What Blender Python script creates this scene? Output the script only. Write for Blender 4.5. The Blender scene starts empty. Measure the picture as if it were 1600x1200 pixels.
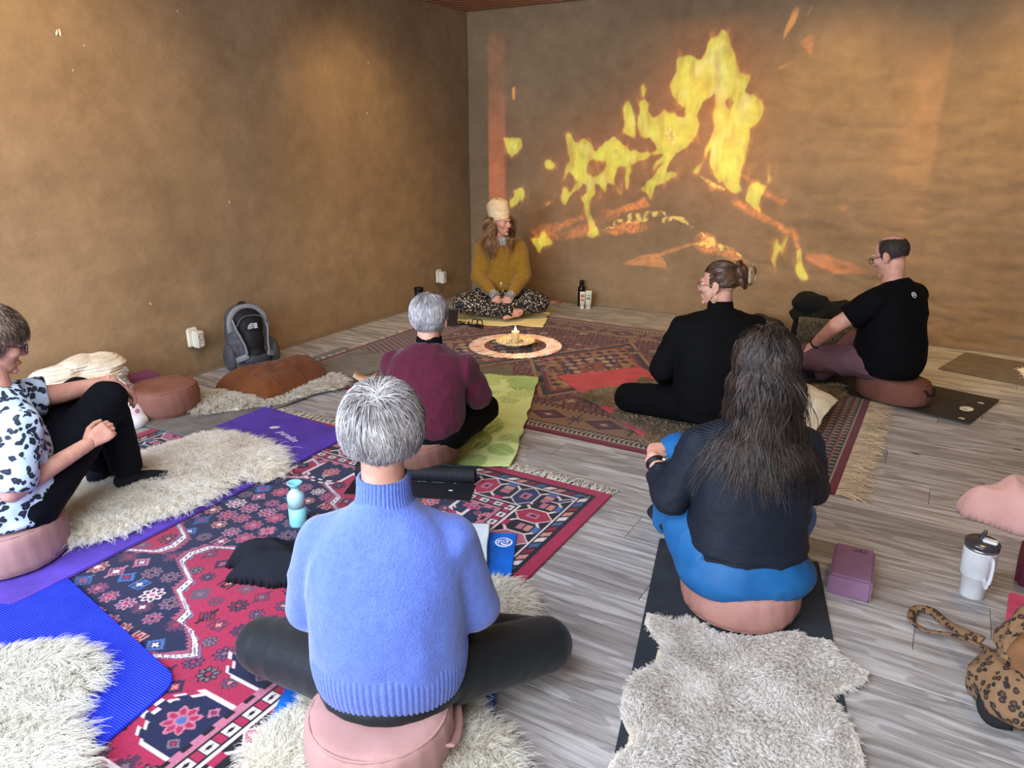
import bpy, bmesh, math, random
import numpy as np
from mathutils import Vector, Matrix

random.seed(7)
RNG = np.random.default_rng(7)
SC = bpy.context.scene
COL = SC.collection
pi = math.pi

# ------------------------------------------------------------------ camera
CAM_H, PITCH, YAW, FPX = 1.55, math.radians(18.3), math.radians(30.5), 1150.0
cam_data = bpy.data.cameras.new('camera')
cam_data.sensor_width = 36.0
cam_data.lens = 36.0 * FPX / 1600.0
cam_data.clip_start = 0.02
cam = bpy.data.objects.new('camera', cam_data)
cam.location = (0, 0, CAM_H)
cam.rotation_euler = (pi / 2 - PITCH, 0, YAW)
COL.objects.link(cam)
SC.camera = cam
SC.view_settings.view_transform = 'Standard'
SC.view_settings.look = 'None'
SC.view_settings.gamma = 1.0
SC.view_settings.use_curve_mapping = False
SC.view_settings.exposure = 0.0

# ------------------------------------------------------------------ world and lamps
WORLD_COL, WORLD_STR = (0.90, 0.93, 1.0), 0.22
world = bpy.data.worlds.new('daylight')
SC.world = world
world.use_nodes = True
world.node_tree.nodes['Background'].inputs[0].default_value = (*WORLD_COL, 1)
world.node_tree.nodes['Background'].inputs[1].default_value = WORLD_STR


def aim(o, target):
    d = Vector(target) - o.location
    o.rotation_euler = d.to_track_quat('-Z', 'Y').to_euler()


def area_lamp(name, loc, target, sx, sy, power, color):
    l = bpy.data.lights.new(name, 'AREA')
    l.shape = 'RECTANGLE'
    l.size, l.size_y, l.energy, l.color = sx, sy, power, color
    o = bpy.data.objects.new(name, l)
    o.location = loc
    aim(o, target)
    COL.objects.link(o)
    return o


def spot_lamp(name, loc, target, power, color, angle, blend=1.0, radius=0.05):
    l = bpy.data.lights.new(name, 'SPOT')
    l.energy, l.color, l.spot_size, l.spot_blend, l.shadow_soft_size = power, color, math.radians(angle), blend, radius
    o = bpy.data.objects.new(name, l)
    o.location = loc
    aim(o, target)
    COL.objects.link(o)
    return o


# daylight through the windows behind the camera: a cool one on the left, a softer one further right
area_lamp('window_daylight_left', (-3.0, -1.7, 1.7), (-2.2, 2.6, 0.1), 2.0, 2.0, 230, (0.60, 0.77, 1.0))
area_lamp('window_daylight_right', (-0.3, -2.2, 1.8), (-0.8, 2.6, 0.1), 2.2, 2.0, 170, (0.88, 0.94, 1.0))
area_lamp('overhead_cool_fill', (-1.5, 0.35, 2.66), (-1.4, 0.75, 0), 2.8, 1.5, 128, (0.70, 0.84, 1.0))  # added cool fill under the closed ceiling, brightens the near floor
# warm ceiling spots
WARM = (1.0, 0.735, 0.36)
spot_lamp('ceiling_spot_corner', (-3.1, 4.5, 2.70), (-4.38, 4.85, 1.6), 135, WARM, 74, radius=.3)
spot_lamp('ceiling_spot_left_wall', (-2.9, 2.2, 2.70), (-4.38, 2.2, 1.75), 215, WARM, 100, radius=.3)
spot_lamp('ceiling_spot_centre', (-2.6, 4.8, 2.70), (-2.7, 5.0, 0), 150, WARM, 110, radius=.2)
spot_lamp('ceiling_spot_back_mid', (-0.9, 5.6, 2.70), (-0.9, 6.58, 1.3), 135, (1.0, 0.69, 0.29), 105, radius=.2)
spot_lamp('ceiling_spot_right_back', (0.6, 5.5, 2.70), (0.6, 6.58, 1.2), 190, (1.0, 0.69, 0.29), 115, radius=.2)
spot_lamp('ceiling_spot_right', (0.4, 3.7, 2.70), (0.2, 3.8, 0), 70, WARM, 125, radius=.2)


# ------------------------------------------------------------------ pixel -> place helpers (frame taken as 1600x1200)
def ray(px, py):
    a, b = (px - 800) / FPX, -(py - 600) / FPX
    cp, sp = math.cos(PITCH), math.sin(PITCH)
    x, y, z = a, cp + b * sp, -sp + b * cp
    c, s = math.cos(YAW), math.sin(YAW)
    return np.array([x * c - y * s, x * s + y * c, z])


def fl(px, py, z=0.0):
    d = ray(px, py)
    t = (z - CAM_H) / d[2]
    return (float(t * d[0]), float(t * d[1]))


def fls(pts, z=0.0):
    return [fl(x, y, z) for x, y in pts]


# ------------------------------------------------------------------ numpy value noise
def _h(ix, iy, iz):
    n = (ix * 374761393 + iy * 668265263 + iz * 1274126177) & 0xffffffff
    n = ((n ^ (n >> 13)) * 1274126177) & 0xffffffff
    n = n ^ (n >> 16)
    return (n & 0xffff) / 65535.0


def vnoise(P, seed=0):
    P = np.asarray(P, float) + seed * 17.31
    i = np.floor(P).astype(np.int64)
    f = P - i
    f = f * f * (3 - 2 * f)
    r = 0
    for dx in (0, 1):
        wx = f[..., 0] if dx else 1 - f[..., 0]
        for dy in (0, 1):
            wy = f[..., 1] if dy else 1 - f[..., 1]
            for dz in (0, 1):
                wz = f[..., 2] if dz else 1 - f[..., 2]
                r = r + wx * wy * wz * _h(i[..., 0] + dx, i[..., 1] + dy, i[..., 2] + dz)
    return r


def fbm(P, seed=0, oct=3):
    r, a, t = 0, 1.0, 0.0
    P = np.asarray(P, float)
    for k in range(oct):
        r = r + a * vnoise(P * (2 ** k), seed + k * 5)
        t += a
        a *= 0.5
    return r / t


def n2(x, y, seed=0, oct=1):
    return fbm(np.stack([x, y, np.zeros_like(x)], -1), seed, oct)


# ------------------------------------------------------------------ materials
def lin(c):
    return tuple(((v / 255) / 12.92 if v / 255 <= 0.04045 else ((v / 255 + 0.055) / 1.055) ** 2.4) for v in c)


class NT:
    def __init__(self, m):
        m.use_nodes = True
        self.t = m.node_tree
        self.bsdf = self.t.nodes.get('Principled BSDF')

    def n(self, kind, **kw):
        nd = self.t.nodes.new('ShaderNode' + kind)
        for k, v in kw.items():
            if k.startswith('i_'):
                nd.inputs[k[2:].replace('_', ' ')].default_value = v
            elif k.startswith('s_'):
                nd.inputs[int(k[2:])].default_value = v
            else:
                setattr(nd, k, v)
        return nd

    def l(self, a, b):
        self.t.links.new(a, b)

    def coord(self, out='Object', scale=None, rot=None):
        tc = self.n('TexCoord')
        o = tc.outputs[out]
        if scale is not None or rot is not None:
            mp = self.n('Mapping')
            if scale is not None:
                mp.inputs['Scale'].default_value = scale
            if rot is not None:
                mp.inputs['Rotation'].default_value = rot
            self.l(o, mp.inputs[0])
            o = mp.outputs[0]
        return o

    def ramp(self, fac, stops, interp='LINEAR'):
        r = self.n('ValToRGB')
        r.color_ramp.interpolation = interp
        e = r.color_ramp.elements
        while len(e) < len(stops):
            e.new(0.5)
        for k, (p, c) in enumerate(stops):
            e[k].position = p
            e[k].color = (*lin(c), 1) if max(c) > 1 or sum(c) == 0 else (*c, 1)
        self.l(fac, r.inputs[0])
        return r.outputs[0]

    def bump(self, h, strength, dist, prev=None):
        b = self.n('Bump')
        b.inputs['Strength'].default_value = strength
        b.inputs['Distance'].default_value = dist
        self.l(h, b.inputs['Height'])
        if prev is not None:
            self.l(prev, b.inputs['Normal'])
        return b.outputs[0]


def M(name, c, c2=None, rough=0.8, nscale=6, bump=0.0, bscale=60, bdist=0.004, metal=0.0, sheen=0.0, spec=0.3,
      scale=None, island=0.0, ribs=None, trans=0.0, coat=0.0):
    """general procedural material: two-tone noise colour, fine noise bump, optional ribs (axis, per metre)."""
    m = bpy.data.materials.new(name)
    nt = NT(m)
    B = nt.bsdf
    B.inputs['Roughness'].default_value = rough
    B.inputs['Metallic'].default_value = metal
    B.inputs['Specular IOR Level'].default_value = spec
    if sheen:
        B.inputs['Sheen Weight'].default_value = sheen
        B.inputs['Sheen Roughness'].default_value = 0.5
    if trans:
        B.inputs['Transmission Weight'].default_value = trans
    if coat:
        B.inputs['Coat Weight'].default_value = coat
    co = nt.coord('Object', scale)
    if c2 is None:
        c2 = tuple(min(255, v * 0.86) for v in c)
    nz = nt.n('TexNoise', i_Scale=nscale, i_Detail=4.0, i_Roughness=0.6)
    nt.l(co, nz.inputs['Vector'])
    col = nt.ramp(nz.outputs['Fac'], [(0.35, c2), (0.65, c)])
    if island:
        g = nt.n('NewGeometry')
        mr = nt.n('MapRange', s_3=1 - island, s_4=1 + island)
        nt.l(g.outputs['Random Per Island'], mr.inputs[0])
        mx = nt.n('VectorMath', operation='SCALE')
        nt.l(col, mx.inputs[0])
        nt.l(mr.outputs[0], mx.inputs['Scale'])
        col = mx.outputs[0]
    nt.l(col, B.inputs['Base Color'])
    nrm = None
    if bump:
        nb = nt.n('TexNoise', i_Scale=bscale, i_Detail=3.0)
        nt.l(co, nb.inputs['Vector'])
        nrm = nt.bump(nb.outputs['Fac'], bump, bdist)
    if ribs:
        ax, per = ribs
        sx = nt.n('SeparateXYZ')
        nt.l(nt.coord('Object'), sx.inputs[0])
        a = nt.n('Math', operation='MULTIPLY', s_1=per * 2 * pi)
        nt.l(sx.outputs[ax], a.inputs[0])
        s = nt.n('Math', operation='SINE')
        nt.l(a.outputs[0], s.inputs[0])
        nrm = nt.bump(s.outputs[0], 0.6, 0.25 / per, nrm)
    if nrm is not None:
        nt.l(nrm, B.inputs['Normal'])
    return m


def translucent(m, fac):
    """thin fibres let part of the light through."""
    t = m.node_tree
    b = t.nodes['Principled BSDF']
    out = [n for n in t.nodes if n.type == 'OUTPUT_MATERIAL'][0]
    tr = t.nodes.new('ShaderNodeBsdfTranslucent')
    mx = t.nodes.new('ShaderNodeMixShader')
    mx.inputs[0].default_value = fac
    if b.inputs['Base Color'].is_linked:
        t.links.new(b.inputs['Base Color'].links[0].from_socket, tr.inputs[0])
    t.links.new(b.outputs[0], mx.inputs[1]); t.links.new(tr.outputs[0], mx.inputs[2])
    t.links.new(mx.outputs[0], out.inputs[0])
    return m


# ------------------------------------------------------------------ mesh helpers
def fast_mesh(name, V, F):
    V = np.ascontiguousarray(V, np.float32)
    F = np.ascontiguousarray(F, np.int32)
    m, k = F.shape
    me = bpy.data.meshes.new(name)
    me.vertices.add(len(V))
    me.vertices.foreach_set('co', V.ravel())
    me.loops.add(m * k)
    me.loops.foreach_set('vertex_index', F.ravel())
    me.polygons.add(m)
    me.polygons.foreach_set('loop_start', np.arange(m, dtype=np.int32) * k)
    me.update(calc_edges=True)
    return me


def smooth(me, on=True):
    me.polygons.foreach_set('use_smooth', np.full(len(me.polygons), on))
    me.update()
    return me


def getv(me):
    V = np.empty(len(me.vertices) * 3, np.float32)
    me.vertices.foreach_get('co', V)
    return V.reshape(-1, 3).astype(float)


def getn(me):
    N = np.empty(len(me.vertices) * 3, np.float32)
    me.vertices.foreach_get('normal', N)
    return N.reshape(-1, 3).astype(float)


def setv(me, V):
    me.vertices.foreach_set('co', np.ascontiguousarray(V, np.float32).ravel())
    me.update()


def empty(name, loc=(0, 0, 0), rz=0.0):
    o = bpy.data.objects.new(name, None)
    o.location = loc
    o.rotation_euler = (0, 0, rz)
    o.empty_display_size = 0.1
    COL.objects.link(o)
    return o


def tag(o, label=None, cat=None, group=None, kind=None):
    if label: o['label'] = label
    if cat: o['category'] = cat
    if group: o['group'] = group
    if kind: o['kind'] = kind
    return o


def thing(name, label, cat, loc=(0, 0, 0), rz=0.0, group=None):
    if len(loc) == 2:
        loc = (*loc, 0)
    return tag(empty(name, loc, rz), label, cat, group)


def obj(name, me, mat=None, parent=None, world=False, kind=None, label=None, sm=None):
    """link a mesh as one object; world=True means its verts are in room coordinates."""
    if world and parent is not None:
        p = parent
        loc = np.array([0., 0, 0]); rz = 0.0
        if p.parent is not None:
            p = p.parent
        loc = np.array(p.location); rz = p.rotation_euler[2]
        V = getv(me) - loc
        c, s = math.cos(-rz), math.sin(-rz)
        setv(me, np.stack([V[:, 0] * c - V[:, 1] * s, V[:, 0] * s + V[:, 1] * c, V[:, 2]], -1))
    o = bpy.data.objects.new(name, me)
    if mat is not None:
        me.materials.clear()
        for k in (mat if isinstance(mat, (list, tuple)) else [mat]):
            me.materials.append(k)
    COL.objects.link(o)
    if parent is not None:
        o.parent = parent
    if sm is not None:
        smooth(me, sm)
    if kind: o['kind'] = kind
    if label: o['label'] = label
    return o


def copy_tree(o, parent=None):
    c = o.copy()
    COL.objects.link(c)
    if parent is not None:
        c.parent = parent
    for ch in list(o.children):
        copy_tree(ch, c)
    return c


# shells: (V, F) pairs
def rot_to(z):
    z = np.asarray(z, float); z = z / (np.linalg.norm(z) + 1e-12)
    a = np.array([1., 0, 0]) if abs(z[0]) < 0.8 else np.array([0, 1., 0])
    x = np.cross(a, z); x /= np.linalg.norm(x)
    return np.stack([x, np.cross(z, x), z], 1)


def euler(rx=0, ry=0, rz=0):
    return np.array(Matrix.Rotation(rz, 3, 'Z') @ Matrix.Rotation(ry, 3, 'Y') @ Matrix.Rotation(rx, 3, 'X'))


def loft(rings, cap=True):
    k = len(rings[0])
    V = np.concatenate([np.asarray(r, float) for r in rings])
    F = []
    n = len(rings)
    for i in range(n - 1):
        for j in range(k):
            a, b = i * k + j, i * k + (j + 1) % k
            F.append((a, b, b + k, a + k))
    if cap:
        c0, c1 = np.mean(rings[0], 0), np.mean(rings[-1], 0)
        V = np.vstack([V, c0, c1])
        i0, i1 = n * k, n * k + 1
        for j in range(k):
            F.append((i0, (j + 1) % k, j))
            F.append((i1, (n - 1) * k + j, (n - 1) * k + (j + 1) % k))
    return V, F


def ring(c, R, rx, ry, k=20, p=2.0):
    t = np.linspace(0, 2 * pi, k, endpoint=False)
    ct, st = np.cos(t), np.sin(t)
    x = rx * np.sign(ct) * np.abs(ct) ** (2 / p)
    y = ry * np.sign(st) * np.abs(st) ** (2 / p)
    return np.asarray(c, float) + x[:, None] * R[:, 0] + y[:, None] * R[:, 1]


def ell(c, r, R=None, n=14):
    R = np.eye(3) if R is None else R
    rs = []
    for a in np.linspace(-pi / 2, pi / 2, n):
        if abs(abs(a) - pi / 2) < 1e-6:
            a = a * 0.985
        rs.append(np.asarray(c, float) + ring((0, 0, 0), np.eye(3), r[0] * math.cos(a), r[1] * math.cos(a), 18) @ R.T
                  + R[:, 2] * r[2] * math.sin(a))
    return loft(rs)


def cap(p0, p1, r0, r1, k=16, flat0=False, flat1=False):
    p0, p1 = np.asarray(p0, float), np.asarray(p1, float)
    R = rot_to(p1 - p0)
    rs = []
    if not flat0:
        for a in (-1.5, -1.1, -0.7, -0.35):
            rs.append(ring(p0 + R[:, 2] * r0 * math.sin(a), R, r0 * math.cos(a), r0 * math.cos(a), k))
    L = max(2, int(np.linalg.norm(p1 - p0) / 0.03))
    for t in np.linspace(0, 1, L):
        r = r0 + (r1 - r0) * t
        rs.append(ring(p0 + (p1 - p0) * t, R, r, r, k))
    if not flat1:
        for a in (0.35, 0.7, 1.1, 1.5):
            rs.append(ring(p1 + R[:, 2] * r1 * math.sin(a), R, r1 * math.cos(a), r1 * math.cos(a), k))
    return loft(rs)


def tube(pts, radii, k=10, closed=False):
    pts = [np.asarray(p, float) for p in pts]
    n = len(pts)
    if not hasattr(radii, '__len__'):
        radii = [radii] * n
    rs = []
    up = None
    for i in range(n):
        if closed:
            d = pts[(i + 1) % n] - pts[i - 1]
        else:
            d = pts[min(i + 1, n - 1)] - pts[max(i - 1, 0)]
        d = d / (np.linalg.norm(d) + 1e-12)
        if up is None:
            x = rot_to(d)[:, 0]
        else:
            x = up - d * np.dot(up, d)
            x /= (np.linalg.norm(x) + 1e-12)
        up = x
        R = np.stack([x, np.cross(d, x), d], 1)
        r = radii[i]
        rx, ry = r if hasattr(r, '__len__') else (r, r)
        rs.append(ring(pts[i], R, rx, ry, k))
    if closed:
        V, F = loft(rs, cap=False)
        for j in range(k):
            a, b = (n - 1) * k + j, (n - 1) * k + (j + 1) % k
            F.append((a, b, (j + 1) % k, j))
        return V, F
    return loft(rs)


def spline(pts, n=24):
    """Catmull-Rom through pts."""
    P = [np.asarray(p, float) for p in pts]
    P = [2 * P[0] - P[1]] + P + [2 * P[-1] - P[-2]]
    out = []
    m = len(P) - 3
    for s in np.linspace(0, m, n):
        i = min(int(s), m - 1)
        t = s - i
        a, b, c, d = P[i:i + 4]
        out.append(0.5 * ((2 * b) + (c - a) * t + (2 * a - 5 * b + 4 * c - d) * t * t + (3 * b - 3 * c + d - a) * t ** 3))
    return out


def boxs(c, s, R=None):
    R = np.eye(3) if R is None else R
    V = np.array([(x, y, z) for x in (-1, 1) for y in (-1, 1) for z in (-1, 1)], float) * np.asarray(s) / 2
    V = V @ R.T + np.asarray(c)
    return V, [(0, 1, 3, 2), (4, 6, 7, 5), (0, 4, 5, 1), (2, 3, 7, 6), (0, 2, 6, 4), (1, 5, 7, 3)]


def shells_mesh(name, shells, sm=True):
    Vs, Fs, o = [], [], 0
    for V, F in shells:
        Vs.append(V)
        Fs += [tuple(i + o for i in f) for f in F]
        o += len(V)
    me = bpy.data.meshes.new(name)
    me.from_pydata(np.concatenate(Vs).tolist(), [], Fs)
    me.update()
    bm = bmesh.new(); bm.from_mesh(me)
    bmesh.ops.recalc_face_normals(bm, faces=bm.faces)
    bm.to_mesh(me); bm.free()
    if sm: smooth(me)
    return me


def blend(name, shells, voxel=0.007, iters=4, fac=0.5):
    """union of closed shells as one continuous smooth surface."""
    me = shells_mesh('tmp', shells)
    o = bpy.data.objects.new('tmp', me)
    COL.objects.link(o)
    r = o.modifiers.new('r', 'REMESH')
    r.mode = 'VOXEL'
    r.voxel_size = voxel
    r.use_smooth_shade = True
    if iters:
        s = o.modifiers.new('s', 'SMOOTH')
        s.factor, s.iterations = fac, iters
    dg = bpy.context.evaluated_depsgraph_get()
    res = bpy.data.meshes.new_from_object(o.evaluated_get(dg))
    res.name = name
    bpy.data.objects.remove(o)
    bpy.data.meshes.remove(me)
    smooth(res)
    return res


def join(name, meshes):
    """several meshes into one mesh (materials by order)."""
    bm = bmesh.new()
    for k, me in enumerate(meshes):
        n0 = len(bm.faces)
        bm.from_mesh(me)
    out = bpy.data.meshes.new(name)
    bm.to_mesh(out); bm.free()
    return out


def folds(me, amp, freq, seed=0, ridge=True, mask=None):
    V, N = getv(me), getn(me)
    n = fbm(V * np.asarray(freq), seed, 2)
    d = (1 - np.abs(2 * n - 1)) ** 2 - 0.4 if ridge else (n - 0.5) * 2
    if mask is not None:
        d = d * mask(V)
    setv(me, V + N * (amp * d)[:, None])
    return me


def prism(poly, z0, z1, bevel=0.0):
    """extruded outline (list of xy) as a slab with an optional small bevel."""
    bm = bmesh.new()
    vs = [bm.verts.new((x, y, z0)) for x, y in poly]
    f = bm.faces.new(vs)
    r = bmesh.ops.extrude_face_region(bm, geom=[f])
    top = [v for v in r['geom'] if isinstance(v, bmesh.types.BMVert)]
    for v in top:
        v.co.z = z1
    bmesh.ops.recalc_face_normals(bm, faces=bm.faces)
    if bevel:
        bmesh.ops.bevel(bm, geom=[e for e in bm.edges if abs(e.verts[0].co.z - e.verts[1].co.z) < 1e-6],
                        offset=bevel, segments=2, affect='EDGES')
    me = bpy.data.meshes.new('slab')
    bm.to_mesh(me); bm.free()
    return me


def bevel_box(c, s, b, R=None, seg=2):
    me = shells_mesh('box', [boxs((0, 0, 0), s)], False)
    bm = bmesh.new(); bm.from_mesh(me)
    bmesh.ops.bevel(bm, geom=list(bm.edges), offset=b, segments=seg, affect='EDGES')
    bm.to_mesh(me); bm.free()
    V = getv(me)
    if R is not None: V = V @ R.T
    setv(me, V + np.asarray(c))
    return me


def round_poly(poly, r, n=5):
    """round the corners of an outline; r may be a list per corner."""
    out = []
    k = len(poly)
    P = [np.array(p, float) for p in poly]
    for i in range(k):
        ri = r[i] if hasattr(r, '__len__') else r
        a, b, c = P[i - 1], P[i], P[(i + 1) % k]
        if ri <= 0:
            out.append(tuple(b)); continue
        u, v = (a - b) / np.linalg.norm(a - b), (c - b) / np.linalg.norm(c - b)
        s, e = b + u * ri, b + v * ri
        for t in np.linspace(0, 1, n):
            out.append(tuple((1 - t) ** 2 * s + 2 * t * (1 - t) * b + t * t * e))
    return out


def inside(poly, X, Y):
    P = np.asarray(poly, float)
    r = np.zeros(X.shape, bool)
    j = len(P) - 1
    for i in range(len(P)):
        xi, yi, xj, yj = P[i, 0], P[i, 1], P[j, 0], P[j, 1]
        if yi != yj:
            r ^= ((yi > Y) != (yj > Y)) & (X < (xj - xi) * (Y - yi) / (yj - yi) + xi)
        j = i
    return r


def edge_dist(poly, X, Y):
    P = np.asarray(poly, float)
    d = np.full(X.shape, 1e9)
    gx, gy = np.zeros(X.shape), np.zeros(X.shape)
    for i in range(len(P)):
        a, b = P[i - 1], P[i]
        ab = b - a
        t = np.clip(((X - a[0]) * ab[0] + (Y - a[1]) * ab[1]) / (ab @ ab + 1e-12), 0, 1)
        qx, qy = a[0] + t * ab[0], a[1] + t * ab[1]
        e = np.hypot(X - qx, Y - qy)
        k = e < d
        d = np.where(k, e, d); gx = np.where(k, qx - X, gx); gy = np.where(k, qy - Y, gy)
    return d, gx, gy


def strands(P, widths, out):
    """ribbons: P (n,s,3) points, widths (n,s), out (n,s,3) outward direction -> V,F."""
    n, s, _ = P.shape
    D = np.gradient(P, axis=1)
    S = np.cross(D, out)
    S /= (np.linalg.norm(S, axis=2, keepdims=True) + 1e-9)
    A = P - S * widths[..., None] / 2
    B = P + S * widths[..., None] / 2
    V = np.stack([A, B], 2).reshape(-1, 3)
    base = (np.arange(n) * s * 2)[:, None] + (np.arange(s - 1) * 2)[None]
    F = np.stack([base, base + 1, base + 3, base + 2], -1).reshape(-1, 4)
    return V, F


def text_mesh(txt, size, mat, name, parent, loc, rot=(0, 0, 0), ext=0.0004, align='CENTER', spacing=1.0, shear=0.0):
    cu = bpy.data.curves.new('txt', 'FONT')
    cu.body, cu.size, cu.extrude = txt, size, ext
    cu.align_x, cu.align_y = align, 'CENTER'
    cu.space_character, cu.shear = spacing, shear
    cu.resolution_u = 2
    o = bpy.data.objects.new('tmp', cu)
    COL.objects.link(o)
    dg = bpy.context.evaluated_depsgraph_get()
    me = bpy.data.meshes.new_from_object(o.evaluated_get(dg))
    bpy.data.objects.remove(o)
    r = obj(name, me, mat, parent)
    r.location, r.rotation_euler = loc, rot
    return r


def gen_image(name, rgb):
    """rgb (h,w,3) linear floats, row 0 at the bottom; drawn here, not loaded."""
    h, w, _ = rgb.shape
    im = bpy.data.images.new(name, w, h, float_buffer=True)
    im.colorspace_settings.name = 'Non-Color'
    px = np.ones((h, w, 4), np.float32)
    px[..., :3] = rgb
    im.pixels.foreach_set(px.ravel())
    im.update()
    im.pack()
    return im

# ================================================================== the room
XL, YB, ZC = -4.38, 6.58, 2.74

clay = bpy.data.materials.new('brown_clay_plaster')
nt = NT(clay)
co = nt.coord('Object')
cA = nt.n('TexNoise', i_Scale=0.9, i_Detail=5.0, i_Roughness=0.62); nt.l(co, cA.inputs[0])
cB = nt.n('TexNoise', i_Scale=7.0, i_Detail=6.0, i_Roughness=0.7); nt.l(co, cB.inputs[0])
mixf = nt.n('Mix', data_type='FLOAT', s_0=0.4); nt.l(cA.outputs[0], mixf.inputs[2]); nt.l(cB.outputs[0], mixf.inputs[3])
nt.l(nt.ramp(mixf.outputs[0], [(0.30, (122, 99, 75)), (0.5, (145, 119, 90)), (0.72, (169, 140, 107))]), nt.bsdf.inputs['Base Color'])
nt.bsdf.inputs['Roughness'].default_value = 0.92
nt.bsdf.inputs['Specular IOR Level'].default_value = 0.15
b1 = nt.n('TexNoise', i_Scale=5.0, i_Detail=7.0, i_Roughness=0.6, i_Distortion=0.5); nt.l(nt.coord('Object', (0.8, 0.8, 1.1)), b1.inputs[0])
b2 = nt.n('TexNoise', i_Scale=120.0, i_Detail=3.0); nt.l(co, b2.inputs[0])
nrm = nt.bump(b1.outputs[0], 0.22, 0.04)
nt.l(nt.bump(b2.outputs[0], 0.35, 0.003, nrm), nt.bsdf.inputs['Normal'])


def wall(name, a, b, n_in, nx, nz, seed, rip=.012):
    """clay wall from floor point a to b, lumpy on the room side, 0.15 m thick."""
    a, b, n_in = np.array(a, float), np.array(b, float), np.array(n_in, float)
    S, T = np.meshgrid(np.linspace(0, 1, nx), np.linspace(0, 1, nz))
    L = np.linalg.norm(b - a)
    s, z = S * L, T * (ZC + 0.05)
    P = np.stack([s * 1.3, z * 2.6, np.zeros_like(s)], -1)
    d = 0.016 * (fbm(P, seed, 4) - 0.5)
    tro = fbm(np.stack([s * 2.2 + z * 0.9, z * 6.0, np.zeros_like(s)], -1), seed + 3, 3)
    d += rip * (np.abs(tro - 0.5) * 2) * (0.25 + 0.75 * n2(s * 0.7, z * 0.8, seed + 9)) * (np.clip(s / L * 1.6, .3, 1) if rip > .015 else 1)
    d -= 0.01
    xy = a + S[..., None] * (b - a)
    V = np.concatenate([xy + n_in * d[..., None], z[..., None]], -1).reshape(-1, 3)
    idx = np.arange(nx * nz).reshape(nz, nx)
    F = np.stack([idx[:-1, :-1], idx[:-1, 1:], idx[1:, 1:], idx[1:, :-1]], -1).reshape(-1, 4)
    o0 = len(V)
    c = [(*a, 0), (*b, 0), (*b, ZC + .05), (*a, ZC + .05)]
    fr = [np.array(p) + np.array([*(-n_in * 0.03), 0]) for p in c]
    bk = [np.array(p) + np.array([*(-n_in * 0.18), 0]) for p in c]
    V = np.vstack([V, fr, bk])
    Fb = np.array([(0, 1, 2, 3), (4, 7, 6, 5), (0, 4, 5, 1), (1, 5, 6, 2), (2, 6, 7, 3), (3, 7, 4, 0)]) + o0
    me = smooth(fast_mesh(name, V, np.vstack([F, Fb])))
    return tag(obj(name, me, clay), kind='structure')


wall('wall_left', (XL, -1.2), (XL, YB + 0.02), (1, 0), 260, 130, 3)
wall('wall_back', (XL - 0.02, YB), (2.6, YB), (0, -1), 400, 200, 11, .055)

# floor: sub-floor slab and its boards
sub = M('subfloor', (60, 54, 48))
floor = obj('floor', bevel_box((-0.9, 2.6, -0.06), (7.2, 8.2, 0.09), 0.002), sub)
tag(floor, kind='structure')
wood = bpy.data.materials.new('grey_oak_boards')
nt = NT(wood)
oi = nt.n('ObjectInfo')
off = nt.n('VectorMath', operation='SCALE'); off.inputs['Scale'].default_value = 37.0
cmb = nt.n('CombineXYZ'); nt.l(oi.outputs['Random'], cmb.inputs[0]); nt.l(oi.outputs['Random'], cmb.inputs[1]); nt.l(cmb.outputs[0], off.inputs[0])
add = nt.n('VectorMath', operation='ADD'); nt.l(nt.coord('Object'), add.inputs[0]); nt.l(off.outputs[0], add.inputs[1])
def stretched(sc):
    mp = nt.n('Mapping'); mp.inputs['Scale'].default_value = sc; nt.l(add.outputs[0], mp.inputs[0]); return mp.outputs[0]
g1 = nt.n('TexNoise', i_Scale=1.0, i_Detail=9.0, i_Roughness=0.72, i_Distortion=0.35); nt.l(stretched((2.6, 42, 1)), g1.inputs[0])
g2 = nt.n('TexNoise', i_Scale=1.0, i_Detail=2.0, i_Distortion=0.3); nt.l(stretched((1.1, 7.5, 1)), g2.inputs[0])
rg = nt.n('Math', operation='MULTIPLY', s_1=46.0); nt.l(g2.outputs[0], rg.inputs[0])
sn = nt.n('Math', operation='SINE'); nt.l(rg.outputs[0], sn.inputs[0])
g3 = nt.n('TexNoise', i_Scale=1.0, i_Detail=3.0); nt.l(stretched((1.3, 5, 1)), g3.inputs[0])
kn = nt.n('TexVoronoi', i_Scale=1.0); nt.l(stretched((2.3, 5.0, 1)), kn.inputs[0])
base = nt.ramp(g1.outputs[0], [(0.28, (104, 100, 98)), (0.40, (162, 158, 156)), (0.55, (192, 189, 188)), (0.8, (214, 212, 211))])
m1 = nt.n('Mix', data_type='RGBA', blend_type='MULTIPLY'); m1.inputs[0].default_value = 0.4
nt.l(base, m1.inputs[6]); nt.l(nt.ramp(sn.outputs[0], [(0.0, (150, 142, 136)), (0.22, (255, 255, 255))]), m1.inputs[7])
m2 = nt.n('Mix', data_type='RGBA', blend_type='MULTIPLY'); m2.inputs[0].default_value = 0.45
nt.l(m1.outputs[2], m2.inputs[6]); nt.l(nt.ramp(g3.outputs[0], [(0.35, (188, 178, 168)), (0.65, (255, 253, 250))]), m2.inputs[7])
m3 = nt.n('Mix', data_type='RGBA', blend_type='MULTIPLY'); m3.inputs[0].default_value = 1.0
nt.l(m2.outputs[2], m3.inputs[6]); nt.l(nt.ramp(kn.outputs['Distance'], [(0.03, (105, 90, 78)), (0.075, (255, 255, 255))]), m3.inputs[7])
m4 = nt.n('VectorMath', operation='SCALE'); vr = nt.n('MapRange', s_3=0.86, s_4=1.1); nt.l(oi.outputs['Random'], vr.inputs[0])
nt.l(m3.outputs[2], m4.inputs[0]); nt.l(vr.outputs[0], m4.inputs['Scale'])
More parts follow.
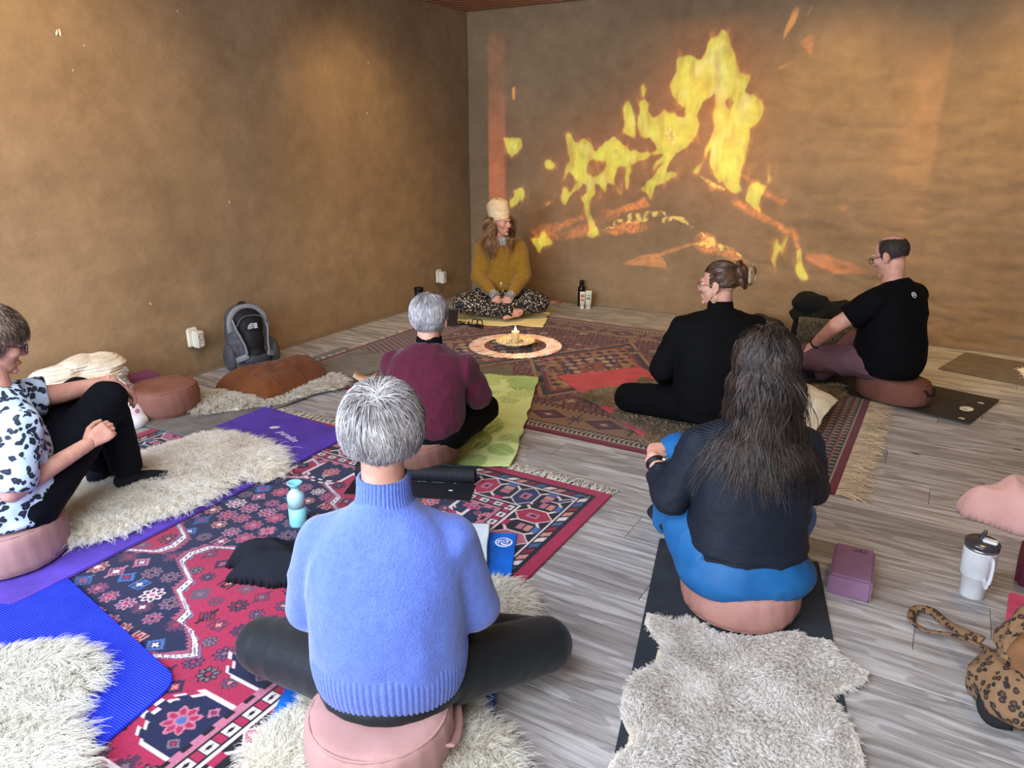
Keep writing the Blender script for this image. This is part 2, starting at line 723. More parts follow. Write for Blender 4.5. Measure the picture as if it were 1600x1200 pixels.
nt.l(m4.outputs[0], nt.bsdf.inputs['Base Color'])
nt.bsdf.inputs['Roughness'].default_value = 0.5
nt.bsdf.inputs['Specular IOR Level'].default_value = 0.32
nt.l(nt.bump(g1.outputs[0], 0.25, 0.003), nt.bsdf.inputs['Normal'])

PW, PL = 0.192, 1.285
plank_meshes = {}
def plank_mesh(L):
    k = round(L, 3)
    if k not in plank_meshes:
        plank_meshes[k] = bevel_box((0, 0, -0.006), (k - 0.0016, PW - 0.0016, 0.012), 0.0012, seg=1)
        plank_meshes[k].materials.append(wood)
    return plank_meshes[k]
row = 0
y = YB - PW / 2
while y > 0.35:
    x = XL - 0.01
    first = [PL, 0.43, 0.86, 0.64, 1.07, 0.21][row % 6]
    while x < 1.75:
        L = first if x < XL else PL
        p = bpy.data.objects.new('plank', plank_mesh(L))
        p.location = (x + L / 2, y, 0)
        p.parent = floor
        COL.objects.link(p)
        x += L
    y -= PW
    row += 1

# ceiling with boards running along the back wall
cw = M('dark_ceiling_wood', (206, 146, 106), (160, 108, 76), rough=0.6, nscale=1.0, scale=(2, 26, 26), bump=0.3, bscale=3)
ceil = tag(obj('ceiling', bevel_box((-0.9, 2.6, ZC + 0.07), (7.2, 8.2, 0.1), 0.002), cw), kind='structure')
bw = 0.098
pm = None
for k in range(16):
    if pm is None:
        pm = bevel_box((0, 0, 0), (6.9, bw - 0.012, 0.034), 0.012, seg=3)
        smooth(pm)
        pm.materials.append(cw)
    p = bpy.data.objects.new('plank', pm)
    p.location = (XL + 3.45 - 0.01 + 0.0, YB - 0.045 - bw * (k + 0.5), ZC + 0.004)
    p.parent = ceil
    COL.objects.link(p)

# thin quarter-round along the walls
tr = M('floor_trim_wood', (150, 128, 104), rough=0.6)
tag(obj('baseboard_left', bevel_box((XL + 0.012, 2.7, 0.006), (0.014, 7.7, 0.014), 0.004), tr), kind='structure')
tag(obj('baseboard_back', bevel_box((-0.9, YB - 0.012, 0.006), (6.9, 0.014, 0.014), 0.004), tr), kind='structure')

# a few small chips in the plaster of the left wall
chip = M('white_plaster_chip', (232, 222, 205))
for k, (px, py, s) in enumerate([(88, 51, .018), (93, 51, .02), (277, 18, .008), (131, 71, .007), (113, 110, .006), (575, 98, .009), (573, 177, .01), (358, 316, .012), (235, 475, .012)]):
    d = ray(px, py); t = XL / d[0]
    P = np.array([0, 0, CAM_H]) + d * t
    me = shells_mesh('chip', [ell((0, 0, 0), (0.002, s * .3, s), euler(0.4 * (k % 3 - 1), 0, 0), 6)])
    setv(me, getv(me) + P + np.array([0.004, 0, 0]))
    # part of the wall it is chipped out of
    w = bpy.data.objects['wall_left']
    obj('plaster_chip', me, chip, w)

# ------------------------------------------------------------------ the projected camp fire: a projector lamp with a picture drawn here
PX0, PX1, PZ0, PZ1 = -4.165, -0.195, 0.08, 2.55
IW, IH = 1120, 696
gu, gv = np.meshgrid((np.arange(IW) + .5) / IW, (np.arange(IH) + .5) / IH)
WX, WZ = PX0 + gu * (PX1 - PX0), PZ0 + gv * (PZ1 - PZ0)


def wallpt(px, py):
    d = ray(px, py)
    t = YB / d[1]
    return d[0] * t, CAM_H + d[2] * t


def blur(a, r):
    for ax in (0, 1):
        p = np.pad(a, [(r + 1, r) if k == ax else (0, 0) for k in range(2)], 'edge')
        c = np.cumsum(p, ax)
        n = a.shape[ax]
        a = (np.take(c, np.arange(2 * r + 1, 2 * r + 1 + n), ax) - np.take(c, np.arange(n), ax)) / (2 * r + 1)
    return a


def flame_mask(polys, warp=0.02, wf=9.0, seed=0):
    wx = WX + warp * (n2(WX * wf, WZ * wf, seed, 3) - .5) * 2
    wz = WZ + warp * 1.3 * (n2(WX * wf, WZ * wf, seed + 40, 3) - .5) * 2
    m = np.zeros(WX.shape, bool)
    for p in polys:
        m |= inside([wallpt(740 + x / 2, y / 2) for x, y in p], wx, wz)
    return m.astype(float)


def Q(*pts):
    """outline points taken from an enlarged look at the fire."""
    return [((80 + x / 3.076) * 2, (60 + y / 3.076) * 2) for x, y in pts]


YEL = [
 Q((925, -10), (945, -45), (965, -30), (985, 0), (1000, 60), (1020, 110), (1030, 160), (1050, 180), (1092, 165), (1080, 200), (1060, 230), (1045, 255), (1075, 270), (1110, 285), (1152, 335), (1140, 375), (1110, 415), (1075, 425), (1075, 480), (1060, 550), (1040, 640), (1030, 690), (1040, 735), (1000, 748), (970, 720), (940, 680), (925, 690), (905, 650), (890, 600), (895, 550), (905, 500), (880, 540), (860, 600), (840, 645), (808, 648), (848, 600), (855, 550), (870, 510), (895, 480), (910, 430), (900, 370), (915, 300), (920, 220), (905, 160), (880, 150), (850, 180), (830, 150), (780, 152), (738, 152), (733, 100), (760, 85), (800, 80), (840, 110), (870, 60), (880, 20), (900, 0)),
 Q((740, 150), (710, 200), (695, 230), (710, 270), (745, 315), (780, 325), (770, 360), (790, 380), (830, 370), (850, 300), (890, 280), (912, 240), (905, 170), (880, 145), (840, 150), (790, 150)),
 Q((550, 300), (575, 290), (600, 310), (590, 350), (610, 380), (640, 370), (670, 330), (690, 370), (715, 360), (740, 380), (790, 380), (835, 380), (830, 430), (800, 500), (760, 530), (720, 560), (690, 600), (670, 640), (740, 645), (690, 680), (620, 705), (602, 795), (585, 740), (540, 730), (600, 680), (640, 640), (670, 600), (690, 560), (680, 545), (620, 560), (560, 590), (500, 600), (470, 610), (440, 590), (470, 560), (500, 560), (520, 540), (600, 550), (640, 540), (620, 500), (600, 470), (570, 480), (550, 470), (548, 400), (555, 350)),
 Q((470, 330), (500, 300), (515, 340), (528, 400), (530, 460), (535, 482), (500, 465), (470, 450), (475, 390)), Q((555, 220), (575, 212), (577, 270), (560, 292)),
 Q((200, 440), (225, 470), (240, 500), (285, 480), (330, 520), (340, 550), (400, 490), (430, 465), (470, 510), (500, 540), (490, 590), (460, 600), (440, 620), (430, 680), (420, 700), (390, 690), (395, 762), (370, 700), (330, 690), (340, 750), (310, 762), (300, 700), (260, 690), (220, 640), (200, 600), (215, 590), (205, 530), (198, 480)),
 Q((405, 650), (450, 705), (472, 745), (455, 752), (420, 705)), Q((488, 615), (502, 608), (497, 660), (503, 700), (490, 742), (484, 690)),
 Q((180, 720), (200, 710), (210, 740), (260, 690), (282, 700), (220, 750), (190, 802), (172, 780)),
 Q((265, 770), (290, 745), (320, 750), (302, 780), (310, 830), (330, 880), (358, 945), (298, 957), (305, 900), (290, 830), (290, 790)),
 Q((20, 950), (65, 965), (90, 922), (128, 985), (85, 990), (72, 1042), (50, 1000)),
 Q((95, 590), (120, 582), (152, 610), (125, 628), (100, 615)), Q((95, 802), (125, 770), (150, 758), (130, 790), (105, 810)),
 Q((605, 625), (640, 580), (692, 556), (642, 602), (615, 645)), Q((200, 600), (205, 640), (180, 700), (170, 720), (185, 650)),
 Q((1075, 700), (1130, 690), (1150, 720), (1178, 712), (1140, 740), (1120, 800), (1142, 852), (1100, 810), (1060, 770)), Q((1158, 600), (1172, 590), (1176, 680), (1165, 712)),
 Q((1210, 945), (1222, 960), (1217, 1030), (1207, 1080), (1202, 1120), (1185, 1152), (1193, 1100), (1183, 1070), (1198, 1000)),
 Q((1278, 885), (1288, 888), (1252, 980), (1240, 1050), (1226, 1010), (1250, 950)),
 Q((1308, 1020), (1326, 1010), (1332, 1080), (1362, 1167), (1325, 1152), (1298, 1110), (1313, 1070)),
 [(92, 428), (150, 430), (152, 460), (130, 480), (118, 492), (100, 460)],
 [(122, 590), (155, 585), (158, 615), (140, 630), (115, 650), (110, 625), (125, 615)],
]
EMB = [Q((360, 915), (430, 900), (425, 865), (500, 845), (640, 832), (645, 850), (560, 875), (500, 882), (440, 905), (370, 922)), Q((652, 882), (690, 838), (702, 860), (680, 888)),
       Q((640, 820), (760, 872), (818, 910), (805, 915), (740, 880), (640, 834)), Q((845, 928), (900, 950), (980, 1000), (1030, 1030), (1042, 1047), (1000, 1027), (930, 1032), (900, 1002), (800, 992), (860, 965)),
       Q((808, 640), (900, 680), (960, 720), (950, 728), (880, 690), (808, 652))]
LOG = [Q((20, 920), (130, 880), (280, 850), (290, 870), (150, 920), (130, 985), (90, 990), (40, 960)), Q((20, 960), (130, 940), (300, 890), (400, 830), (580, 760), (600, 795), (440, 860), (360, 915), (300, 950), (130, 990)),
       Q((360, 940), (480, 890), (640, 868), (662, 905), (560, 932), (400, 942)), Q((830, 640), (900, 680), (1000, 750), (1060, 790), (1150, 850), (1280, 910), (1330, 950), (1280, 945), (1150, 885), (1000, 785), (880, 705)),
       Q((1030, 650), (1100, 690), (1180, 740), (1272, 800), (1240, 808), (1170, 772), (1060, 682)), Q((790, 970), (860, 918), (960, 990), (1092, 1080), (1060, 1072), (960, 1037), (850, 1022)), Q((1285, 900), (1302, 920), (1332, 1000), (1318, 1012), (1290, 950))]
TRI = [Q((462, 1081), (560, 1040), (640, 1030), (790, 983), (802, 995), (660, 1042), (682, 1102))]
RED = [Q((1330, 1020), (1430, 1008), (1545, 1065), (1640, 1110), (1600, 1150), (1538, 1132), (1440, 1092), (1360, 1060)), [(1030, 130), (1055, 105), (1065, 125), (1050, 170)], [(1145, 640), (1172, 635), (1172, 660), (1155, 660)]]
SPK = [[(1012, 8), (1024, 12), (1003, 70), (965, 122), (972, 90), (998, 30)], [(945, 215), (1000, 188), (962, 212)], [(120, 275), (130, 270), (128, 315), (122, 310)], [(1052, 20), (1058, 18), (1040, 60)]]
DARK = [Q((960, 290), (985, 268), (1017, 300), (1000, 340), (975, 352)), Q((510, 490), (560, 480), (607, 500), (590, 530), (540, 537)), Q((290, 610), (330, 575), (385, 580), (402, 610), (360, 662), (310, 672), (290, 640)),
        Q((418, 520), (440, 510), (462, 560), (452, 575), (430, 560)), Q((935, 150), (955, 140), (945, 240), (930, 260)), Q((252, 520), (275, 545), (290, 600), (262, 570))]

img = np.zeros((IH, IW, 3))
dk_ = 1 - .85 * blur(flame_mask(DARK, 0.012, 12, 2), 2)
y0 = flame_mask(YEL, 0.011, 13, 1) * dk_
y1 = flame_mask(YEL, 0.05, 6, 71) * dk_                  # looser orange skirts of the flames
nz1 = n2((WX + .06 * n2(WX * 5, WZ * 5, 63, 2)) * 15, WZ * 7, 61, 3)
nz2 = n2(WX * 34 + 3 * n2(WX * 8, WZ * 8, 64), WZ * 13, 62, 2)
fv = .62 * blur(blur(y0, 4), 3) + .38 * blur(blur(y0, 12), 8) + (nz1 - .5) * .80 + (nz2 - .5) * .46
ya = np.clip((fv - .38) / .16, 0, 1)
ya = ya * ya * (3 - 2 * ya) * np.clip(blur(blur(y0, 10), 6) * 6, 0, 1)
yb, yc = blur(blur(ya, 6), 6), blur(blur(ya, 18), 18)
yo = np.clip((fv + (nz1 - .5) * .4 - .14) / .3, 0, 1) * np.clip(blur(blur(y0, 22), 14) * 3.5, 0, 1)
yd = blur(blur(y1, 3), 5)
glow = blur(blur(y0, 70), 90)
wx_ = WX + .05 * (n2(WX * 6, WZ * 6, 91, 2) - .5)
lick = 1 - np.abs(2 * n2(wx_ * 16, WZ * 4.0, 21, 3) - 1)      # upright licks inside the flames
lick = np.clip((lick - .45) * 2.2, 0, 1)
tex = n2(WX * 9, WZ * 4.5, 21, 4)
img += (0.80 * glow)[..., None] * np.array([1.35, 0.52, 0.08])
img += (yo * (1 - .8 * ya) * (.35 + .65 * nz1))[..., None] * np.array([0.75, 0.36, 0.07])
img += (yd * (0.25 + 0.75 * tex))[..., None] * np.array([0.55, 0.24, 0.05])
heat = np.clip(yc * 1.25 + (tex - .5) * .9 - .12, 0, 1)
core = ya * np.clip(yb * 1.3 + .15, 0, 1)
img += (ya * (0.55 + .45 * lick))[..., None] * np.array([0.50, 0.50, 0.04])
img += (core * (.12 + .55 * heat + .50 * lick) * (.55 + .9 * nz1))[..., None] * np.array([0.32, 1.20, 0.16])
hot = np.clip((yc - .55) * 3, 0, 1) * np.clip((n2(WX * 7, WZ * 5, 33, 2) - .52) * 5, 0, 1)
img += (hot * ya)[..., None] * np.array([0.35, 0.55, 0.80])
lg = blur(flame_mask(LOG, 0.035, 9, 5), 4)
cr = np.clip(1 - np.abs(n2(WX * 26, WZ * 26, 8, 2) - .5) * 9, 0, 1)
img += (lg * np.clip(n2(WX * 7, WZ * 7, 13, 3) * 2.2 - .55, .12, 1) * (1 - 0.7 * cr))[..., None] * np.array([1.55, 0.56, 0.16])
em = blur(flame_mask(EMB, 0.03, 14, 6), 1)
img += (em * np.clip(n2(WX * 24, WZ * 24, 15, 2) * 3.4 - 1.2, 0, 1))[..., None] * np.array([1.6, 1.6, 0.5])
tr_ = blur(flame_mask(TRI, 0.008, 10, 7), 1)
img += (tr_ * (0.4 + .6 * n2(WX * 14, WZ * 14, 3)) * (1 - .5 * cr))[..., None] * np.array([1.15, 0.50, 0.14])
rd = blur(blur(flame_mask(RED, 0.05, 8, 9), 2), 3)
img += (rd * np.clip(2.2 * n2(WX * 9, WZ * 9, 31, 3) - .6, 0, 1.2))[..., None] * np.array([1.25, 0.40, 0.13])
sk = blur(flame_mask(SPK, 0.01, 8, 4), 2)
img += sk[..., None] * np.array([1.1, 0.62, 0.14])
# dim brickwork at both sides of the fireplace and the picture's grey level
bl = np.clip((WX - PX0) / 0.01, 0, 1) * np.clip((-3.93 - WX) / 0.05, 0, 1) * np.clip((2.25 - WZ) / 0.9, 0.2, 1) * np.clip((WZ - 0.75) / 0.3, 0, 1)
br = np.clip((WX + 0.62) / 0.28, 0, 1) * np.clip((WZ - 0.6) / 0.8, 0, 1) * np.clip((2.4 - WZ) / 0.5, 0, 1)
img += (bl * (0.7 + .5 * n2(WX * 5, WZ * 8, 51)))[..., None] * np.array([0.80, 0.22, 0.11])
img += (br * (0.5 + .6 * n2(WX * 2, WZ * 2, 53)))[..., None] * np.array([0.36, 0.14, 0.05])
# the six blown-out dots of the light source near the picture's centre
for dx, dz in ((0, 0), (.035, .03), (.0, .07), (.06, .0), (.035, -.04), (-.03, .04)):
    cx_, cz_ = wallpt(740 + 612 / 2, 430 / 2)
    img += np.exp(-(((WX - cx_ - dx) ** 2 + (WZ - cz_ - dz) ** 2) / 0.014 ** 2))[..., None] * np.array([0.5, 0.6, 1.1])
img += 0.02
fade = np.clip(np.minimum(np.minimum(gu, 1 - gu) * 120, np.minimum(gv, 1 - gv) * 30), 0, 1)
img *= fade[..., None]

LX, LY, LZ = -2.18, 3.45, 2.62
D = YB - LY
U2, V2 = (WX - LX) / D, (WZ - LZ) / D
img *= ((1 + U2 ** 2 + V2 ** 2) ** 1.5)[..., None]
fire_im = gen_image('camp_fire_picture', img)
PROJ_POWER = 520.0
pl = bpy.data.lights.new('projector', 'SPOT')
pl.energy, pl.spot_size, pl.spot_blend, pl.shadow_soft_size = PROJ_POWER, math.radians(140), 0.05, 0.004
po = bpy.data.objects.new('projector', pl)
po.location = (LX, LY, LZ)
po.rotation_euler = (pi / 2, 0, 0)
COL.objects.link(po)
pl.use_nodes = True
t = pl.node_tree
em_ = [n for n in t.nodes if n.type == 'EMISSION'][0]
inc = t.nodes.new('ShaderNodeNewGeometry')
sx = t.nodes.new('ShaderNodeSeparateXYZ'); t.links.new(inc.outputs['Incoming'], sx.inputs[0])
def mth(op, a, b):
    m = t.nodes.new('ShaderNodeMath'); m.operation = op
    for k, v in enumerate((a, b)):
        if isinstance(v, (int, float)): m.inputs[k].default_value = v
        else: t.links.new(v, m.inputs[k])
    return m.outputs[0]
uu = mth('MULTIPLY_ADD', mth('DIVIDE', sx.outputs[0], sx.outputs[1]), D / (PX1 - PX0)); uu.node.inputs[2].default_value = (LX - PX0) / (PX1 - PX0)
vv = mth('MULTIPLY_ADD', mth('DIVIDE', sx.outputs[2], sx.outputs[1]), D / (PZ1 - PZ0)); vv.node.inputs[2].default_value = (LZ - PZ0) / (PZ1 - PZ0)
cv = t.nodes.new('ShaderNodeCombineXYZ'); t.links.new(uu, cv.inputs[0]); t.links.new(vv, cv.inputs[1])
ti = t.nodes.new('ShaderNodeTexImage'); ti.image = fire_im; ti.extension = 'CLIP'; ti.interpolation = 'Linear'
t.links.new(cv.outputs[0], ti.inputs[0]); t.links.new(ti.outputs[0], em_.inputs[0])

# ================================================================== rugs
def C(*c):
    return np.array(lin(c))


class Canvas:
    """a woven pattern in metres, drawn knot by knot."""
    def __init__(self, hx, hy, res):
        self.hx, self.hy, self.res = hx, hy, res
        self.w, self.h = int(2 * hx / res), int(2 * hy / res)
        self.X, self.Y = np.meshgrid((np.arange(self.w) + .5) * res - hx, (np.arange(self.h) + .5) * res - hy)
        self.A = np.zeros((self.h, self.w, 3))

    def put(self, mask, col):
        self.A[mask] = col

    def win(self, cx, cy, r):
        i0, i1 = max(0, int((cx - r + self.hx) / self.res)), min(self.w, int((cx + r + self.hx) / self.res) + 1)
        j0, j1 = max(0, int((cy - r + self.hy) / self.res)), min(self.h, int((cy + r + self.hy) / self.res) + 1)
        if i1 <= i0 or j1 <= j0: return None
        s = (slice(j0, j1), slice(i0, i1))
        return s, self.X[s] - cx, self.Y[s] - cy

    def rosette(self, cx, cy, r, rim, fill, heart, petals=8, clip=None):
        w = self.win(cx, cy, r * 1.1)
        if w is None: return
        s, x, y = w
        d, a = np.hypot(x, y), np.arctan2(y, x)
        R = r * (0.86 + 0.14 * np.cos(petals * a))
        sub = self.A[s]
        ok = np.ones(d.shape, bool) if clip is None else clip[s]
        sub[(d < R) & ok] = rim
        cell = np.cos(petals * a) > -0.55
        sub[(d < R - r * .17) & cell & (d > r * .38) & ok] = fill
        sub[(d < r * .34) & ok] = rim
        sub[(d < r * .24) & ok] = heart

    def motif(self, cx, cy, r, col, col2, kind, clip=None):
        w = self.win(cx, cy, r * 1.1)
        if w is None: return
        s, x, y = w
        q = r / 5
        ax, ay = np.abs(np.round(x / q)), np.abs(np.round(y / q))
        if kind == 0: m = ((ax <= 1) & (ay <= 4)) | ((ay <= 1) & (ax <= 4)) | ((ax == ay) & (ax <= 3))
        elif kind == 1: m = (ax + ay <= 4) & ~((ax + ay == 2))
        elif kind == 2: m = ((ax <= 3) & (ay == 0)) | ((ax == 3) & (ay <= 3)) | ((ay == 3) & (ax <= 1)) | ((ax == 1) & (ay < 4))
        else: m = ((ax + ay) <= 5) & (((ax + ay) % 2 == 0) | (ax < 1))
        ok = np.ones(x.shape, bool) if clip is None else clip[s]
        sub = self.A[s]
        sub[m & ok] = col
        sub[(ax + ay <= 1) & ok] = col2


def rug_material(name, cv, bump=0.5):
    A = cv.A * (0.86 + 0.28 * RNG.random((cv.h, cv.w, 1)))
    A *= (0.85 + 0.3 * n2(cv.X * 3, cv.Y * 3, 4, 2))[..., None]
    im = gen_image(name, A)
    m = bpy.data.materials.new(name)
    nt = NT(m)
    mp = nt.n('Mapping')
    mp.inputs['Scale'].default_value = (1 / (2 * cv.hx), 1 / (2 * cv.hy), 1)
    mp.inputs['Location'].default_value = (0.5, 0.5, 0)
    nt.l(nt.n('TexCoord').outputs['Object'], mp.inputs[0])
    ti = nt.n('TexImage'); ti.image = im; ti.extension = 'EXTEND'
    nt.l(mp.outputs[0], ti.inputs[0])
    nt.l(ti.outputs[0], nt.bsdf.inputs['Base Color'])
    nt.bsdf.inputs['Roughness'].default_value = 0.95
    nt.bsdf.inputs['Specular IOR Level'].default_value = 0.1
    nt.bsdf.inputs['Sheen Weight'].default_value = 0.15
    nz = nt.n('TexNoise', i_Scale=260.0, i_Detail=2.0)
    nt.l(nt.n('TexCoord').outputs['Object'], nz.inputs[0])
    nt.l(nt.bump(nz.outputs[0], bump, 0.004), nt.bsdf.inputs['Normal'])
    return m


def fringe(root, p0, p1, out, length, n, mat, seed=0):
    """cotton fringe along p0-p1 (local), lying on the floor."""
    r = np.random.default_rng(seed)
    p0, p1, out = np.array(p0, float), np.array(p1, float), np.array(out, float)
    t = np.sort(r.random(n))
    S = 6
    s = np.linspace(0, 1, S)
    base = p0 + t[:, None] * (p1 - p0)
    L = length * r.uniform(.6, 1.15, n)
    tang = (p1 - p0) / np.linalg.norm(p1 - p0)
    cl = np.round(t * n / 9) / (n / 9)
    pull = (cl - t) * np.linalg.norm(p1 - p0)
    bend = r.normal(0, .45, n)
    P = np.zeros((n, S, 3))
    P[..., :2] = base[:, None] + out * (L[:, None] * s)[..., None] + tang * ((pull[:, None] * s + bend[:, None] * L[:, None] * s ** 2 * .5) + .006 * np.sin(s * 9 + r.random((n, 1)) * 6))[..., None]
    P[..., 2] = 0.004 + 0.006 * np.sin(s * pi) * r.uniform(.5, 1.5, (n, 1))
    o = np.zeros_like(P); o[..., 2] = 1; o[..., 0] = r.normal(0, .3, (n, 1))
    V, F = strands(P, np.full((n, S), .0045), o)
    return obj('fringe', smooth(fast_mesh('fringe', V, F)), mat, root, kind='stuff')


RED, NAVY, BLK = C(150, 32, 66), C(20, 24, 58), C(18, 14, 24)
WHT, PNK, SAL, BLU, PLM, GRY = C(206, 188, 186), C(168, 98, 118), C(186, 124, 112), C(64, 92, 146), C(84, 44, 70), C(110, 92, 104)
cv = Canvas(1.28, 1.727, 0.004)
X, Y = cv.X, cv.Y
ux, uy = np.abs(X), np.abs(Y)
e = np.minimum(cv.hx - ux, cv.hy - uy)
along = np.where(cv.hx - ux < cv.hy - uy, Y, X)
cv.put(e > -1, RED)
field = e > 0.40
# chain of stepped dark medallions down the middle
yy = (Y - 0.03 + 0.39) % 0.78 - 0.39
hw = 0.5
stp = np.round(np.abs(yy) / 0.065) * 0.065
lim = hw * (1 - np.abs(yy) / 0.40) + 0.030 * (2 / pi) * np.arcsin(np.sin(Y * 2 * pi / .13)) * np.clip((np.abs(yy) - .03) / .05, 0, 1) + .07 * np.clip((.085 - np.abs(yy)) / .01, 0, 1)
md = lim - ux
cv.put(field & (md > -0.040) & (np.sin((X + Y) * 240) > -.4), C(96, 108, 150))
cv.put(field & (md > -0.032), BLK)
cv.put(field & (md > -0.027), WHT)
cv.put(field & (md > -0.018) & (md < -0.008) & (np.sin((X * .6 + Y) * 300) > .3), C(70, 60, 90))
cv.put(field & (md > 0.000), BLK)
cv.put(field & (md > 0.005), C(150, 70, 96))
cv.put(field & (md > 0.020) & (np.sin((X - Y) * 230) > -.2), NAVY)
cv.put(field & (md > 0.030), NAVY)
# half medallions standing on the border
yb = (Y + 0.02) % 0.30 - 0.15
zz = 0.012 * np.sign(np.sin(Y * 130))
sd = ux - (0.69 + 0.10 * np.clip(np.abs(yb) * 2 / 0.2 - .35, 0, 1) + zz)
sm_ = field & (np.abs(yb) < 0.115)
cv.put(sm_ & (sd > -0.014), WHT)
cv.put(sm_ & (sd > 0.0) & (np.abs(yb) < 0.10), NAVY)
xe = (X + 0.15) % 0.30 - 0.15
se = uy - (cv.hy - 0.40 - 0.17 + 0.06 * np.clip(np.abs(xe) * 8 - .3, 0, 1) + 0.012 * np.sign(np.sin(X * 130)))
smm = field & (np.abs(xe) < 0.115)
cv.put(smm & (se > -0.014), WHT)
cv.put(smm & (se > 0) & (np.abs(xe) < 0.1), NAVY)
rr = random.Random(5)
inn = field & (md > 0.03)
redf = field & (md < -0.045) & ~(sm_ & (sd > -0.02))
cols = [(PNK, PLM, RED), (WHT, PLM, PNK), (C(150, 90, 110), RED, PNK), (SAL, PLM, WHT), (C(170, 120, 140), PLM, RED), (C(88, 112, 160), PLM, PNK), (GRY, PLM, BLK), (C(140, 66, 90), C(60, 40, 70), PNK), (C(150, 96, 120), C(110, 40, 70), NAVY)]
for j in range(-19, 20):
    for i in range(-10, 11):
        cx, cy = i * .088 + (j % 2) * .044 + rr.uniform(-.014, .014), j * .088 + rr.uniform(-.014, .014)
        a = int((cx + cv.hx) / cv.res), int((cy + cv.hy) / cv.res)
        if not (0 <= a[0] < cv.w and 0 <= a[1] < cv.h): continue
        big = rr.random() < .62
        if inn[a[1], a[0]]:
            if big: cv.rosette(cx, cy, rr.uniform(.032, .046), *rr.choice(cols), clip=inn)
            else: cv.motif(cx, cy, .042, rr.choice([PNK, SAL, PLM, BLU]), rr.choice([WHT, RED]), rr.randrange(4), inn)
        elif redf[a[1], a[0]]:
            if rr.random() < .5: cv.rosette(cx, cy, rr.uniform(.028, .04), rr.choice([BLK, NAVY, C(60, 40, 60)]), rr.choice([PLM, GRY, C(110, 60, 84)]), rr.choice([GRY, RED, SAL]), clip=redf)
            else: cv.motif(cx, cy, .042, rr.choice([BLK, C(70, 40, 62), C(88, 66, 84), NAVY]), rr.choice([SAL, PLM, GRY]), rr.randrange(4), redf)
for k in range(-6, 7):
    for sgn in (-1, 1):
        cv.rosette(sgn * .790, k * .30 + .13, .058, rr.choice([SAL, PNK, WHT]), RED, BLU)
        cv.motif(sgn * .845, k * .30 + .195, .024, PNK, RED, 1)
        cv.motif(sgn * .845, k * .30 + .065, .024, GRY, RED, 1)
        cv.rosette(k * .30, sgn * (cv.hy - .475), .045, SAL, RED, BLU)
# borders, from the field outwards
cv.put((e < .40) & (e > .385), np.where((np.sin(along * 90) > 0)[..., None], PNK, BLK)[(e < .40) & (e > .385)])
cv.put((e < .385) & (e > .37), PNK)
cv.put((e < .37) & (e > .315), BLK)
gz = ((along * 14) % 1)
cv.put((e < .36) & (e > .325) & (gz < .55) & (np.abs((e - .3425) / .0175) + np.abs(gz - .28) * 2 > .45), WHT)
cv.put((e < .36) & (e > .325) & (gz > .62) & (gz < .95), RED)
cv.put((e < .315) & (e > .305), WHT)
mb = (e < .305) & (e > .125)
cv.put(mb, BLK)
cell = (along / .21) % 1
ce = (e - .215) / .09
hexa = np.abs(cell - .5) * 2.6 + np.clip(np.abs(ce) - .45, 0, 1) * 1.2
idx = np.floor(along / .21)
cv.put(mb & (np.abs(np.abs(cell - .5) * 2 - np.abs(ce)) < .09), WHT)
cv.put(mb & (hexa < .72), WHT)
hm = mb & (hexa < .62)
pick = np.stack([C(150, 30, 58), C(30, 42, 78), C(160, 86, 104)])[(idx % 3).astype(int)]
cv.A[hm] = pick[hm]
cv.put(mb & (np.abs(cell - .5) < .1) & (np.abs(ce) < .32), PNK)
cv.put(mb & (np.abs(cell - .5) < .04) & (np.abs(ce) < .16), BLK)
sq = mb & (np.minimum(cell, 1 - cell) < .11)
qc = np.stack([BLU, SAL, PNK, BLK, RED])[np.floor((ce + 1) * 2.5).astype(int) % 5]
cv.A[sq] = qc[sq]
cv.put(sq & (((ce + 1) * 2.5) % 1 < .14), BLK)
cv.put((e < .125) & (e > .115), WHT)
gs = (e < .115) & (e > .065)
cv.put(gs, BLK)
gq = ((along + e * .8) / .05) % 4
for k, c_ in enumerate((C(60, 84, 120), WHT, SAL, C(120, 24, 48))):
    cv.put(gs & (gq > k + .18) & (gq < k + .9) & (e > .075) & (e < .107), c_)
cv.put((e < .065) & (e > .055), BLK)
cv.put((e < .055), RED)
cream_cotton = M('cream_cotton_fringe', (222, 212, 196), rough=0.9, island=.12)
R1 = thing('rug', 'red and navy patterned rug with white fringe, nearer of two', 'rug', (-2.43, 1.13))
obj('pile', prism([(-1.28, -1.727), (1.28, -1.727), (1.28, 1.727), (-1.28, 1.727)], 0.0012, 0.009, .002), rug_material('red_navy_wool', cv), R1)
fringe(R1, (-1.27, 1.72), (1.28, 1.725), (0, 1), .085, 620, cream_cotton, 3)

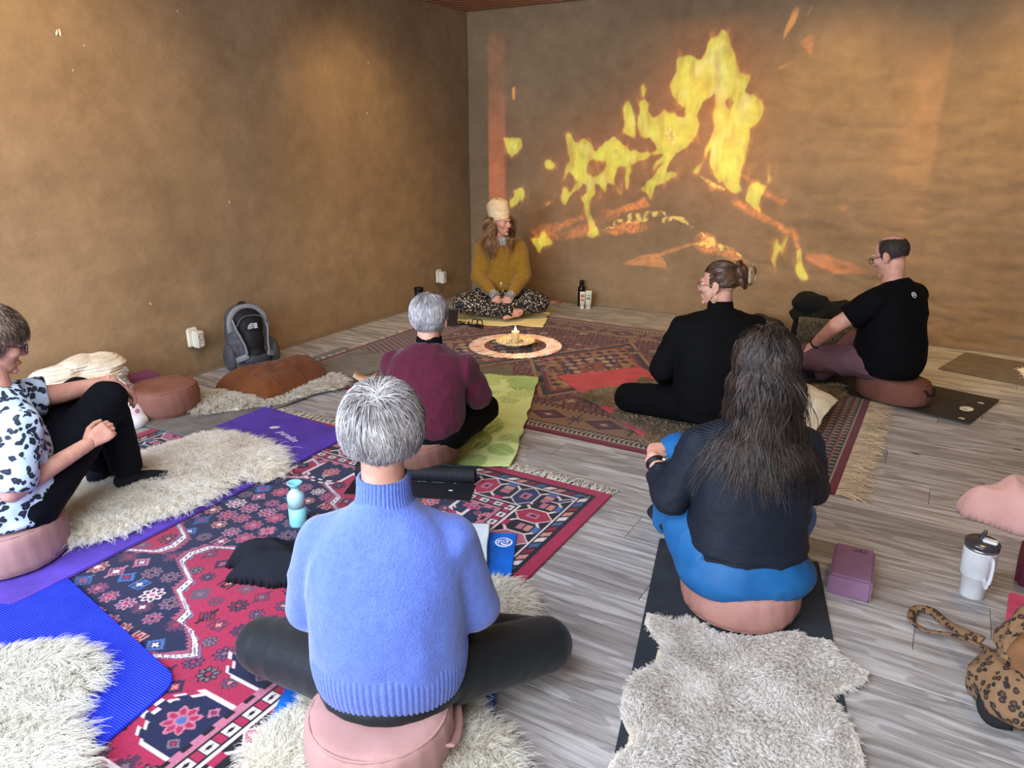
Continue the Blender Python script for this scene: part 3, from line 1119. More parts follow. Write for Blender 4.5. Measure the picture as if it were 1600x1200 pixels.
# second rug, brown and maroon
TAN, MAR, DRK, CRM, RST = C(152, 108, 64), C(86, 28, 34), C(34, 22, 28), C(176, 150, 120), C(138, 66, 42)
cv = Canvas(1.805, 1.262, 0.0042)
X, Y = cv.X, cv.Y
ux, uy = np.abs(X), np.abs(Y)
e = np.minimum(cv.hx - ux, cv.hy - uy)
along = np.where(cv.hx - ux < cv.hy - uy, Y, X)
cv.put(e > -1, MAR)
fld = e > .40
hex1 = np.sin(X * 48) * np.sin(Y * 48)
cv.put(fld & (hex1 > .25), TAN)
cv.put(fld & (hex1 > .55), MAR)
cv.put(fld & (hex1 < -.35), DRK)
cv.put(fld & (hex1 < -.7), RST)
for k in (-1, 0, 1):
    dd = np.abs(X - k * .95) / .52 + np.abs(Y) / .78
    big = fld & (dd < 1)
    cv.put(big, TAN)
    cv.put(big & (dd < .94), DRK)
    cv.put(big & (dd < .86), MAR)
    cv.put(big & (dd < .80), RST)
    cv.put(big & (dd < .76) & (hex1 > 0), TAN)
    cv.put(big & (dd < .76) & (hex1 < -.3), DRK)
    cv.put(big & (dd < .5), MAR)
    cv.put(big & (dd < .46) & (hex1 > .1), CRM)
    cv.put(big & (dd < .46) & (hex1 < -.5), DRK)
    cv.put(big & (dd < .22), RST)
corner = fld & ((1.42 - ux) / .5 + (.86 - uy) / .42 < 1)
cv.put(corner, TAN)
cv.put(corner & (hex1 > .3), DRK)
cv.put(corner & (hex1 < -.4), RST)
rr = random.Random(9)
for q in range(420):
    cx, cy = rr.uniform(-1.4, 1.4), rr.uniform(-.85, .85)
    if rr.random() < .5: cv.motif(cx, cy, rr.uniform(.03, .05), rr.choice([MAR, DRK, CRM, C(120, 78, 92)]), rr.choice([CRM, RST]), rr.randrange(4))
    else: cv.rosette(cx, cy, rr.uniform(.02, .036), rr.choice([CRM, TAN, DRK]), rr.choice([MAR, RST]), DRK)
cv.put((e < .40) & (e > .375), DRK)
cv.put((e < .40) & (e > .375) & (np.sin(along * 170) > 0), TAN)
mb = (e < .375) & (e > .135)
cv.put(mb, C(136, 100, 66))
c1 = ((along / .36) % 1 - .5) * .36
ce = e - .255
dia = np.abs(c1) / .13 + np.abs(ce) / .085
cv.put(mb & (dia < 1.12), TAN)
cv.put(mb & (dia < 1), C(58, 26, 44))
cv.put(mb & (dia < .5), C(100, 40, 50))
cv.put(mb & (dia < .22), CRM)
c2 = (((along + .18) / .36) % 1 - .5) * .36
cv.put(mb & ((np.abs(c2) < .008) & (np.abs(ce) < .09) | (np.abs(ce) < .008) & (np.abs(c2) < .05) | (np.abs(np.abs(ce) - np.abs(c2)) < .008) & (np.abs(c2) < .04)), C(52, 24, 36))
cv.put(mb & (np.sin(X * 300) * np.sin(Y * 300) > .72), RST)
cv.put((e < .135) & (e > .12), DRK)
hb = (e < .12) & (e > .045)
cv.put(hb, DRK)
ch = (along / .028) % 1
cv.put(hb & (np.abs(np.abs(e - .0825) * 18 - ch) < .3), CRM)
cv.put((e < .05) & (e > .04), CRM)
cv.put((e < .04), C(112, 24, 40))
# striped ends beside the fringe
en = (cv.hx - ux)
se = (en < .34) & (en > .05)
cv.put(se, DRK)
rowi = np.floor(en / .042)
cv.put(se & (((en / .042) % 1) < .18), C(150, 60, 60))
cv.put(se & (((en / .042) % 1) > .3) & (np.abs(((Y / .05 + rowi * .5) % 1) - .5) < .5 * ((en / .042) % 1)) & (np.sin(Y * 250) > -.3), CRM)
cv.A *= .72
R2 = thing('rug', 'brown and maroon patterned rug under the candle plate, farther of two', 'rug', (-2.075, 4.645))
obj('pile', prism([(-1.805, -1.262), (1.805, -1.262), (1.805, 1.262), (-1.805, 1.262)], 0.0012, 0.009, .002), rug_material('brown_maroon_wool', cv, .35), R2)
beige_cotton = M('beige_cotton_fringe', (224, 204, 174), rough=0.9, island=.15)
fringe(R2, (1.80, -1.26), (1.80, 1.26), (1, 0), .135, 1100, beige_cotton, 5)
fringe(R2, (-1.80, -1.26), (-1.80, 1.26), (-1, 0), .06, 300, beige_cotton, 6)
R2['label'] = 'brown and maroon patterned rug under the candle plate, farther of two'
ZR = 0.009      # top of the rugs


# ================================================================== mats
def foam(name, c, ribs=None, rough=.75, **k):
    return M(name, c, rough=rough, nscale=9, bump=.25, bscale=180, bdist=.002, ribs=ribs, spec=.25, **k)


def mat_slab(name, label, poly, z, th, material, r=0.02, cat='mat', group=None, bevel=.002):
    c = np.mean(np.array(poly), 0)
    root = thing(name, label, cat, (c[0], c[1], z), group=group)
    pts = round_poly([(x - c[0], y - c[1]) for x, y in poly], r)
    obj('sheet', prism(pts, 0, th, bevel), material, root)
    return root, c


white_ink = M('white_print', (235, 235, 238), rough=.6)
dark_ink = M('dark_print', (26, 30, 40), rough=.6)


def wpos(root, px, py, z):
    """local position on a thing for the floor point seen at a pixel."""
    x, y = fl(px, py, z)
    return (x - root.location.x, y - root.location.y, z - root.location.z)


purple = foam('purple_foam', (92, 66, 172))
PM, pc = mat_slab('yoga_mat', 'long purple foam mat with white lettering, sheepskin lying along it', [(-2.60, 0.98), (-2.66, 2.80), (-3.42, 2.86), (-3.36, 1.02)], ZR + .0005, .011, purple, [.07, .05, .05, .07], bevel=.004)
lp = wpos(PM, 438, 681, .0215)
text_mesh('purelite', .062, white_ink, 'lettering', PM, (lp[0] + .04, lp[1] + .02, .0113), (0, 0, math.radians(-17)), .0003, shear=.2)
me = shells_mesh('drop', [ell((0, 0, 0), (.017, .03, .0005), None, 8)])
o = obj('logo_drop', me, white_ink, PM); o.location = (lp[0] - .125, lp[1] + .075, .0113); o.rotation_euler = (0, 0, -.9)

bluer = foam('royal_blue_foam', (34, 56, 222), ribs=(1, 130), rough=.65)
BMp = [(-1.78, 1.06), (-2.62, 1.20), (-2.90, -.45), (-1.52, -.5)]
BM, _ = mat_slab('yoga_mat', 'royal blue ribbed mat in the near left corner', BMp, ZR + .0002, .0085, bluer, [.07, .03, .02, .02], bevel=.003)
BM.rotation_euler = (0, 0, 0)

blue = foam('sky_blue_rubber', (20, 108, 216), ribs=(0, 90))
DMp = [(-1.345, 2.324), (-1.894, 2.035), (-1.09, .40), (-.54, .69)]
DMm, _ = mat_slab('yoga_mat', 'bright blue mat under the person in the light blue sweater', DMp, ZR + .001, .005, blue, .008)
lp = wpos(DMm, 787, 847, .016)
lg = empty('logo_badge'); lg.parent = DMm; lg.location = (lp[0], lp[1], .0052); lg.rotation_euler = (0, 0, YAW)
obj('disc', prism([(.036 * math.cos(a), .036 * math.sin(a)) for a in np.linspace(0, 2 * pi, 24, endpoint=False)], 0, .0004), white_ink, lg)
sw = [tube([(r * math.cos(a + k * 2.09) , r * math.sin(a + k * 2.09), .0006) for a, r in zip(np.linspace(0, 2.4, 8), np.linspace(.004, .026, 8))], .003, 5) for k in range(3)]
sw.append(tube([(.026 * math.cos(a), .026 * math.sin(a), .0006) for a in np.linspace(0, 2 * pi, 20, endpoint=False)], .0018, 5, True))
obj('swirl', shells_mesh('swirl', sw), blue, lg)

slate = foam('dark_slate_rubber', (52, 58, 66), ribs=(0, 150), rough=.65)
EMp = [(-.24, 2.74), (-.83, 2.60), (-.40, .86), (.20, 1.0)]
mat_slab('yoga_mat', 'dark slate mat under the person with long dark hair', EMp, .001, .006, slate, .01)

charcoal = foam('charcoal_rubber', (58, 52, 46), rough=.7)
GMp = [(.425, 5.28), (.262, 4.71), (-1.42, 5.19), (-1.26, 5.76)]
GMm, _ = mat_slab('yoga_mat', 'charcoal mat with a white oval mark, under the person in the black t-shirt', GMp, ZR + .001, .005, charcoal, .006)
lp = wpos(GMm, 1510, 639, .014)
lg = empty('logo_badge'); lg.parent = GMm; lg.location = (lp[0], lp[1], .0052); lg.rotation_euler = (0, 0, math.radians(75))
cream_ink = M('cream_print', (236, 230, 210), rough=.6)
obj('oval', prism([(.05 * math.cos(a), .036 * math.sin(a)) for a in np.linspace(0, 2 * pi, 28, endpoint=False)], 0, .0004), cream_ink, lg)
text_mesh('ec', .03, dark_ink, 'lettering', lg, (-.012, .004, .0006), (0, 0, -1.2), .0002)
for px, py in ((1533, 630), (1503, 654)):
    q = wpos(GMm, px, py, .014)
    sh = [ell((0.0, .012, 0), (.018, .005, .0004), None, 6), ell((.004, 0, 0), (.020, .004, .0004), None, 6), ell((-.002, -.011, 0), (.014, .004, .0004), None, 6)]
    o = obj('print_mark', shells_mesh('mark', sh), cream_ink, GMm); o.location = (q[0], q[1], .0054); o.rotation_euler = (0, 0, .9)

stone = foam('stone_grey_rubber', (112, 102, 92), rough=.75)
mat_slab('yoga_mat', 'plain taupe grey mat along the back wall at the far right', [(.237, 6.472), (.069, 5.868), (1.70, 5.42), (1.87, 6.02)], .001, .005, stone, .006)

lgrey = foam('pale_grey_rubber', (128, 124, 118), rough=.75)
# long grey mat at the left, its near end lifted by the rug edge
root = thing('yoga_mat', 'light grey mat along the left wall, brown blanket on it', 'mat', (-3.63, 3.2, 0))
rs = []
nrow = 40
for i in range(nrow):
    t_ = i / (nrow - 1)
    y = 2.30 + t_ * 1.85
    x0, x1 = -3.99 - .0 * t_, -3.36 + .05 * t_
    zz = .012 + .006 * math.sin(t_ * 17) * max(0, 1 - t_ * 3) + .02 * max(0, .1 - t_) * 10 * .5
    sag = .03 * math.exp(-((t_ - .12) / .1) ** 2)
    rs.append(np.array([(x0 + 3.63, y - 3.2, .0015 if t_ > .5 else .002), (x1 + 3.63 + sag, y - 3.2, zz), (x1 + 3.63 + sag, y - 3.2, zz + .005), (x0 + 3.63, y - 3.2, .0065)]))
obj('sheet', shells_mesh('sheet', [loft(rs)], False), lgrey, root)

red_m = foam('coral_red_rubber', (190, 82, 94), rough=.7)
mat_slab('yoga_mat', 'coral red mat under the person with the hair clip', [(-2.184, 4.316), (-1.767, 4.805), (-.42, 3.70), (-.84, 3.22)], ZR + .001, .005, red_m, .006)

gm = foam('olive_grey_rubber', (98, 92, 82))
mat_slab('yoga_mat', 'dark olive grey mat end showing beyond the green towel', [fl(802, 573), fl(802, 592), (-2.1, 3.1), (-2.62, 2.95), fl(745, 575)], ZR + .0005, .004, gm, .004)

# rolled black mat
blkf = foam('black_foam', (30, 31, 35), ribs=None, rough=.6)
a, b = np.array(fl(556, 752)), np.array(fl(741, 762))
ax = (b - a) / np.linalg.norm(b - a); nrmv = np.array([-ax[1], ax[0]])
RM = thing('yoga_mat', 'black mat rolled up behind the person in the maroon sweater', 'mat', (*((a + b) / 2), ZR), math.atan2(ax[1], ax[0]))
Lr = np.linalg.norm(b - a)
prof = []
for th in np.linspace(0, 2 * pi * 3.2, 90):
    r = .018 + .0083 * th / (2 * pi)
    prof.append((r * math.cos(th), r * math.sin(th)))
prof_o = [(x, y) for x, y in prof]
prof_i = [((math.hypot(x, y) - .0065) * math.cos(math.atan2(y, x)), (math.hypot(x, y) - .0065) * math.sin(math.atan2(y, x))) for x, y in prof]
sec = prof_o + prof_i[::-1]
zc = max(-min(y for x, y in prof_o), .03)
rg_ = [np.array([(s * Lr / 2, p[0] + .03, p[1] + zc) for p in sec]) for s in np.linspace(-1, 1, 30)]
V, F = loft(rg_)
me = shells_mesh('roll', [(V, F)], False)
obj('roll', me, foam('black_foam_ribbed', (34, 35, 40), ribs=(0, 95), rough=.5), RM)
obj('flap', bevel_box((-.0, -.075, .003), (Lr * 1.02, .16, .005), .002), blkf, RM)
o = obj('print_mark', shells_mesh('m', [ell((0, 0, 0), (.011, .006, .0006), None, 6)]), white_ink, RM); o.location = (Lr * .33, -.07, .006)


# ================================================================== sheepskins
def fur(root, name, poly, z, height, length, n, width, material, flow=None, curl=.4, lean=.75, seed=0, S=5, radial=1.0, part='wool'):
    """wool strands over an outline (room coordinates); root at its middle."""
    r = np.random.default_rng(seed)
    P = np.array(poly)
    lo, hi = P.min(0), P.max(0)
    pts = []
    while sum(len(p) for p in pts) < n:
        q = lo + r.random((n * 2, 2)) * (hi - lo)
        pts.append(q[inside(poly, q[:, 0], q[:, 1])])
    q = np.concatenate(pts)[:n]
    d, gx, gy = edge_dist(poly, q[:, 0], q[:, 1])
    g = np.stack([gx, gy], 1); g /= (np.linalg.norm(g, axis=1, keepdims=True) + 1e-9)
    w = np.exp(-d / .05)[:, None] * radial
    cl = r.random((max(8, n // 26), 2)) * (hi - lo) + lo          # locks of wool
    ang = (n2(q[:, 0] * 7, q[:, 1] * 7, seed + 2, 2) - .5) * 2 * pi * 1.8
    h = np.stack([np.cos(ang), np.sin(ang)], 1) * curl + r.normal(0, .22, (n, 2))
    if flow is not None: h = h + np.array(flow)
    h = h * (1 - w * .7) + g * w * 1.2
    key = np.floor(q / (width * 5.0)).astype(int)
    hsh = _h(key[:, 0], key[:, 1], np.full(n, seed)) - .5
    hs2 = _h(key[:, 0] + 91, key[:, 1] + 7, np.full(n, seed)) - .5
    h = h + np.stack([hsh, hs2], 1) * .9
    cen = (key + .5 + np.stack([hsh, hs2], 1)) * width * 5.0
    zz = z + height * (1 - np.exp(-d / .035)) * (.75 + .5 * n2(q[:, 0] * 9, q[:, 1] * 9, seed + 6, 2))
    L = length * r.uniform(.6, 1.2, n) * (.8 + .5 * (hsh + .5))
    s = np.linspace(0, 1, S)
    up = np.sqrt(np.clip(1 - lean ** 2, .05, 1))
    hor = (h * lean)[:, None] * (s ** 1.25)[None, :, None] * L[:, None, None]
    hor = hor + ((cen - q)[:, None] * .55) * (s ** 1.5)[None, :, None]
    wig = .10 * L[:, None] * np.sin(s[None] * 7 + r.random((n, 1)) * 6) * s[None]
    perp = np.stack([-h[:, 1], h[:, 0]], 1)
    A = np.zeros((n, S, 3))
    A[..., :2] = q[:, None] + hor + perp[:, None] * wig[..., None]
    A[..., 2] = zz[:, None] + L[:, None] * up * np.sin(s * 2.2)[None] * .62
    A[..., 2] = np.maximum(A[..., 2], z * .5 + .002)
    o = np.zeros((n, S, 3)); o[..., 2] = 1.0; o[..., 0] = r.normal(0, .5, (n, 1)); o[..., 1] = r.normal(0, .5, (n, 1))
    W = width * r.uniform(.6, 1.3, (n, 1)) * (1 - .75 * s ** 1.6)[None]
    A -= np.array(root.location)
    V, F = strands(A, W, o)
    return obj(part, smooth(fast_mesh(name, V, F)), material, root, kind='stuff')


def wool_mat(name, c, c2, island=.16):
    m = M(name, c, c2, rough=.9, nscale=7, island=island, spec=.15)
    return translucent(m, .42)


def sheepskin(label, poly, z, height, length, n, width, material, hide_mat, name='sheepskin', bare=(), group=None, **k):
    c = np.mean(np.array(poly), 0)
    root = thing(name, label, 'sheepskin', (c[0], c[1], z), group=group)
    pts = [(x - c[0], y - c[1]) for x, y in poly]
    obj('hide', prism(pts, 0.0, max(.004, height * .55), min(.012, height * .2)), hide_mat, root)
    fur(root, name, poly, z, height, length, n, width, material, **k)
    for b in bare:
        bc = [(x - c[0], y - c[1]) for x, y in b]
        obj('bare_skin', prism(bc, 0.0, max(.006, height * .6)), M('bare_hide', (226, 216, 190)), root)
    return root


def wobble(poly, amp, seed, n=8):
    """finer, uneven outline."""
    out = []
    r = random.Random(seed)
    k = len(poly)
    for i in range(k):
        a, b = np.array(poly[i]), np.array(poly[(i + 1) % k])
        m = max(1, int(np.linalg.norm(b - a) / .035))
        d = (b - a) / (np.linalg.norm(b - a) + 1e-9); nn = np.array([-d[1], d[0]])
        for t_ in np.arange(m) / m:
            out.append(tuple(a + (b - a) * t_ + nn * r.uniform(-amp, amp)))
    return out


ivory, ivory_h = wool_mat('ivory_wool', (255, 252, 245), (252, 246, 232), .07), M('ivory_skin', (240, 230, 206))
cwhite = wool_mat('white_wool', (236, 232, 222), (226, 220, 206), .08)
PLY = wobble(fls([(66, 862), (95, 800), (130, 745), (215, 712), (290, 690), (325, 678), (385, 684), (428, 698), (452, 735), (420, 752), (380, 750), (340, 772), (300, 797), (250, 808), (200, 832), (130, 850)], .03), .008, 1)
sheepskin('long shaggy cream sheepskin along the purple mat', PLY, ZR + .0115, .03, .055, 46000, .0024, ivory, ivory_h, seed=11, flow=(.15, -.25), curl=.6)
PLY = wobble(fls([(-90, 1050), (-20, 1022), (60, 1012), (110, 1008), (148, 1026), (153, 1052), (138, 1082), (106, 1102), (122, 1132), (138, 1166), (130, 1205), (100, 1290), (-120, 1330)], .03), .006, 2)
sheepskin('white sheepskin on the royal blue mat in the near left corner', PLY, ZR + .009, .03, .045, 42000, .0020, cwhite, ivory_h, seed=12, curl=.5, flow=(.35, -.1))
PLY = wobble(fls([(600, 960), (700, 915), (735, 908), (765, 902), (800, 907), (828, 925), (836, 950), (806, 975), (750, 1000), (730, 1050), (742, 1110), (795, 1150), (822, 1205), (800, 1290), (600, 1380), (390, 1290), (372, 1195), (402, 1150), (440, 1122), (480, 1090), (520, 1030)], .03), .006, 3)
sheepskin('fluffy white sheepskin under the person in the light blue sweater', PLY, ZR + .0065, .03, .04, 60000, .0018, cwhite, ivory_h, seed=13, curl=.5)
shorn, shorn_h = wool_mat('shorn_beige_wool', (238, 234, 228), (216, 208, 200), .10), M('beige_skin', (226, 218, 206))
PLY = fls([(1011, 956), (1030, 960), (1051, 969), (1076, 962), (1100, 975), (1117, 988), (1174, 994), (1225, 985), (1247, 985), (1252, 992), (1288, 997), (1302, 1008), (1313, 1026), (1340, 1040), (1361, 1050), (1352, 1066), (1320, 1078), (1296, 1088), (1307, 1105), (1325, 1120), (1338, 1145), (1350, 1180), (1362, 1260), (1330, 1340), (960, 1340), (935, 1250), (946, 1202), (960, 1178), (975, 1168), (985, 1150), (978, 1135), (968, 1110), (972, 1085), (988, 1050), (1015, 1038), (1032, 1030), (1035, 1012), (1018, 990), (1006, 972)], .015)
br = [fls([(1028, 1016), (1044, 1018), (1036, 1034), (1022, 1040)], .012), fls([(985, 1135), (1000, 1130), (995, 1160), (980, 1172)], .012), fls([(1285, 1090), (1302, 1090), (1310, 1106), (1292, 1108)], .012)]
sheepskin('shorn beige sheepskin with leg flaps on the dark slate mat', wobble(PLY, .003, 4), .0075, .014, .015, 80000, .0022, shorn, shorn_h, bare=br, seed=14, curl=1.0, lean=.7, radial=.6)
PLY = wobble(fls([(296, 645), (308, 615), (352, 612), (420, 628), (470, 600), (528, 585), (542, 596), (536, 606), (490, 616), (440, 632), (372, 641), (315, 648)], .015), .006, 5)
strip = sheepskin('narrow shaggy white sheepskin under the brown suede blanket', PLY, .0135, .02, .045, 12000, .0042, cwhite, ivory_h, seed=15, flow=(.3, -.3))
hidew, hide_h = wool_mat('grey_brown_fur', (186, 164, 134), (120, 102, 82), .2), M('fur_skin', (120, 100, 80))
PLY = wobble(fls([(900, 620), (925, 611), (985, 604), (1005, 590), (1040, 606), (1100, 640), (1200, 618), (1270, 602), (1316, 602), (1324, 618), (1300, 634), (1180, 668), (1110, 690), (1064, 692), (1036, 690), (1018, 700), (1000, 694), (1012, 678), (975, 661), (955, 648), (966, 637), (935, 633)], .015), .004, 6)
sheepskin('grey brown reindeer hide on the coral red mat', PLY, ZR + .0065, .018, .022, 20000, .0038, hidew, hide_h, name='fur_hide', seed=16, flow=(-.3, .1))
bpy.data.objects['fur_hide']['category'] = 'hide'
PLY = wobble([(.56, 6.10), (.60, 5.86), (1.5, 5.6), (1.6, 6.05), (.8, 6.25)], .008, 7)
sheepskin('cream sheepskin on the taupe mat at the right picture edge', PLY, .007, .03, .035, 5000, .005, ivory, ivory_h, seed=17)


# ================================================================== cushions
def zafu(label, loc, r, h, material, rz=0.0, sx=1.0, sy=1.0, sag=.01, tilt=(0, 0), seed=0, handle=False, group='round meditation cushions'):
    root = thing('meditation_cushion', label, 'cushion', loc, rz, group)
    prof = [(.0, 0), (.80, 0), (.90, .02), (.955, .08), (.985, .22), (1.0, .45), (.995, .65), (.975, .82), (.945, .90), (.90, .945), (.80, .972), (.6, .992), (.3, 1.0), (.0, 1.0)]
    n = 72
    a = np.linspace(0, 2 * pi, n, endpoint=False)
    rs = []
    for rad, zz in prof:
        rad = max(rad, .02)
        pl_ = 1 + .012 * np.sin(a * 23 + 3 * zz) * (rad > .7)
        dz = -sag * math.exp(-(rad / .5) ** 2) if zz > .9 else 0
        rs.append(np.stack([r * rad * sx * np.cos(a) * pl_, r * rad * sy * np.sin(a) * pl_, np.full(n, h * zz + dz)], 1))
    R = euler(tilt[0], tilt[1], 0)

    def place(me):
        V = getv(me) @ R.T
        setv(me, V)
        return me
    me = shells_mesh('cover', [loft(rs)])
    folds(me, .006, (9, 9, 16), seed)
    lift = 0.0
    V = getv(me) @ R.T
    lift = -V[:, 2].min()
    V[:, 2] += lift
    setv(me, V)
    obj('cover', me, material, root)
    for zz, rad in ((.93, .925), (.05, .925)):
        ring_ = [(r * rad * sx * math.cos(t_), r * rad * sy * math.sin(t_), h * zz) for t_ in np.linspace(0, 2 * pi, 48, endpoint=False)]
        me = place(shells_mesh('piping', [tube(ring_, .004, 6, True)]))
        V = getv(me); V[:, 2] += lift; setv(me, V)
        obj('piping', me, material, root)
    if handle:
        hp = spline([(r * 1.0 * sx, -.07, h * .62), (r * 1.05 * sx, -.03, h * .5), (r * 1.05 * sx, .03, h * .5), (r * 1.0 * sx, .07, h * .62)], 12)
        me = place(shells_mesh('handle', [tube(hp, [(.004, .014)] * 12, 8)]))
        V = getv(me); V[:, 2] += lift; setv(me, V)
        obj('handle', me, material, root)
    return root


mauve = M('mauve_cotton', (168, 122, 112), (154, 108, 98), rough=.85, bump=.3, bscale=300, bdist=.002, sheen=.1)
rosy = M('dusty_pink_cotton', (172, 130, 124), (158, 117, 111), rough=.85, bump=.3, bscale=300, bdist=.002, sheen=.1)
brownc = M('brown_cotton', (116, 72, 58), (102, 62, 50), rough=.85, bump=.3, bscale=300, bdist=.002)


def onx(px, py, X):
    d = ray(px, py); t = X / d[0]
    return np.array([X, d[1] * t, CAM_H + d[2] * t])


def ony(px, py, Y):
    d = ray(px, py); t = Y / d[1]
    return np.array([d[0] * t, Y, CAM_H + d[2] * t])


def heap(name, label, cat, ells, mat, voxel=.01, amp=.012, freq=(9, 9, 9), seed=0, z0=0.0, it=4, ridge=True, part='cloth', root=None, group=None):
    """soft heap of cloth: merged lumps with folds, flat below."""
    c = ells[0][:2]
    if root is None:
        root = thing(name, label, cat, (c[0], c[1], z0), group=group)
    sh = [ell(e[:3], e[3:6], euler(0, 0, e[6] if len(e) > 6 else 0)) for e in ells]
    me = blend(name, sh, voxel, it)
    folds(me, amp, freq, seed, ridge)
    V = getv(me)
    V[:, 2] = np.where(V[:, 2] < z0, z0 + (V[:, 2] - z0) * .02, V[:, 2])
    setv(me, V)
    obj(part, me, mat, root, world=True)
    return root


def mound(name, label, cat, poly, z0, H, mat, seed=0, freq=6.0, fold=.5, edge=.05, res=.008, part='cloth', warp=.06, base=.45, group=None):
    """crumpled cloth: a folded height field over an outline, closed below."""
    P = np.array(poly)
    lo, hi = P.min(0) - .02, P.max(0) + .02
    nx, ny = int((hi[0] - lo[0]) / res), int((hi[1] - lo[1]) / res)
    X, Y = np.meshgrid(np.linspace(lo[0], hi[0], nx), np.linspace(lo[1], hi[1], ny))
    wx = X + warp * (n2(X * 5, Y * 5, seed + 1, 2) - .5) * 2
    wy = Y + warp * (n2(X * 5, Y * 5, seed + 2, 2) - .5) * 2
    ins = inside(poly, X + .3 * (wx - X), Y + .3 * (wy - Y))
    d, _, _ = edge_dist(poly, X, Y)
    r1 = (1 - np.abs(2 * n2(wx * freq, wy * freq * .6, seed + 3, 1) - 1)) ** 1.5
    r2 = (1 - np.abs(2 * n2(wx * freq * 1.3, wy * freq * 2.4, seed + 4, 1) - 1)) ** 2
    r3 = n2(wx * 3, wy * 3, seed + 5, 1)
    h = H * (1 - np.exp(-d / edge)) * (base + (1 - base) * r3 + fold * (.6 * r1 + .4 * r2 - .4)) + .012
    idx = -np.ones(X.shape, int)
    m = ins
    idx[m] = np.arange(m.sum())
    n = int(m.sum())
    V = np.stack([X[m], Y[m], z0 + np.maximum(h[m], .006)], -1)
    q = m[:-1, :-1] & m[:-1, 1:] & m[1:, 1:] & m[1:, :-1]
    a, b, c, e = idx[:-1, :-1][q], idx[:-1, 1:][q], idx[1:, 1:][q], idx[1:, :-1][q]
    F = np.stack([a, b, c, e], -1)
    B = V.copy(); B[:, 2] = z0 + .001
    ed = np.concatenate([F[:, [0, 1]], F[:, [1, 2]], F[:, [2, 3]], F[:, [3, 0]]])
    key = ed[:, 0].astype(np.int64) * n + ed[:, 1]
    rev = ed[:, 1].astype(np.int64) * n + ed[:, 0]
    bd = ed[~np.isin(key, rev)]
    Fs = np.stack([bd[:, 0], bd[:, 0] + n, bd[:, 1] + n, bd[:, 1]], -1)
    me = fast_mesh(name, np.vstack([V, B]), np.vstack([F, F[:, ::-1] + n, Fs]))
    bm = bmesh.new(); bm.from_mesh(me)
    bmesh.ops.delete(bm, geom=[v for v in bm.verts if not v.link_faces], context='VERTS')
    tv = [v for v in bm.verts if v.co.z > z0 + .004]
    for _ in range(2): bmesh.ops.smooth_vert(bm, verts=tv, factor=.5, use_axis_x=True, use_axis_y=True, use_axis_z=True)
    bm.to_mesh(me); bm.free()
    cen = P.mean(0)
    root = thing(name, label, cat, (cen[0], cen[1], z0), group=group)
    obj(part, smooth(me), mat, root, world=True)
    return root


def sheet(name, label, cat, c00, c10, c11, c01, z, mat, nu=50, nv=50, wave=.006, freq=7, th=.004, edge=.006, seed=0, hook=None, group=None, part='cloth'):
    """cloth lying on something: four corners (room xy), wrinkled, with thickness."""
    u, v = np.meshgrid(np.linspace(0, 1, nu), np.linspace(0, 1, nv))
    c = [np.array(p, float) for p in (c00, c10, c11, c01)]
    Pq = (1 - u)[..., None] * (1 - v)[..., None] * c[0] + u[..., None] * (1 - v)[..., None] * c[1] + u[..., None] * v[..., None] * c[2] + (1 - u)[..., None] * v[..., None] * c[3]
    x, y = Pq[..., 0], Pq[..., 1]
    wob = edge * (n2(x * 14, y * 14, seed + 1) - .5) * 2
    x = x + wob; y = y + edge * (n2(x * 14, y * 14, seed + 2) - .5) * 2
    n = fbm(np.stack([x * freq, y * freq, np.zeros_like(x)], -1), seed, 2)
    h = wave * np.clip((1 - np.abs(2 * n - 1)) * 2.2 - 1.1, 0, 1)
    if hook is not None:
        h = h + hook(u, v, x, y)
    cen = np.mean(c, 0)
    root = thing(name, label, cat, (cen[0], cen[1], z), group=group)
    top = np.stack([x - cen[0], y - cen[1], h + th], -1).reshape(-1, 3)
    bot = np.stack([x - cen[0], y - cen[1], h + .0003], -1).reshape(-1, 3)
    idx = np.arange(nu * nv).reshape(nv, nu)
    F = np.stack([idx[:-1, :-1], idx[:-1, 1:], idx[1:, 1:], idx[1:, :-1]], -1).reshape(-1, 4)
    N = nu * nv
    rim = np.concatenate([idx[0, :], idx[1:, -1], idx[-1, -2::-1], idx[-2:0:-1, 0]])
    r2 = np.roll(rim, -1)
    Fr = np.stack([rim, rim + N, r2 + N, r2], -1)
    me = smooth(fast_mesh(name, np.vstack([top, bot]), np.vstack([F, F[:, ::-1] + N, Fr])))
    obj(part, me, mat, root)
    return root


def lathe(prof, k=32):
    a = np.linspace(0, 2 * pi, k, endpoint=False)
    return loft([np.stack([max(r, 1e-4) * np.cos(a), max(r, 1e-4) * np.sin(a), np.full(k, z)], 1) for r, z in prof])


# ------------------------------------------------------------------ cushions in place
zafu('brown round cushion standing free by the purple block at the left wall', (*fl(260, 643), .004), .198, .17, M('chestnut_cotton', (138, 92, 78), (124, 80, 66), bump=.3, bscale=300, bdist=.002), .4, seed=2)
CC = zafu('dusty pink cushion at the left picture edge, under the person in leopard print', (-2.93, 1.17, .022), .20, .17, rosy, .2, seed=3)
CB = zafu('mauve brown cushion tipped up under the person in the maroon sweater', (-2.11, 2.69, .016), .205, .19, M('cocoa_cotton', (124, 86, 72), (112, 76, 64), bump=.3, bscale=300, bdist=.002), .1, tilt=(0.30, 0.12), seed=4)
CD = zafu('dusty pink cushion with side handle under the person in the light blue sweater', (-1.075, 1.15, .022), .19, .148, rosy, math.radians(28), seed=5, handle=True)
CE = zafu('terracotta pink cushion under the person with long dark hair', (-.44, 2.315, .008), .200, .135, M('terracotta_cotton', (176, 128, 118), (164, 117, 107), bump=.3, bscale=300, bdist=.002), .5, seed=6)
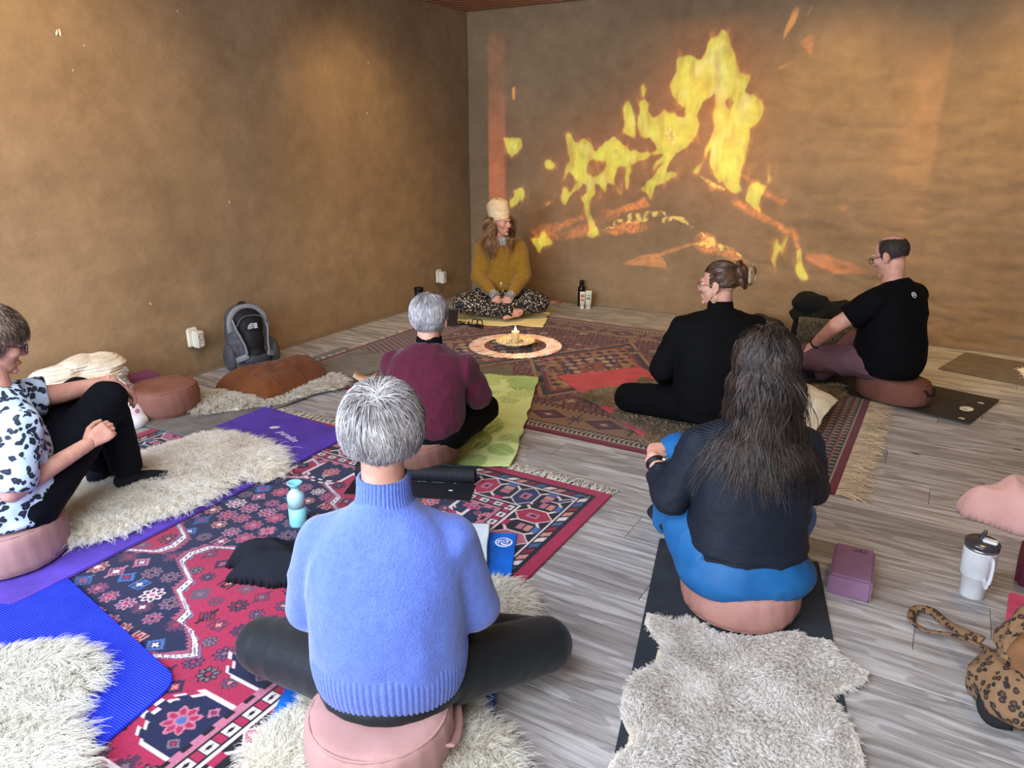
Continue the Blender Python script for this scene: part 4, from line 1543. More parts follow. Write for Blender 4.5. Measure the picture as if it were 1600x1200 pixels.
CG = zafu('reddish brown crescent cushion with dark handle under the person in the black t-shirt', (-.16, 4.95, .016), .21, .15, brownc, math.radians(-20), sx=1.05, sy=.72, seed=7, handle=False)
hp = spline([(.205, -.06, .12), (.225, -.03, .085), (.225, .03, .075), (.205, .06, .11)], 12)
obj('handle', shells_mesh('handle', [tube(hp, [(.004, .011)] * 12, 8)]), M('dark_strap', (40, 26, 24)), CG)
for k, t_ in ((CD, 'dusty'),):
    pass
mk = M('cushion_mark', (120, 84, 80))
sw = [tube([(0, .0, 0), (.0, .006, .012), (0, 0, .024)], .0016, 5), tube([(0, -.012, .01), (0, 0, .004), (0, .012, .01)], .0016, 5)]
o = obj('stitched_mark', shells_mesh('mark', sw), mk, CD); o.location = (.187, .035, .075)

# ------------------------------------------------------------------ left wall: pile, block, blanket, backpack, sockets
knit = M('cream_knit', (230, 220, 204), (212, 198, 178), rough=.95, bump=.6, bscale=90, bdist=.008, ribs=(2, 55))
heap('blanket', 'cream knitted blanket rolled against the left wall behind the floral cloth', 'blanket',
     [(-4.20, 2.22, .14, .14, .22, .15), (-4.22, 2.10, .25, .12, .15, .10), (-4.20, 2.33, .27, .12, .16, .09), (-4.14, 2.20, .22, .10, .24, .07), (-4.22, 2.22, .32, .09, .13, .05)], knit, amp=.024, freq=(7, 5, 12), seed=3)
white_fl = bpy.data.materials.new('floral_cotton')
nt = NT(white_fl)
co = nt.coord('Object')
vo = nt.n('TexVoronoi', i_Scale=16.0, i_Randomness=1.0); nt.l(co, vo.inputs[0])
wn = nt.n('TexNoise', i_Scale=40.0, i_Detail=2.0); nt.l(co, wn.inputs[0])
ds = nt.n('Math', operation='MULTIPLY_ADD', s_1=.35, s_2=-.1); nt.l(wn.outputs[0], ds.inputs[0])
ad = nt.n('Math', operation='ADD'); nt.l(vo.outputs['Distance'], ad.inputs[0]); nt.l(ds.outputs[0], ad.inputs[1])
sel = nt.ramp(ad.outputs[0], [(.33, (255, 255, 255)), (.40, (0, 0, 0))])
sep = nt.n('SeparateColor'); nt.l(vo.outputs['Color'], sep.inputs[0])
fc = nt.ramp(sep.outputs[0], [(0.0, (120, 66, 150)), (.3, (196, 110, 150)), (.5, (70, 120, 118)), (.75, (96, 104, 150)), (1, (220, 150, 160))], 'CONSTANT')
mx = nt.n('Mix', data_type='RGBA'); nt.l(sel, mx.inputs[0]); mx.inputs[6].default_value = (*lin((232, 232, 236)), 1); nt.l(fc, mx.inputs[7])
nt.l(mx.outputs[2], nt.bsdf.inputs['Base Color']); nt.bsdf.inputs['Roughness'].default_value = .8
fcx, fcy = -3.93, 2.29
heap('floral_cloth', 'white cloth with purple flowers slumped beside the brown cushion', 'clothing',
     [(fcx - .06, fcy - .02, .12, .10, .11, .13), (fcx + .02, fcy - .02, .06, .10, .12, .08), (fcx - .08, fcy - .10, .16, .10, .12, .07), (fcx + .06, fcy - .02, .03, .09, .10, .05), (fcx - .03, fcy - .16, .05, .08, .1, .07)], white_fl, amp=.02, freq=(9, 9, 6), seed=8)
bandana = M('grey_paisley', (186, 178, 172), (96, 90, 88), rough=.8, nscale=70)
heap('scarf', 'grey patterned scarf on top of the floral cloth', 'scarf', [(-4.08, 2.36, .19, .06, .06, .06), (-4.03, 2.38, .13, .05, .05, .07), (-4.12, 2.42, .24, .03, .04, .04)], bandana, voxel=.007, amp=.016, freq=(14, 14, 10), seed=5, z0=.03)
k0 = onx(62, 640, -4.15)
heap('bag', 'black soft bag against the left wall behind the raised knee', 'bag', [(-4.22, 1.88, .12, .13, .13, .15), (-4.2, 1.76, .08, .12, .12, .10)], M('black_nylon', (18, 19, 24), rough=.5), amp=.01, seed=9)

pblock = M('plum_foam', (128, 72, 112), (118, 64, 102), rough=.7, bump=.3, bscale=260, bdist=.0015)
bx = onx(224, 598, -4.1)
BL = thing('yoga_block', 'purple foam block between the left wall and the brown cushion', 'block', (-4.24, 2.585, 0), math.radians(-8), 'purple foam blocks')
obj('foam', bevel_box((0, 0, .082), (.14, .22, .16), .007), pblock, BL)
BL2 = thing('yoga_block', 'purple foam block standing alone right of the dark slate mat', 'block', (-.118, 2.665, 0), math.radians(3), 'purple foam blocks')
obj('foam', bevel_box((0, 0, .044), (.142, .245, .085), .008), M('plum_foam_light', (134, 98, 126), (126, 90, 118), rough=.7, bump=.3, bscale=260, bdist=.0015), BL2)
em_mat = M('embossed_plum', (92, 48, 84))
lotus = [ell((0, .006, 0), (.004, .014, .001), euler(0, 0, 0), 6)] + [ell((s * .012, .002, 0), (.0035, .013, .001), euler(0, 0, -s * .7), 6) for s in (-1, 1)] + [ell((s * .02, -.006, 0), (.003, .010, .001), euler(0, 0, -s * 1.2), 6) for s in (-1, 1)] + [boxs((0, -.014, 0), (.002, .012, .001))]
o = obj('embossed_lotus', shells_mesh('lotus', lotus), em_mat, BL2); o.location = (.02, .085, .0868)

suede = M('brown_suede', (112, 60, 22), (90, 46, 16), rough=.9, nscale=5, bump=.25, bscale=120, sheen=.1)
mound('blanket', 'rust brown suede blanket folded loosely in front of the backpack', 'blanket', fls([(336, 606), (352, 613), (382, 619), (418, 628), (446, 619), (482, 603), (512, 588), (506, 574), (486, 570), (450, 577), (400, 588), (356, 598)], .03), .03, .15, suede, seed=26, freq=8, fold=.34, edge=.085, base=.74)

# backpack leaning on the left wall
BP = thing('backpack', 'grey and black backpack leaning against the left wall', 'backpack', (-4.17, 3.42, 0), math.radians(-108))
grey_n, blk_n, silver_n = M('grey_nylon', (82, 80, 84), (66, 64, 70), rough=.6, bump=.2, bscale=150), M('black_mesh_cloth', (22, 22, 25), rough=.7), M('silver_nylon', (134, 134, 138), (116, 116, 122), rough=.5)
Rl = euler(.22, 0, 0)
def bpv(me, dy=0):
    V = getv(me) @ Rl.T; V[:, 1] += dy; V[:, 2] -= min(0, V[:, 2].min()) if dy == 0 else 0
    setv(me, V); return me
body = blend('body', [ell((0, 0, .13), (.175, .105, .13)), ell((0, 0, .25), (.16, .10, .16)), ell((0, -.005, .36), (.135, .085, .095)), ell((.13, .0, .1), (.06, .08, .1)), ell((-.13, .0, .1), (.06, .08, .1)), boxs((0, 0, .09), (.28, .16, .16))], .01, 5)
obj('body', bpv(folds(body, .006, (14, 14, 9), 2)), grey_n, BP)
front = blend('front', [ell((0, .045, .345), (.105, .055, .085)), ell((0, .062, .30), (.095, .06, .10)), ell((0, .072, .2), (.08, .06, .12)), ell((0, .075, .10), (.07, .055, .06))], .008, 4)
obj('front_panel', bpv(front, .012), blk_n, BP)
pocket = blend('pocket', [ell((0, .085, .065), (.10, .05, .055))], .008, 3)
obj('front_pocket', bpv(pocket, .012), M('dark_grey_nylon', (58, 58, 64), rough=.55), BP)
obj('top_arch', bpv(shells_mesh('arch', [tube(spline([(-.135, .05, .27), (-.125, .05, .36), (-.07, .045, .425), (0, .045, .44), (.07, .045, .425), (.125, .05, .36), (.135, .05, .27)], 28), [(.006, .020)] * 28, 8)]), .012), silver_n, BP)
for s in (-1, 1):
    obj('strap', bpv(shells_mesh('strap', [tube(spline([(s * .115, .07, .36), (s * .11, .105, .28), (s * .085, .128, .18), (s * .08, .13, .11)], 18), [(.013, .006)] * 18, 8)]), .012), silver_n, BP)
    obj('compression_strap', bpv(shells_mesh('cs', [tube(spline([(s * .07, .125, .10), (s * .12, .098, .085), (s * .155, .05, .075)], 10), [(.022, .006)] * 10, 8)]), .012), silver_n, BP)
    obj('side_pocket', bpv(blend('sp', [ell((s * .155, .02, .10), (.045, .075, .10))], .009, 3), .0), grey_n, BP)
obj('zip', bpv(shells_mesh('zip', [tube(spline([(-.11, .115, .31), (-.07, .118, .36), (0, .115, .375), (.07, .118, .36), (.11, .115, .31)], 20), .004, 6)]), .012), M('zip_grey', (100, 98, 102)), BP)
obj('haul_loop', bpv(shells_mesh('loop', [tube(spline([(-.03, 0, .435), (-.02, -.005, .47), (.02, -.005, .47), (.03, 0, .435)], 12), .007, 6)]), .012), blk_n, BP)
bars = [boxs((-.014, 0, .018 - k * .013), (.026, .002, .009)) for k in range(3)]
for k in range(3):
    r = .036 - k * .012
    bars.append(tube([(.003 + r * math.cos(a), 0, -.013 + r * math.sin(a)) for a in np.linspace(0, pi / 2, 8)], [(.0012, .0035)] * 8, 5))
lgm = shells_mesh('logo', bars, False)
V = getv(lgm) + np.array([0.0, .137, .295]); setv(lgm, V)
obj('logo', bpv(lgm, .012), white_ink, BP)

# socket adapters on the left wall
ivory_pl = M('ivory_plastic', (232, 226, 208), rough=.4, spec=.45)
hole_m = M('socket_hole', (50, 46, 42), rough=.7)
def adapter(label, y, z):
    root = thing('power_adapter', label, 'socket', (XL + .006, y, z), 0, 'socket adapters on the left wall')
    obj('wall_plate', bevel_box((.008, -.005, .004), (.020, .085, .135), .009, seg=3), ivory_pl, root)
    obj('adapter_body', bevel_box((.045, .012, -.008), (.062, .062, .115), .008, seg=3), ivory_pl, root)
    for dz in (-.028, .022):
        sk = obj('socket', shells_mesh('socket', [tube([(.0762 + .0005, .012 + .021 * math.cos(a), dz - .008 + .021 * math.sin(a)) for a in np.linspace(0, 2 * pi, 24, endpoint=False)], .0022, 6, True)]), M('grey_socket_ring', (150, 144, 134)), root)
        for s in (-1, 1):
            obj('pin_hole', shells_mesh('hole', [cap((.0755, .012 + s * .009, dz - .008), (.0772, .012 + s * .009, dz - .008), .0032, .0032, 8, True, True)]), hole_m, sk)
    return root
a1 = onx(304, 528, XL + .03)
adapter('ivory double socket adapter left of the backpack', a1[1], a1[2])
a2 = onx(688, 432, XL + .03)
adapter('ivory double socket adapter near the room corner', a2[1], a2[2])

# dark travel mug by the left wall near the corner
dk = M('black_matt_steel', (24, 23, 24), rough=.35, spec=.5)
MG = thing('travel_mug', 'black travel mug by the left wall behind the grey-haired person in maroon', 'mug', (-4.235, 5.46, 0))
obj('body', shells_mesh('body', [lathe([(0, 0), (.032, 0), (.034, .005), (.042, .205), (.042, .21), (0, .21)])]), dk, MG)
obj('lid', shells_mesh('lid', [lathe([(0, .211), (.044, .211), (.045, .232), (.040, .240), (0, .240)])]), M('black_lid', (16, 16, 17), rough=.5), MG)

# ------------------------------------------------------------------ by the back wall
b = fl(907, 480)
BT = thing('flask', 'dark brown steel flask against the back wall behind two tubes', 'bottle', (b[0] - .02, 6.50, 0))
obj('body', shells_mesh('flask', [lathe([(0, 0), (.034, 0), (.036, .006), (.036, .17), (.033, .19), (.022, .205), (.019, .212), (0, .212)])]), M('dark_steel', (66, 46, 34), rough=.22, metal=.75, spec=.6), BT)
obj('cap', shells_mesh('cap', [lathe([(0, .213), (.021, .213), (.022, .216), (.022, .25), (.019, .256), (0, .256)])]), M('dark_cap', (38, 30, 26), rough=.35, metal=.4), BT)
def tube_thing(label, px, w, h, c1, c2, lab):
    q = fl(px, 482)
    root = thing('cream_tube', label, 'tube', (q[0], q[1], 0), YAW * .7, 'cosmetic tubes by the back wall')
    rs = [ring((0, 0, z), np.eye(3), w * a, w * b, 20) for z, a, b in ((.022, .92, .80), (.05, .97, .78), (h * .55, 1.0, .5), (h * .85, 1.04, .2), (h - .008, 1.06, .06), (h, 1.06, .05))]
    obj('body', shells_mesh('tube', [loft(rs)]), c1, root)
    obj('cap', shells_mesh('cap', [lathe([(0, 0), (w * .82, 0), (w * .84, .003), (w * .84, .021), (0, .021)])]), c2, root)
    for z, hh in lab:
        obj('label_print', shells_mesh('lab', [boxs((0, -w * (.80 - 0.62 * z / h) - .0016, z), (w * 1.15, .0008, hh), euler(-.11, 0, 0))], False), M('tube_print', (206, 120, 52) if 'orange' in label else (120, 146, 112)), root)
    return root
wp = M('white_tube_plastic', (240, 234, 220), rough=.35)
tube_thing('narrow white tube with orange label in front of the flask', 909.5, .024, .165, wp, wp, [(.125, .03), (.085, .022), (.05, .012)])
tube_thing('wider cream tube with green print right of the flask', 919, .03, .175, M('cream_tube_plastic', (226, 222, 196), rough=.35), M('cream_cap', (216, 214, 190), rough=.4), [(.13, .006), (.10, .02), (.06, .006)])
q = fl(866, 472)
LF = thing('leaflet', 'pink and cream leaflet lying flat near the back wall', 'leaflet', (q[0], q[1], .001), math.radians(-14))
obj('paper', shells_mesh('paper', [boxs((0, 0, .002), (.19, .13, .003))], False), M('leaflet_paper', (222, 196, 170), rough=.6), LF)
for x, c in ((-.065, (214, 120, 104)), (.0, (232, 214, 190)), (.065, (206, 112, 100))):
    obj('printed_panel', shells_mesh('pp', [boxs((x, 0, .0039), (.058, .12, .0006))], False), M('leaflet_ink', c, rough=.6), LF)

# dark pouch, jacket on a bag, grey fleece
q = fl(1200, 520)
PH = heap('pouch', 'dark grey pouch on the floor by the back wall near the black jacket', 'bag', [(q[0], q[1] + .02, .06, .12, .10, .07), (q[0] - .09, q[1] + .03, .08, .08, .09, .07), (q[0] + .07, q[1] - .01, .035, .09, .08, .045)], M('charcoal_nylon', (44, 42, 48), (34, 33, 38), rough=.55), voxel=.008, amp=.008, seed=31)
obj('zip', shells_mesh('zip', [tube(spline([(-.15, -.06, .09), (-.08, -.075, .115), (-.0, -.07, .105), (.02, -.075, .07)], 16), .004, 6)]), M('zip_pale', (120, 116, 120)), PH)
q = ony(1275, 500, 6.30)
heap('jacket', 'black jacket dumped over a dark bag by the back wall', 'jacket', [(q[0] - .02, 6.33, .15, .16, .13, .17), (q[0] - .06, 6.32, .28, .13, .12, .10), (q[0] + .16, 6.36, .22, .18, .12, .10), (q[0] + .05, 6.34, .1, .16, .14, .12), (q[0] - .12, 6.30, .20, .08, .09, .06), (q[0] - .13, 6.3, .08, .05, .06, .09)], M('black_fleece', (15, 14, 16), rough=.95), amp=.034, freq=(7, 7, 7), seed=33)
fleece = M('grey_teddy_fleece', (122, 110, 88), (92, 82, 64), rough=1.0, nscale=40, bump=.9, bscale=70, bdist=.02)
q = np.array(fl(1262, 545))
RB = thing('blanket', 'grey brown teddy fleece rolled up in front of the black jacket', 'blanket', (q[0] + .14, q[1] + .12, 0), math.radians(8))
pr = []
for th in np.linspace(0, 2 * pi * 2.1, 60):
    r = .028 + .040 * th / (2 * pi)
    pr.append((r * 1.25 * math.cos(th), r * math.sin(th)))
ins = [(x * (1 - .026 / (math.hypot(x, y) + .02)), y * (1 - .026 / (math.hypot(x, y) + .02))) for x, y in pr]
sec = pr + ins[::-1]
zc = -min(y for x, y in pr)
me = shells_mesh('roll', [loft([np.array([(s * .24, p[0], p[1] + zc) for p in sec]) for s in np.linspace(-1, 1, 40)])])
folds(me, .006, (60, 60, 60), 3, False); folds(me, .01, (8, 8, 8), 4)
obj('roll', me, fleece, RB)
xs = RNG.uniform(-.24, .24, 9000); th = RNG.uniform(-.3, pi + .3, 9000)
ro = .028 + .040 * 2.1 + .001
Pb = np.stack([xs, ro * 1.22 * np.cos(th), zc + ro * .98 * np.sin(th)], 1)
on = np.stack([np.zeros(9000), np.cos(th), np.sin(th)], 1)
dd = on + RNG.normal(0, .8, (9000, 3)); dd /= np.linalg.norm(dd, axis=1, keepdims=True)
A = Pb[:, None] + dd[:, None] * (np.linspace(0, 1, 3) * .018)[None, :, None]
V, F = strands(A, np.full((9000, 3), .005), np.repeat(np.cross(dd, RNG.normal(0, 1, (9000, 3)))[:, None], 3, 1))
obj('fleece_pile', smooth(fast_mesh('pile', V, F)), M('teddy_fibre', (126, 114, 90), (94, 84, 66), rough=1, island=.2), RB, kind='stuff')

# ------------------------------------------------------------------ the instructor's corner
pale_y = M('pale_yellow_felt', (244, 228, 168), (234, 216, 154), rough=.95, bump=.3, bscale=150)
sheet('mat', 'pale yellow blanket with a wavy front edge under the instructor in the beanie', 'blanket', fl(708, 509), fl(850, 514), fl(858, 491), fl(700, 488), .0105, pale_y, 60, 30, wave=.004, edge=.012, seed=2, hook=lambda u, v, x, y: .012 * np.exp(-(v / .12) ** 2) * np.maximum(0, np.sin(u * 11)))
zafu('low dark cushion under the instructor', (-3.53, 5.78, .016), .19, .07, M('dark_brown_cotton', (86, 70, 56)), .3, seed=9, group=None)
q = fl(706, 512)
TB = thing('tablet', 'dark tablet propped up left of the yellow blanket', 'tablet', (q[0], q[1], ZR + .001), math.radians(12))
Rt = euler(-.35, 0, 0)
obj('body', bevel_box((0, .02, .075), (.10, .009, .145), .003, Rt), M('tablet_black', (30, 30, 34), rough=.3), TB)
obj('screen', bevel_box((0.0, .0135, .075), (.088, .002, .13), .001, Rt), M('dark_glass', (16, 17, 20), rough=.1, spec=.6), TB)
obj('stand', bevel_box((0.0, .05, .045), (.06, .006, .10), .002, euler(.5, 0, 0)), M('tablet_grey', (120, 116, 108), rough=.5), TB)
q = fl(733, 511)
CB_ = thing('headset', 'black cable and headset tangled in front of the yellow blanket', 'headset', (q[0], q[1], ZR))
pth = []
rr = random.Random(4)
for i in range(34):
    a = i * .9
    pth.append((-.13 + .26 * i / 33 + .035 * math.cos(a), .03 * math.sin(a * 1.3) + rr.uniform(-.015, .015), .008 + .022 * (1 + math.sin(a * 1.7)) * .5))
obj('cable', shells_mesh('cable', [tube(spline(pth, 160), .0042, 6)]), dk, CB_)
for x in (.06, .11):
    hoop = [(x + .028 * math.cos(a), .0 + .01 * math.sin(a), .038 + .03 * math.sin(a)) for a in np.linspace(0, 2 * pi, 20, endpoint=False)]
    obj('ear_hoop', shells_mesh('hoop', [tube(hoop, .005, 6, True)]), dk, CB_)
obj('microphone', shells_mesh('mic', [cap((.10, -.02, .01), (.15, -.03, .012), .008, .010)]), dk, CB_)

# ring of cards, plate of stones, candle
RC = np.array([-2.82, 4.84])
card_ms = []
for k in range(5):
    m = bpy.data.materials.new('card_print'); nt = NT(m)
    s3 = nt.n('SeparateXYZ'); nt.l(nt.coord('Object'), s3.inputs[0])
    mr = nt.n('MapRange', s_1=-.06, s_2=.06); nt.l(s3.outputs[1], mr.inputs[0])
    st = [[(0, (244, 206, 194)), (.5, (252, 244, 238)), (1, (232, 160, 142))], [(0, (250, 236, 228)), (.5, (238, 184, 170)), (1, (250, 244, 238))], [(0, (248, 222, 208)), (1, (252, 248, 244))], [(0, (234, 168, 154)), (.6, (250, 228, 218)), (1, (246, 206, 186))], [(0, (252, 246, 240)), (.4, (242, 200, 186)), (1, (250, 230, 212))]][k]
    nt.l(nt.ramp(mr.outputs[0], st), nt.bsdf.inputs['Base Color']); nt.bsdf.inputs['Roughness'].default_value = .45
    card_ms.append(m)
card_me = []
for m in card_ms:
    me = bevel_box((0, 0, 0), (.072, .118, .0012), .0004, seg=1); me.materials.append(m); card_me.append(me)
NCARD = 44
for k in range(NCARD):
    a = 2 * pi * k / NCARD
    o = bpy.data.objects.new('oracle_card', card_me[(k * 3 + k // 7) % 5])
    o.location = (RC[0] + .305 * math.cos(a), RC[1] + .305 * math.sin(a), ZR + .0085 + .0008 * (k % 3))
    o.rotation_euler = (0, .10, a - pi / 2 + .12)
    COL.objects.link(o)
    tag(o, 'pink and cream card in the ring laid around the candle plate', 'card', 'cards laid in a ring around the candle')
PLt = thing('plate', 'shallow cream coloured bowl of pale stones inside the card ring', 'bowl', (RC[0], RC[1], ZR + .001))
obj('bowl', shells_mesh('bowl', [lathe([(0, 0), (.055, 0), (.06, .006), (.115, .028), (.152, .046), (.157, .047), (.155, .051), (.148, .050), (.11, .034), (.06, .014), (0, .011)], 48)]), M('brass_glaze', (226, 208, 160), (206, 184, 130), rough=.3, metal=.1, spec=.5), PLt)
stone_ms = [M('pale_stone', c, rough=.18, spec=.6, trans=.25) for c in ((244, 232, 200), (236, 206, 170), (214, 214, 170), (246, 244, 234), (232, 190, 168))]
st_me = []
for k in range(6):
    me = shells_mesh('stone', [ell((0, 0, 0), (.0125, .010, .009), None, 6)])
    V = getv(me); setv(me, V * (1 + .25 * (fbm(V * 90, k) - .5)[:, None])); st_me.append(me)
for k in range(110):
    a, r = RNG.uniform(0, 2 * pi), .036 + .098 * math.sqrt(RNG.random())
    o = bpy.data.objects.new('stone', st_me[k % 6]); COL.objects.link(o)
    o.data = st_me[k % 6].copy(); o.data.materials.append(stone_ms[k % 5])
    o.location = (RC[0] + r * math.cos(a), RC[1] + r * math.sin(a), ZR + .024 + .17 * max(0, r - .055) + .004 * (k % 3))
    o.rotation_euler = (RNG.uniform(-.4, .4), RNG.uniform(-.4, .4), a)
    tag(o, 'small glossy pale stone in the shallow bowl around the candle', 'stone', 'stones in the candle bowl')
CN = thing('candle', 'lit cream pillar candle in the middle of the shallow bowl', 'candle', (RC[0], RC[1], ZR + .0125))
wax = M('cream_wax', (238, 216, 150), rough=.45, spec=.4)
wax.node_tree.nodes['Principled BSDF'].inputs['Subsurface Weight'].default_value = .4
obj('wax', shells_mesh('wax', [lathe([(0, 0), (.030, 0), (.031, .004), (.031, .108), (.029, .111), (.022, .107), (0, .105)], 28)]), wax, CN)
obj('wick', shells_mesh('wick', [tube([(0, 0, .103), (.001, 0, .113), (.002, 0, .119)], .0013, 6)]), M('wick_black', (30, 24, 20)), CN)
flame = bpy.data.materials.new('candle_flame'); nt = NT(flame)
nt.bsdf.inputs['Base Color'].default_value = (1, .6, .2, 1)
nt.bsdf.inputs['Emission Color'].default_value = (1, .74, .36, 1); nt.bsdf.inputs['Emission Strength'].default_value = 14
obj('flame', shells_mesh('flame', [lathe([(0, .111), (.005, .114), (.008, .122), (.0065, .133), (.003, .145), (0, .155)], 14)]), flame, CN)
cl = bpy.data.lights.new('candle_light', 'POINT'); cl.energy, cl.color, cl.shadow_soft_size = 1.6, (1, .62, .28), .012
co_ = bpy.data.objects.new('candle_light', cl); co_.location = (0, 0, .168); co_.parent = CN; COL.objects.link(co_)
q = fl(571, 597)
LC = thing('folded_card', 'small curled cream card on the rug corner beside the light grey mat', 'card', (q[0], q[1], ZR), math.radians(25))
obj('paper', shells_mesh('p', [loft([np.array([(x, -.035, .004 + 6 * x * x + .001), (x, .035, .004 + 6 * x * x + .02), (x, .035, .006 + 6 * x * x + .02), (x, -.035, .006 + 6 * x * x + .001)]) for x in np.linspace(-.075, .075, 12)])]), M('peach_card', (232, 196, 166)), LC)

# ------------------------------------------------------------------ green towel with leaf print
gw = Canvas(.5, .9, .004)
gw.put(gw.X > -9, C(194, 204, 130))
rr = random.Random(12)
for k in range(95):
    cx, cy, a, L = rr.uniform(-.5, .5), rr.uniform(-.9, .9), rr.uniform(0, 6.3), rr.uniform(.05, .11)
    w_ = gw.win(cx, cy, L * 1.2)
    if w_ is None: continue
    s_, x, y = w_
    X_, Y_ = x * math.cos(a) + y * math.sin(a), -x * math.sin(a) + y * math.cos(a)
    d_ = (X_ / L) ** 2 + (Y_ / (L * rr.choice([.45, .6, .8]))) ** 2
    c_ = rr.choice([C(136, 160, 84), C(150, 172, 96), C(166, 184, 108)])
    m_ = d_ < 1
    if rr.random() < .5: m_ &= ~((np.abs(np.sin((X_ - np.abs(Y_) * .8) * 95)) < .42) & (np.abs(Y_) > L * .1))
    m_ &= ~(np.abs(Y_) < .003)
    gw.A[s_][m_] = c_
tm = rug_material('green_leaf_towel', gw, .4)
def twl(u, v, x, y):
    h = .03 * np.exp(-(((u - .42 - .28 * v) / .05) ** 2)) * np.clip(1.1 - v * 1.3, 0, 1)
    return h + .008 * np.exp(-((v - .97) / .05) ** 2)
GT = sheet('towel', 'lime green towel printed with leaves, spread beside the person in maroon', 'towel', (-2.28, 2.60), (-1.69, 2.86), (-2.25, 4.18), (-2.66, 4.03), ZR + .005, tm, 70, 110, wave=.012, freq=6, edge=.012, seed=6, hook=twl)
GT.rotation_euler = (0, 0, 0)

# near centre: bottle, dark garment, folded towel
q = fl(467, 822)
WB = thing('water_bottle', 'pale turquoise bottle with a flared lid behind the light blue sweater', 'bottle', (q[0], q[1], ZR))
aqua, aqua2 = M('aqua_plastic', (140, 214, 224), rough=.3, spec=.5), M('pale_aqua_plastic', (186, 224, 236), rough=.3, spec=.5)
obj('body', shells_mesh('body', [lathe([(0, 0), (.034, 0), (.036, .004), (.036, .085), (0, .0852)])]), aqua, WB)
obj('shoulder', shells_mesh('sh', [lathe([(0, .0855), (.036, .0855), (.0365, .13), (.034, .142), (.025, .155), (.0165, .162), (.0165, .172), (0, .172)])]), aqua2, WB)
obj('lid', shells_mesh('lid', [lathe([(0, .1722), (.017, .1722), (.020, .178), (.030, .190), (.032, .194), (.030, .196), (.024, .193), (0, .186)])]), aqua, WB)
q = fl(415, 885)
mound('garment', 'dark navy garment in a heap on the red rug left of the light blue sweater', 'clothing', fls([(345, 908), (378, 892), (350, 885), (368, 872), (400, 862), (440, 856), (482, 860), (490, 915), (420, 919), (385, 913)], .02), ZR, .15, M('navy_jersey', (17, 19, 30), (13, 15, 23), rough=.9), seed=41, freq=7, fold=.6, edge=.05)
sheet('towel', 'folded pale grey towel on the far end of the bright blue mat', 'towel', fl(690, 905), fl(757, 905), fl(767, 832), fl(690, 828), ZR + .0065, M('pale_towel', (206, 216, 220), (190, 202, 206), rough=.95, bump=.6, bscale=200), 40, 40, wave=.006, th=.022, edge=.006, seed=9)

# ------------------------------------------------------------------ right edge
pinkf = M('pink_fleece', (226, 178, 172), (214, 164, 158), rough=1, sheen=.3, bump=.3, bscale=120)
mound('blanket', 'crumpled pale pink fleece blanket at the right picture edge', 'blanket', fls([(1488, 792), (1500, 804), (1540, 817), (1580, 832), (1620, 842), (1680, 845), (1690, 780), (1620, 764), (1560, 770), (1510, 776)], .01), .001, .15, pinkf, seed=58, freq=6.5, fold=.7, edge=.055, base=.5)
cap_m = M('smoke_plastic', (60, 58, 62), rough=.2, spec=.6)
TU = thing('tumbler', 'white insulated tumbler with dark lid and handle by the leopard bag', 'tumbler', (.268, 2.80, 0), math.radians(6))
pow_w = M('white_powder_coat', (214, 212, 214), rough=.45, spec=.4)
obj('body', shells_mesh('body', [lathe([(0, 0), (.042, 0), (.044, .004), (.0475, .070), (.055, .076), (.0575, .082), (.060, .165), (.060, .170), (0, .1705)], 40)]), pow_w, TU)
obj('steel_band', shells_mesh('band', [lathe([(0, .171), (.060, .171), (.0603, .178), (0, .1785)], 40)]), M('brushed_steel', (170, 168, 170), rough=.3, metal=.9), TU)
obj('lid', shells_mesh('lid', [lathe([(0, .179), (.0605, .179), (.061, .192), (.055, .196), (0, .196)], 40)]), cap_m, TU)
obj('lid_slider', bevel_box((.022, -.008, .200), (.05, .03, .009), .003, euler(0, 0, -.3)), M('white_lid_part', (232, 228, 224), rough=.4), TU)
obj('straw_spout', shells_mesh('spout', [cap((-.006, .012, .197), (.004, .012, .222), .009, .007, 10)]), cap_m, TU)
hd = obj('handle', shells_mesh('handle', [tube(spline([(.028, -.052, .155), (.030, -.085, .158), (.030, -.098, .13), (.028, -.098, .10), (.024, -.082, .075), (.022, -.050, .078)], 30), [(.013, .007)] * 30, 10)]), pow_w, TU)
for z in (.128, .088):
    obj('rivet', shells_mesh('rivet', [ell((.029, -.106, z), (.004, .002, .004), None, 6)]), dk, hd)
for o_ in [TU]:
    o_.scale = (.9, .9, 1.12)
plum = M('plum_cloth', (96, 36, 54), (84, 30, 46), rough=.9)
FB = thing('bolster', 'dark plum bolster cushion behind the white tumbler', 'cushion', (.66, 3.02, 0), math.radians(-6))
obj('cover', bevel_box((0, 0, .055), (.50, .22, .11), .016, seg=3), plum, FB)
obj('piping', shells_mesh('pp', [tube(spline([(-.248, -.108, .1), (0, -.111, .1), (.248, -.108, .1)], 12), .005, 6)]), plum, FB)
pnk = foam('hot_pink_rubber', (216, 84, 116), ribs=None)
mat_slab('yoga_mat', 'pink mat corner showing between the tumbler and the leopard bag', [(.385, 2.88), (.36, 2.60), (1.0, 2.46), (1.05, 2.78)], .001, .006, pnk, .02)

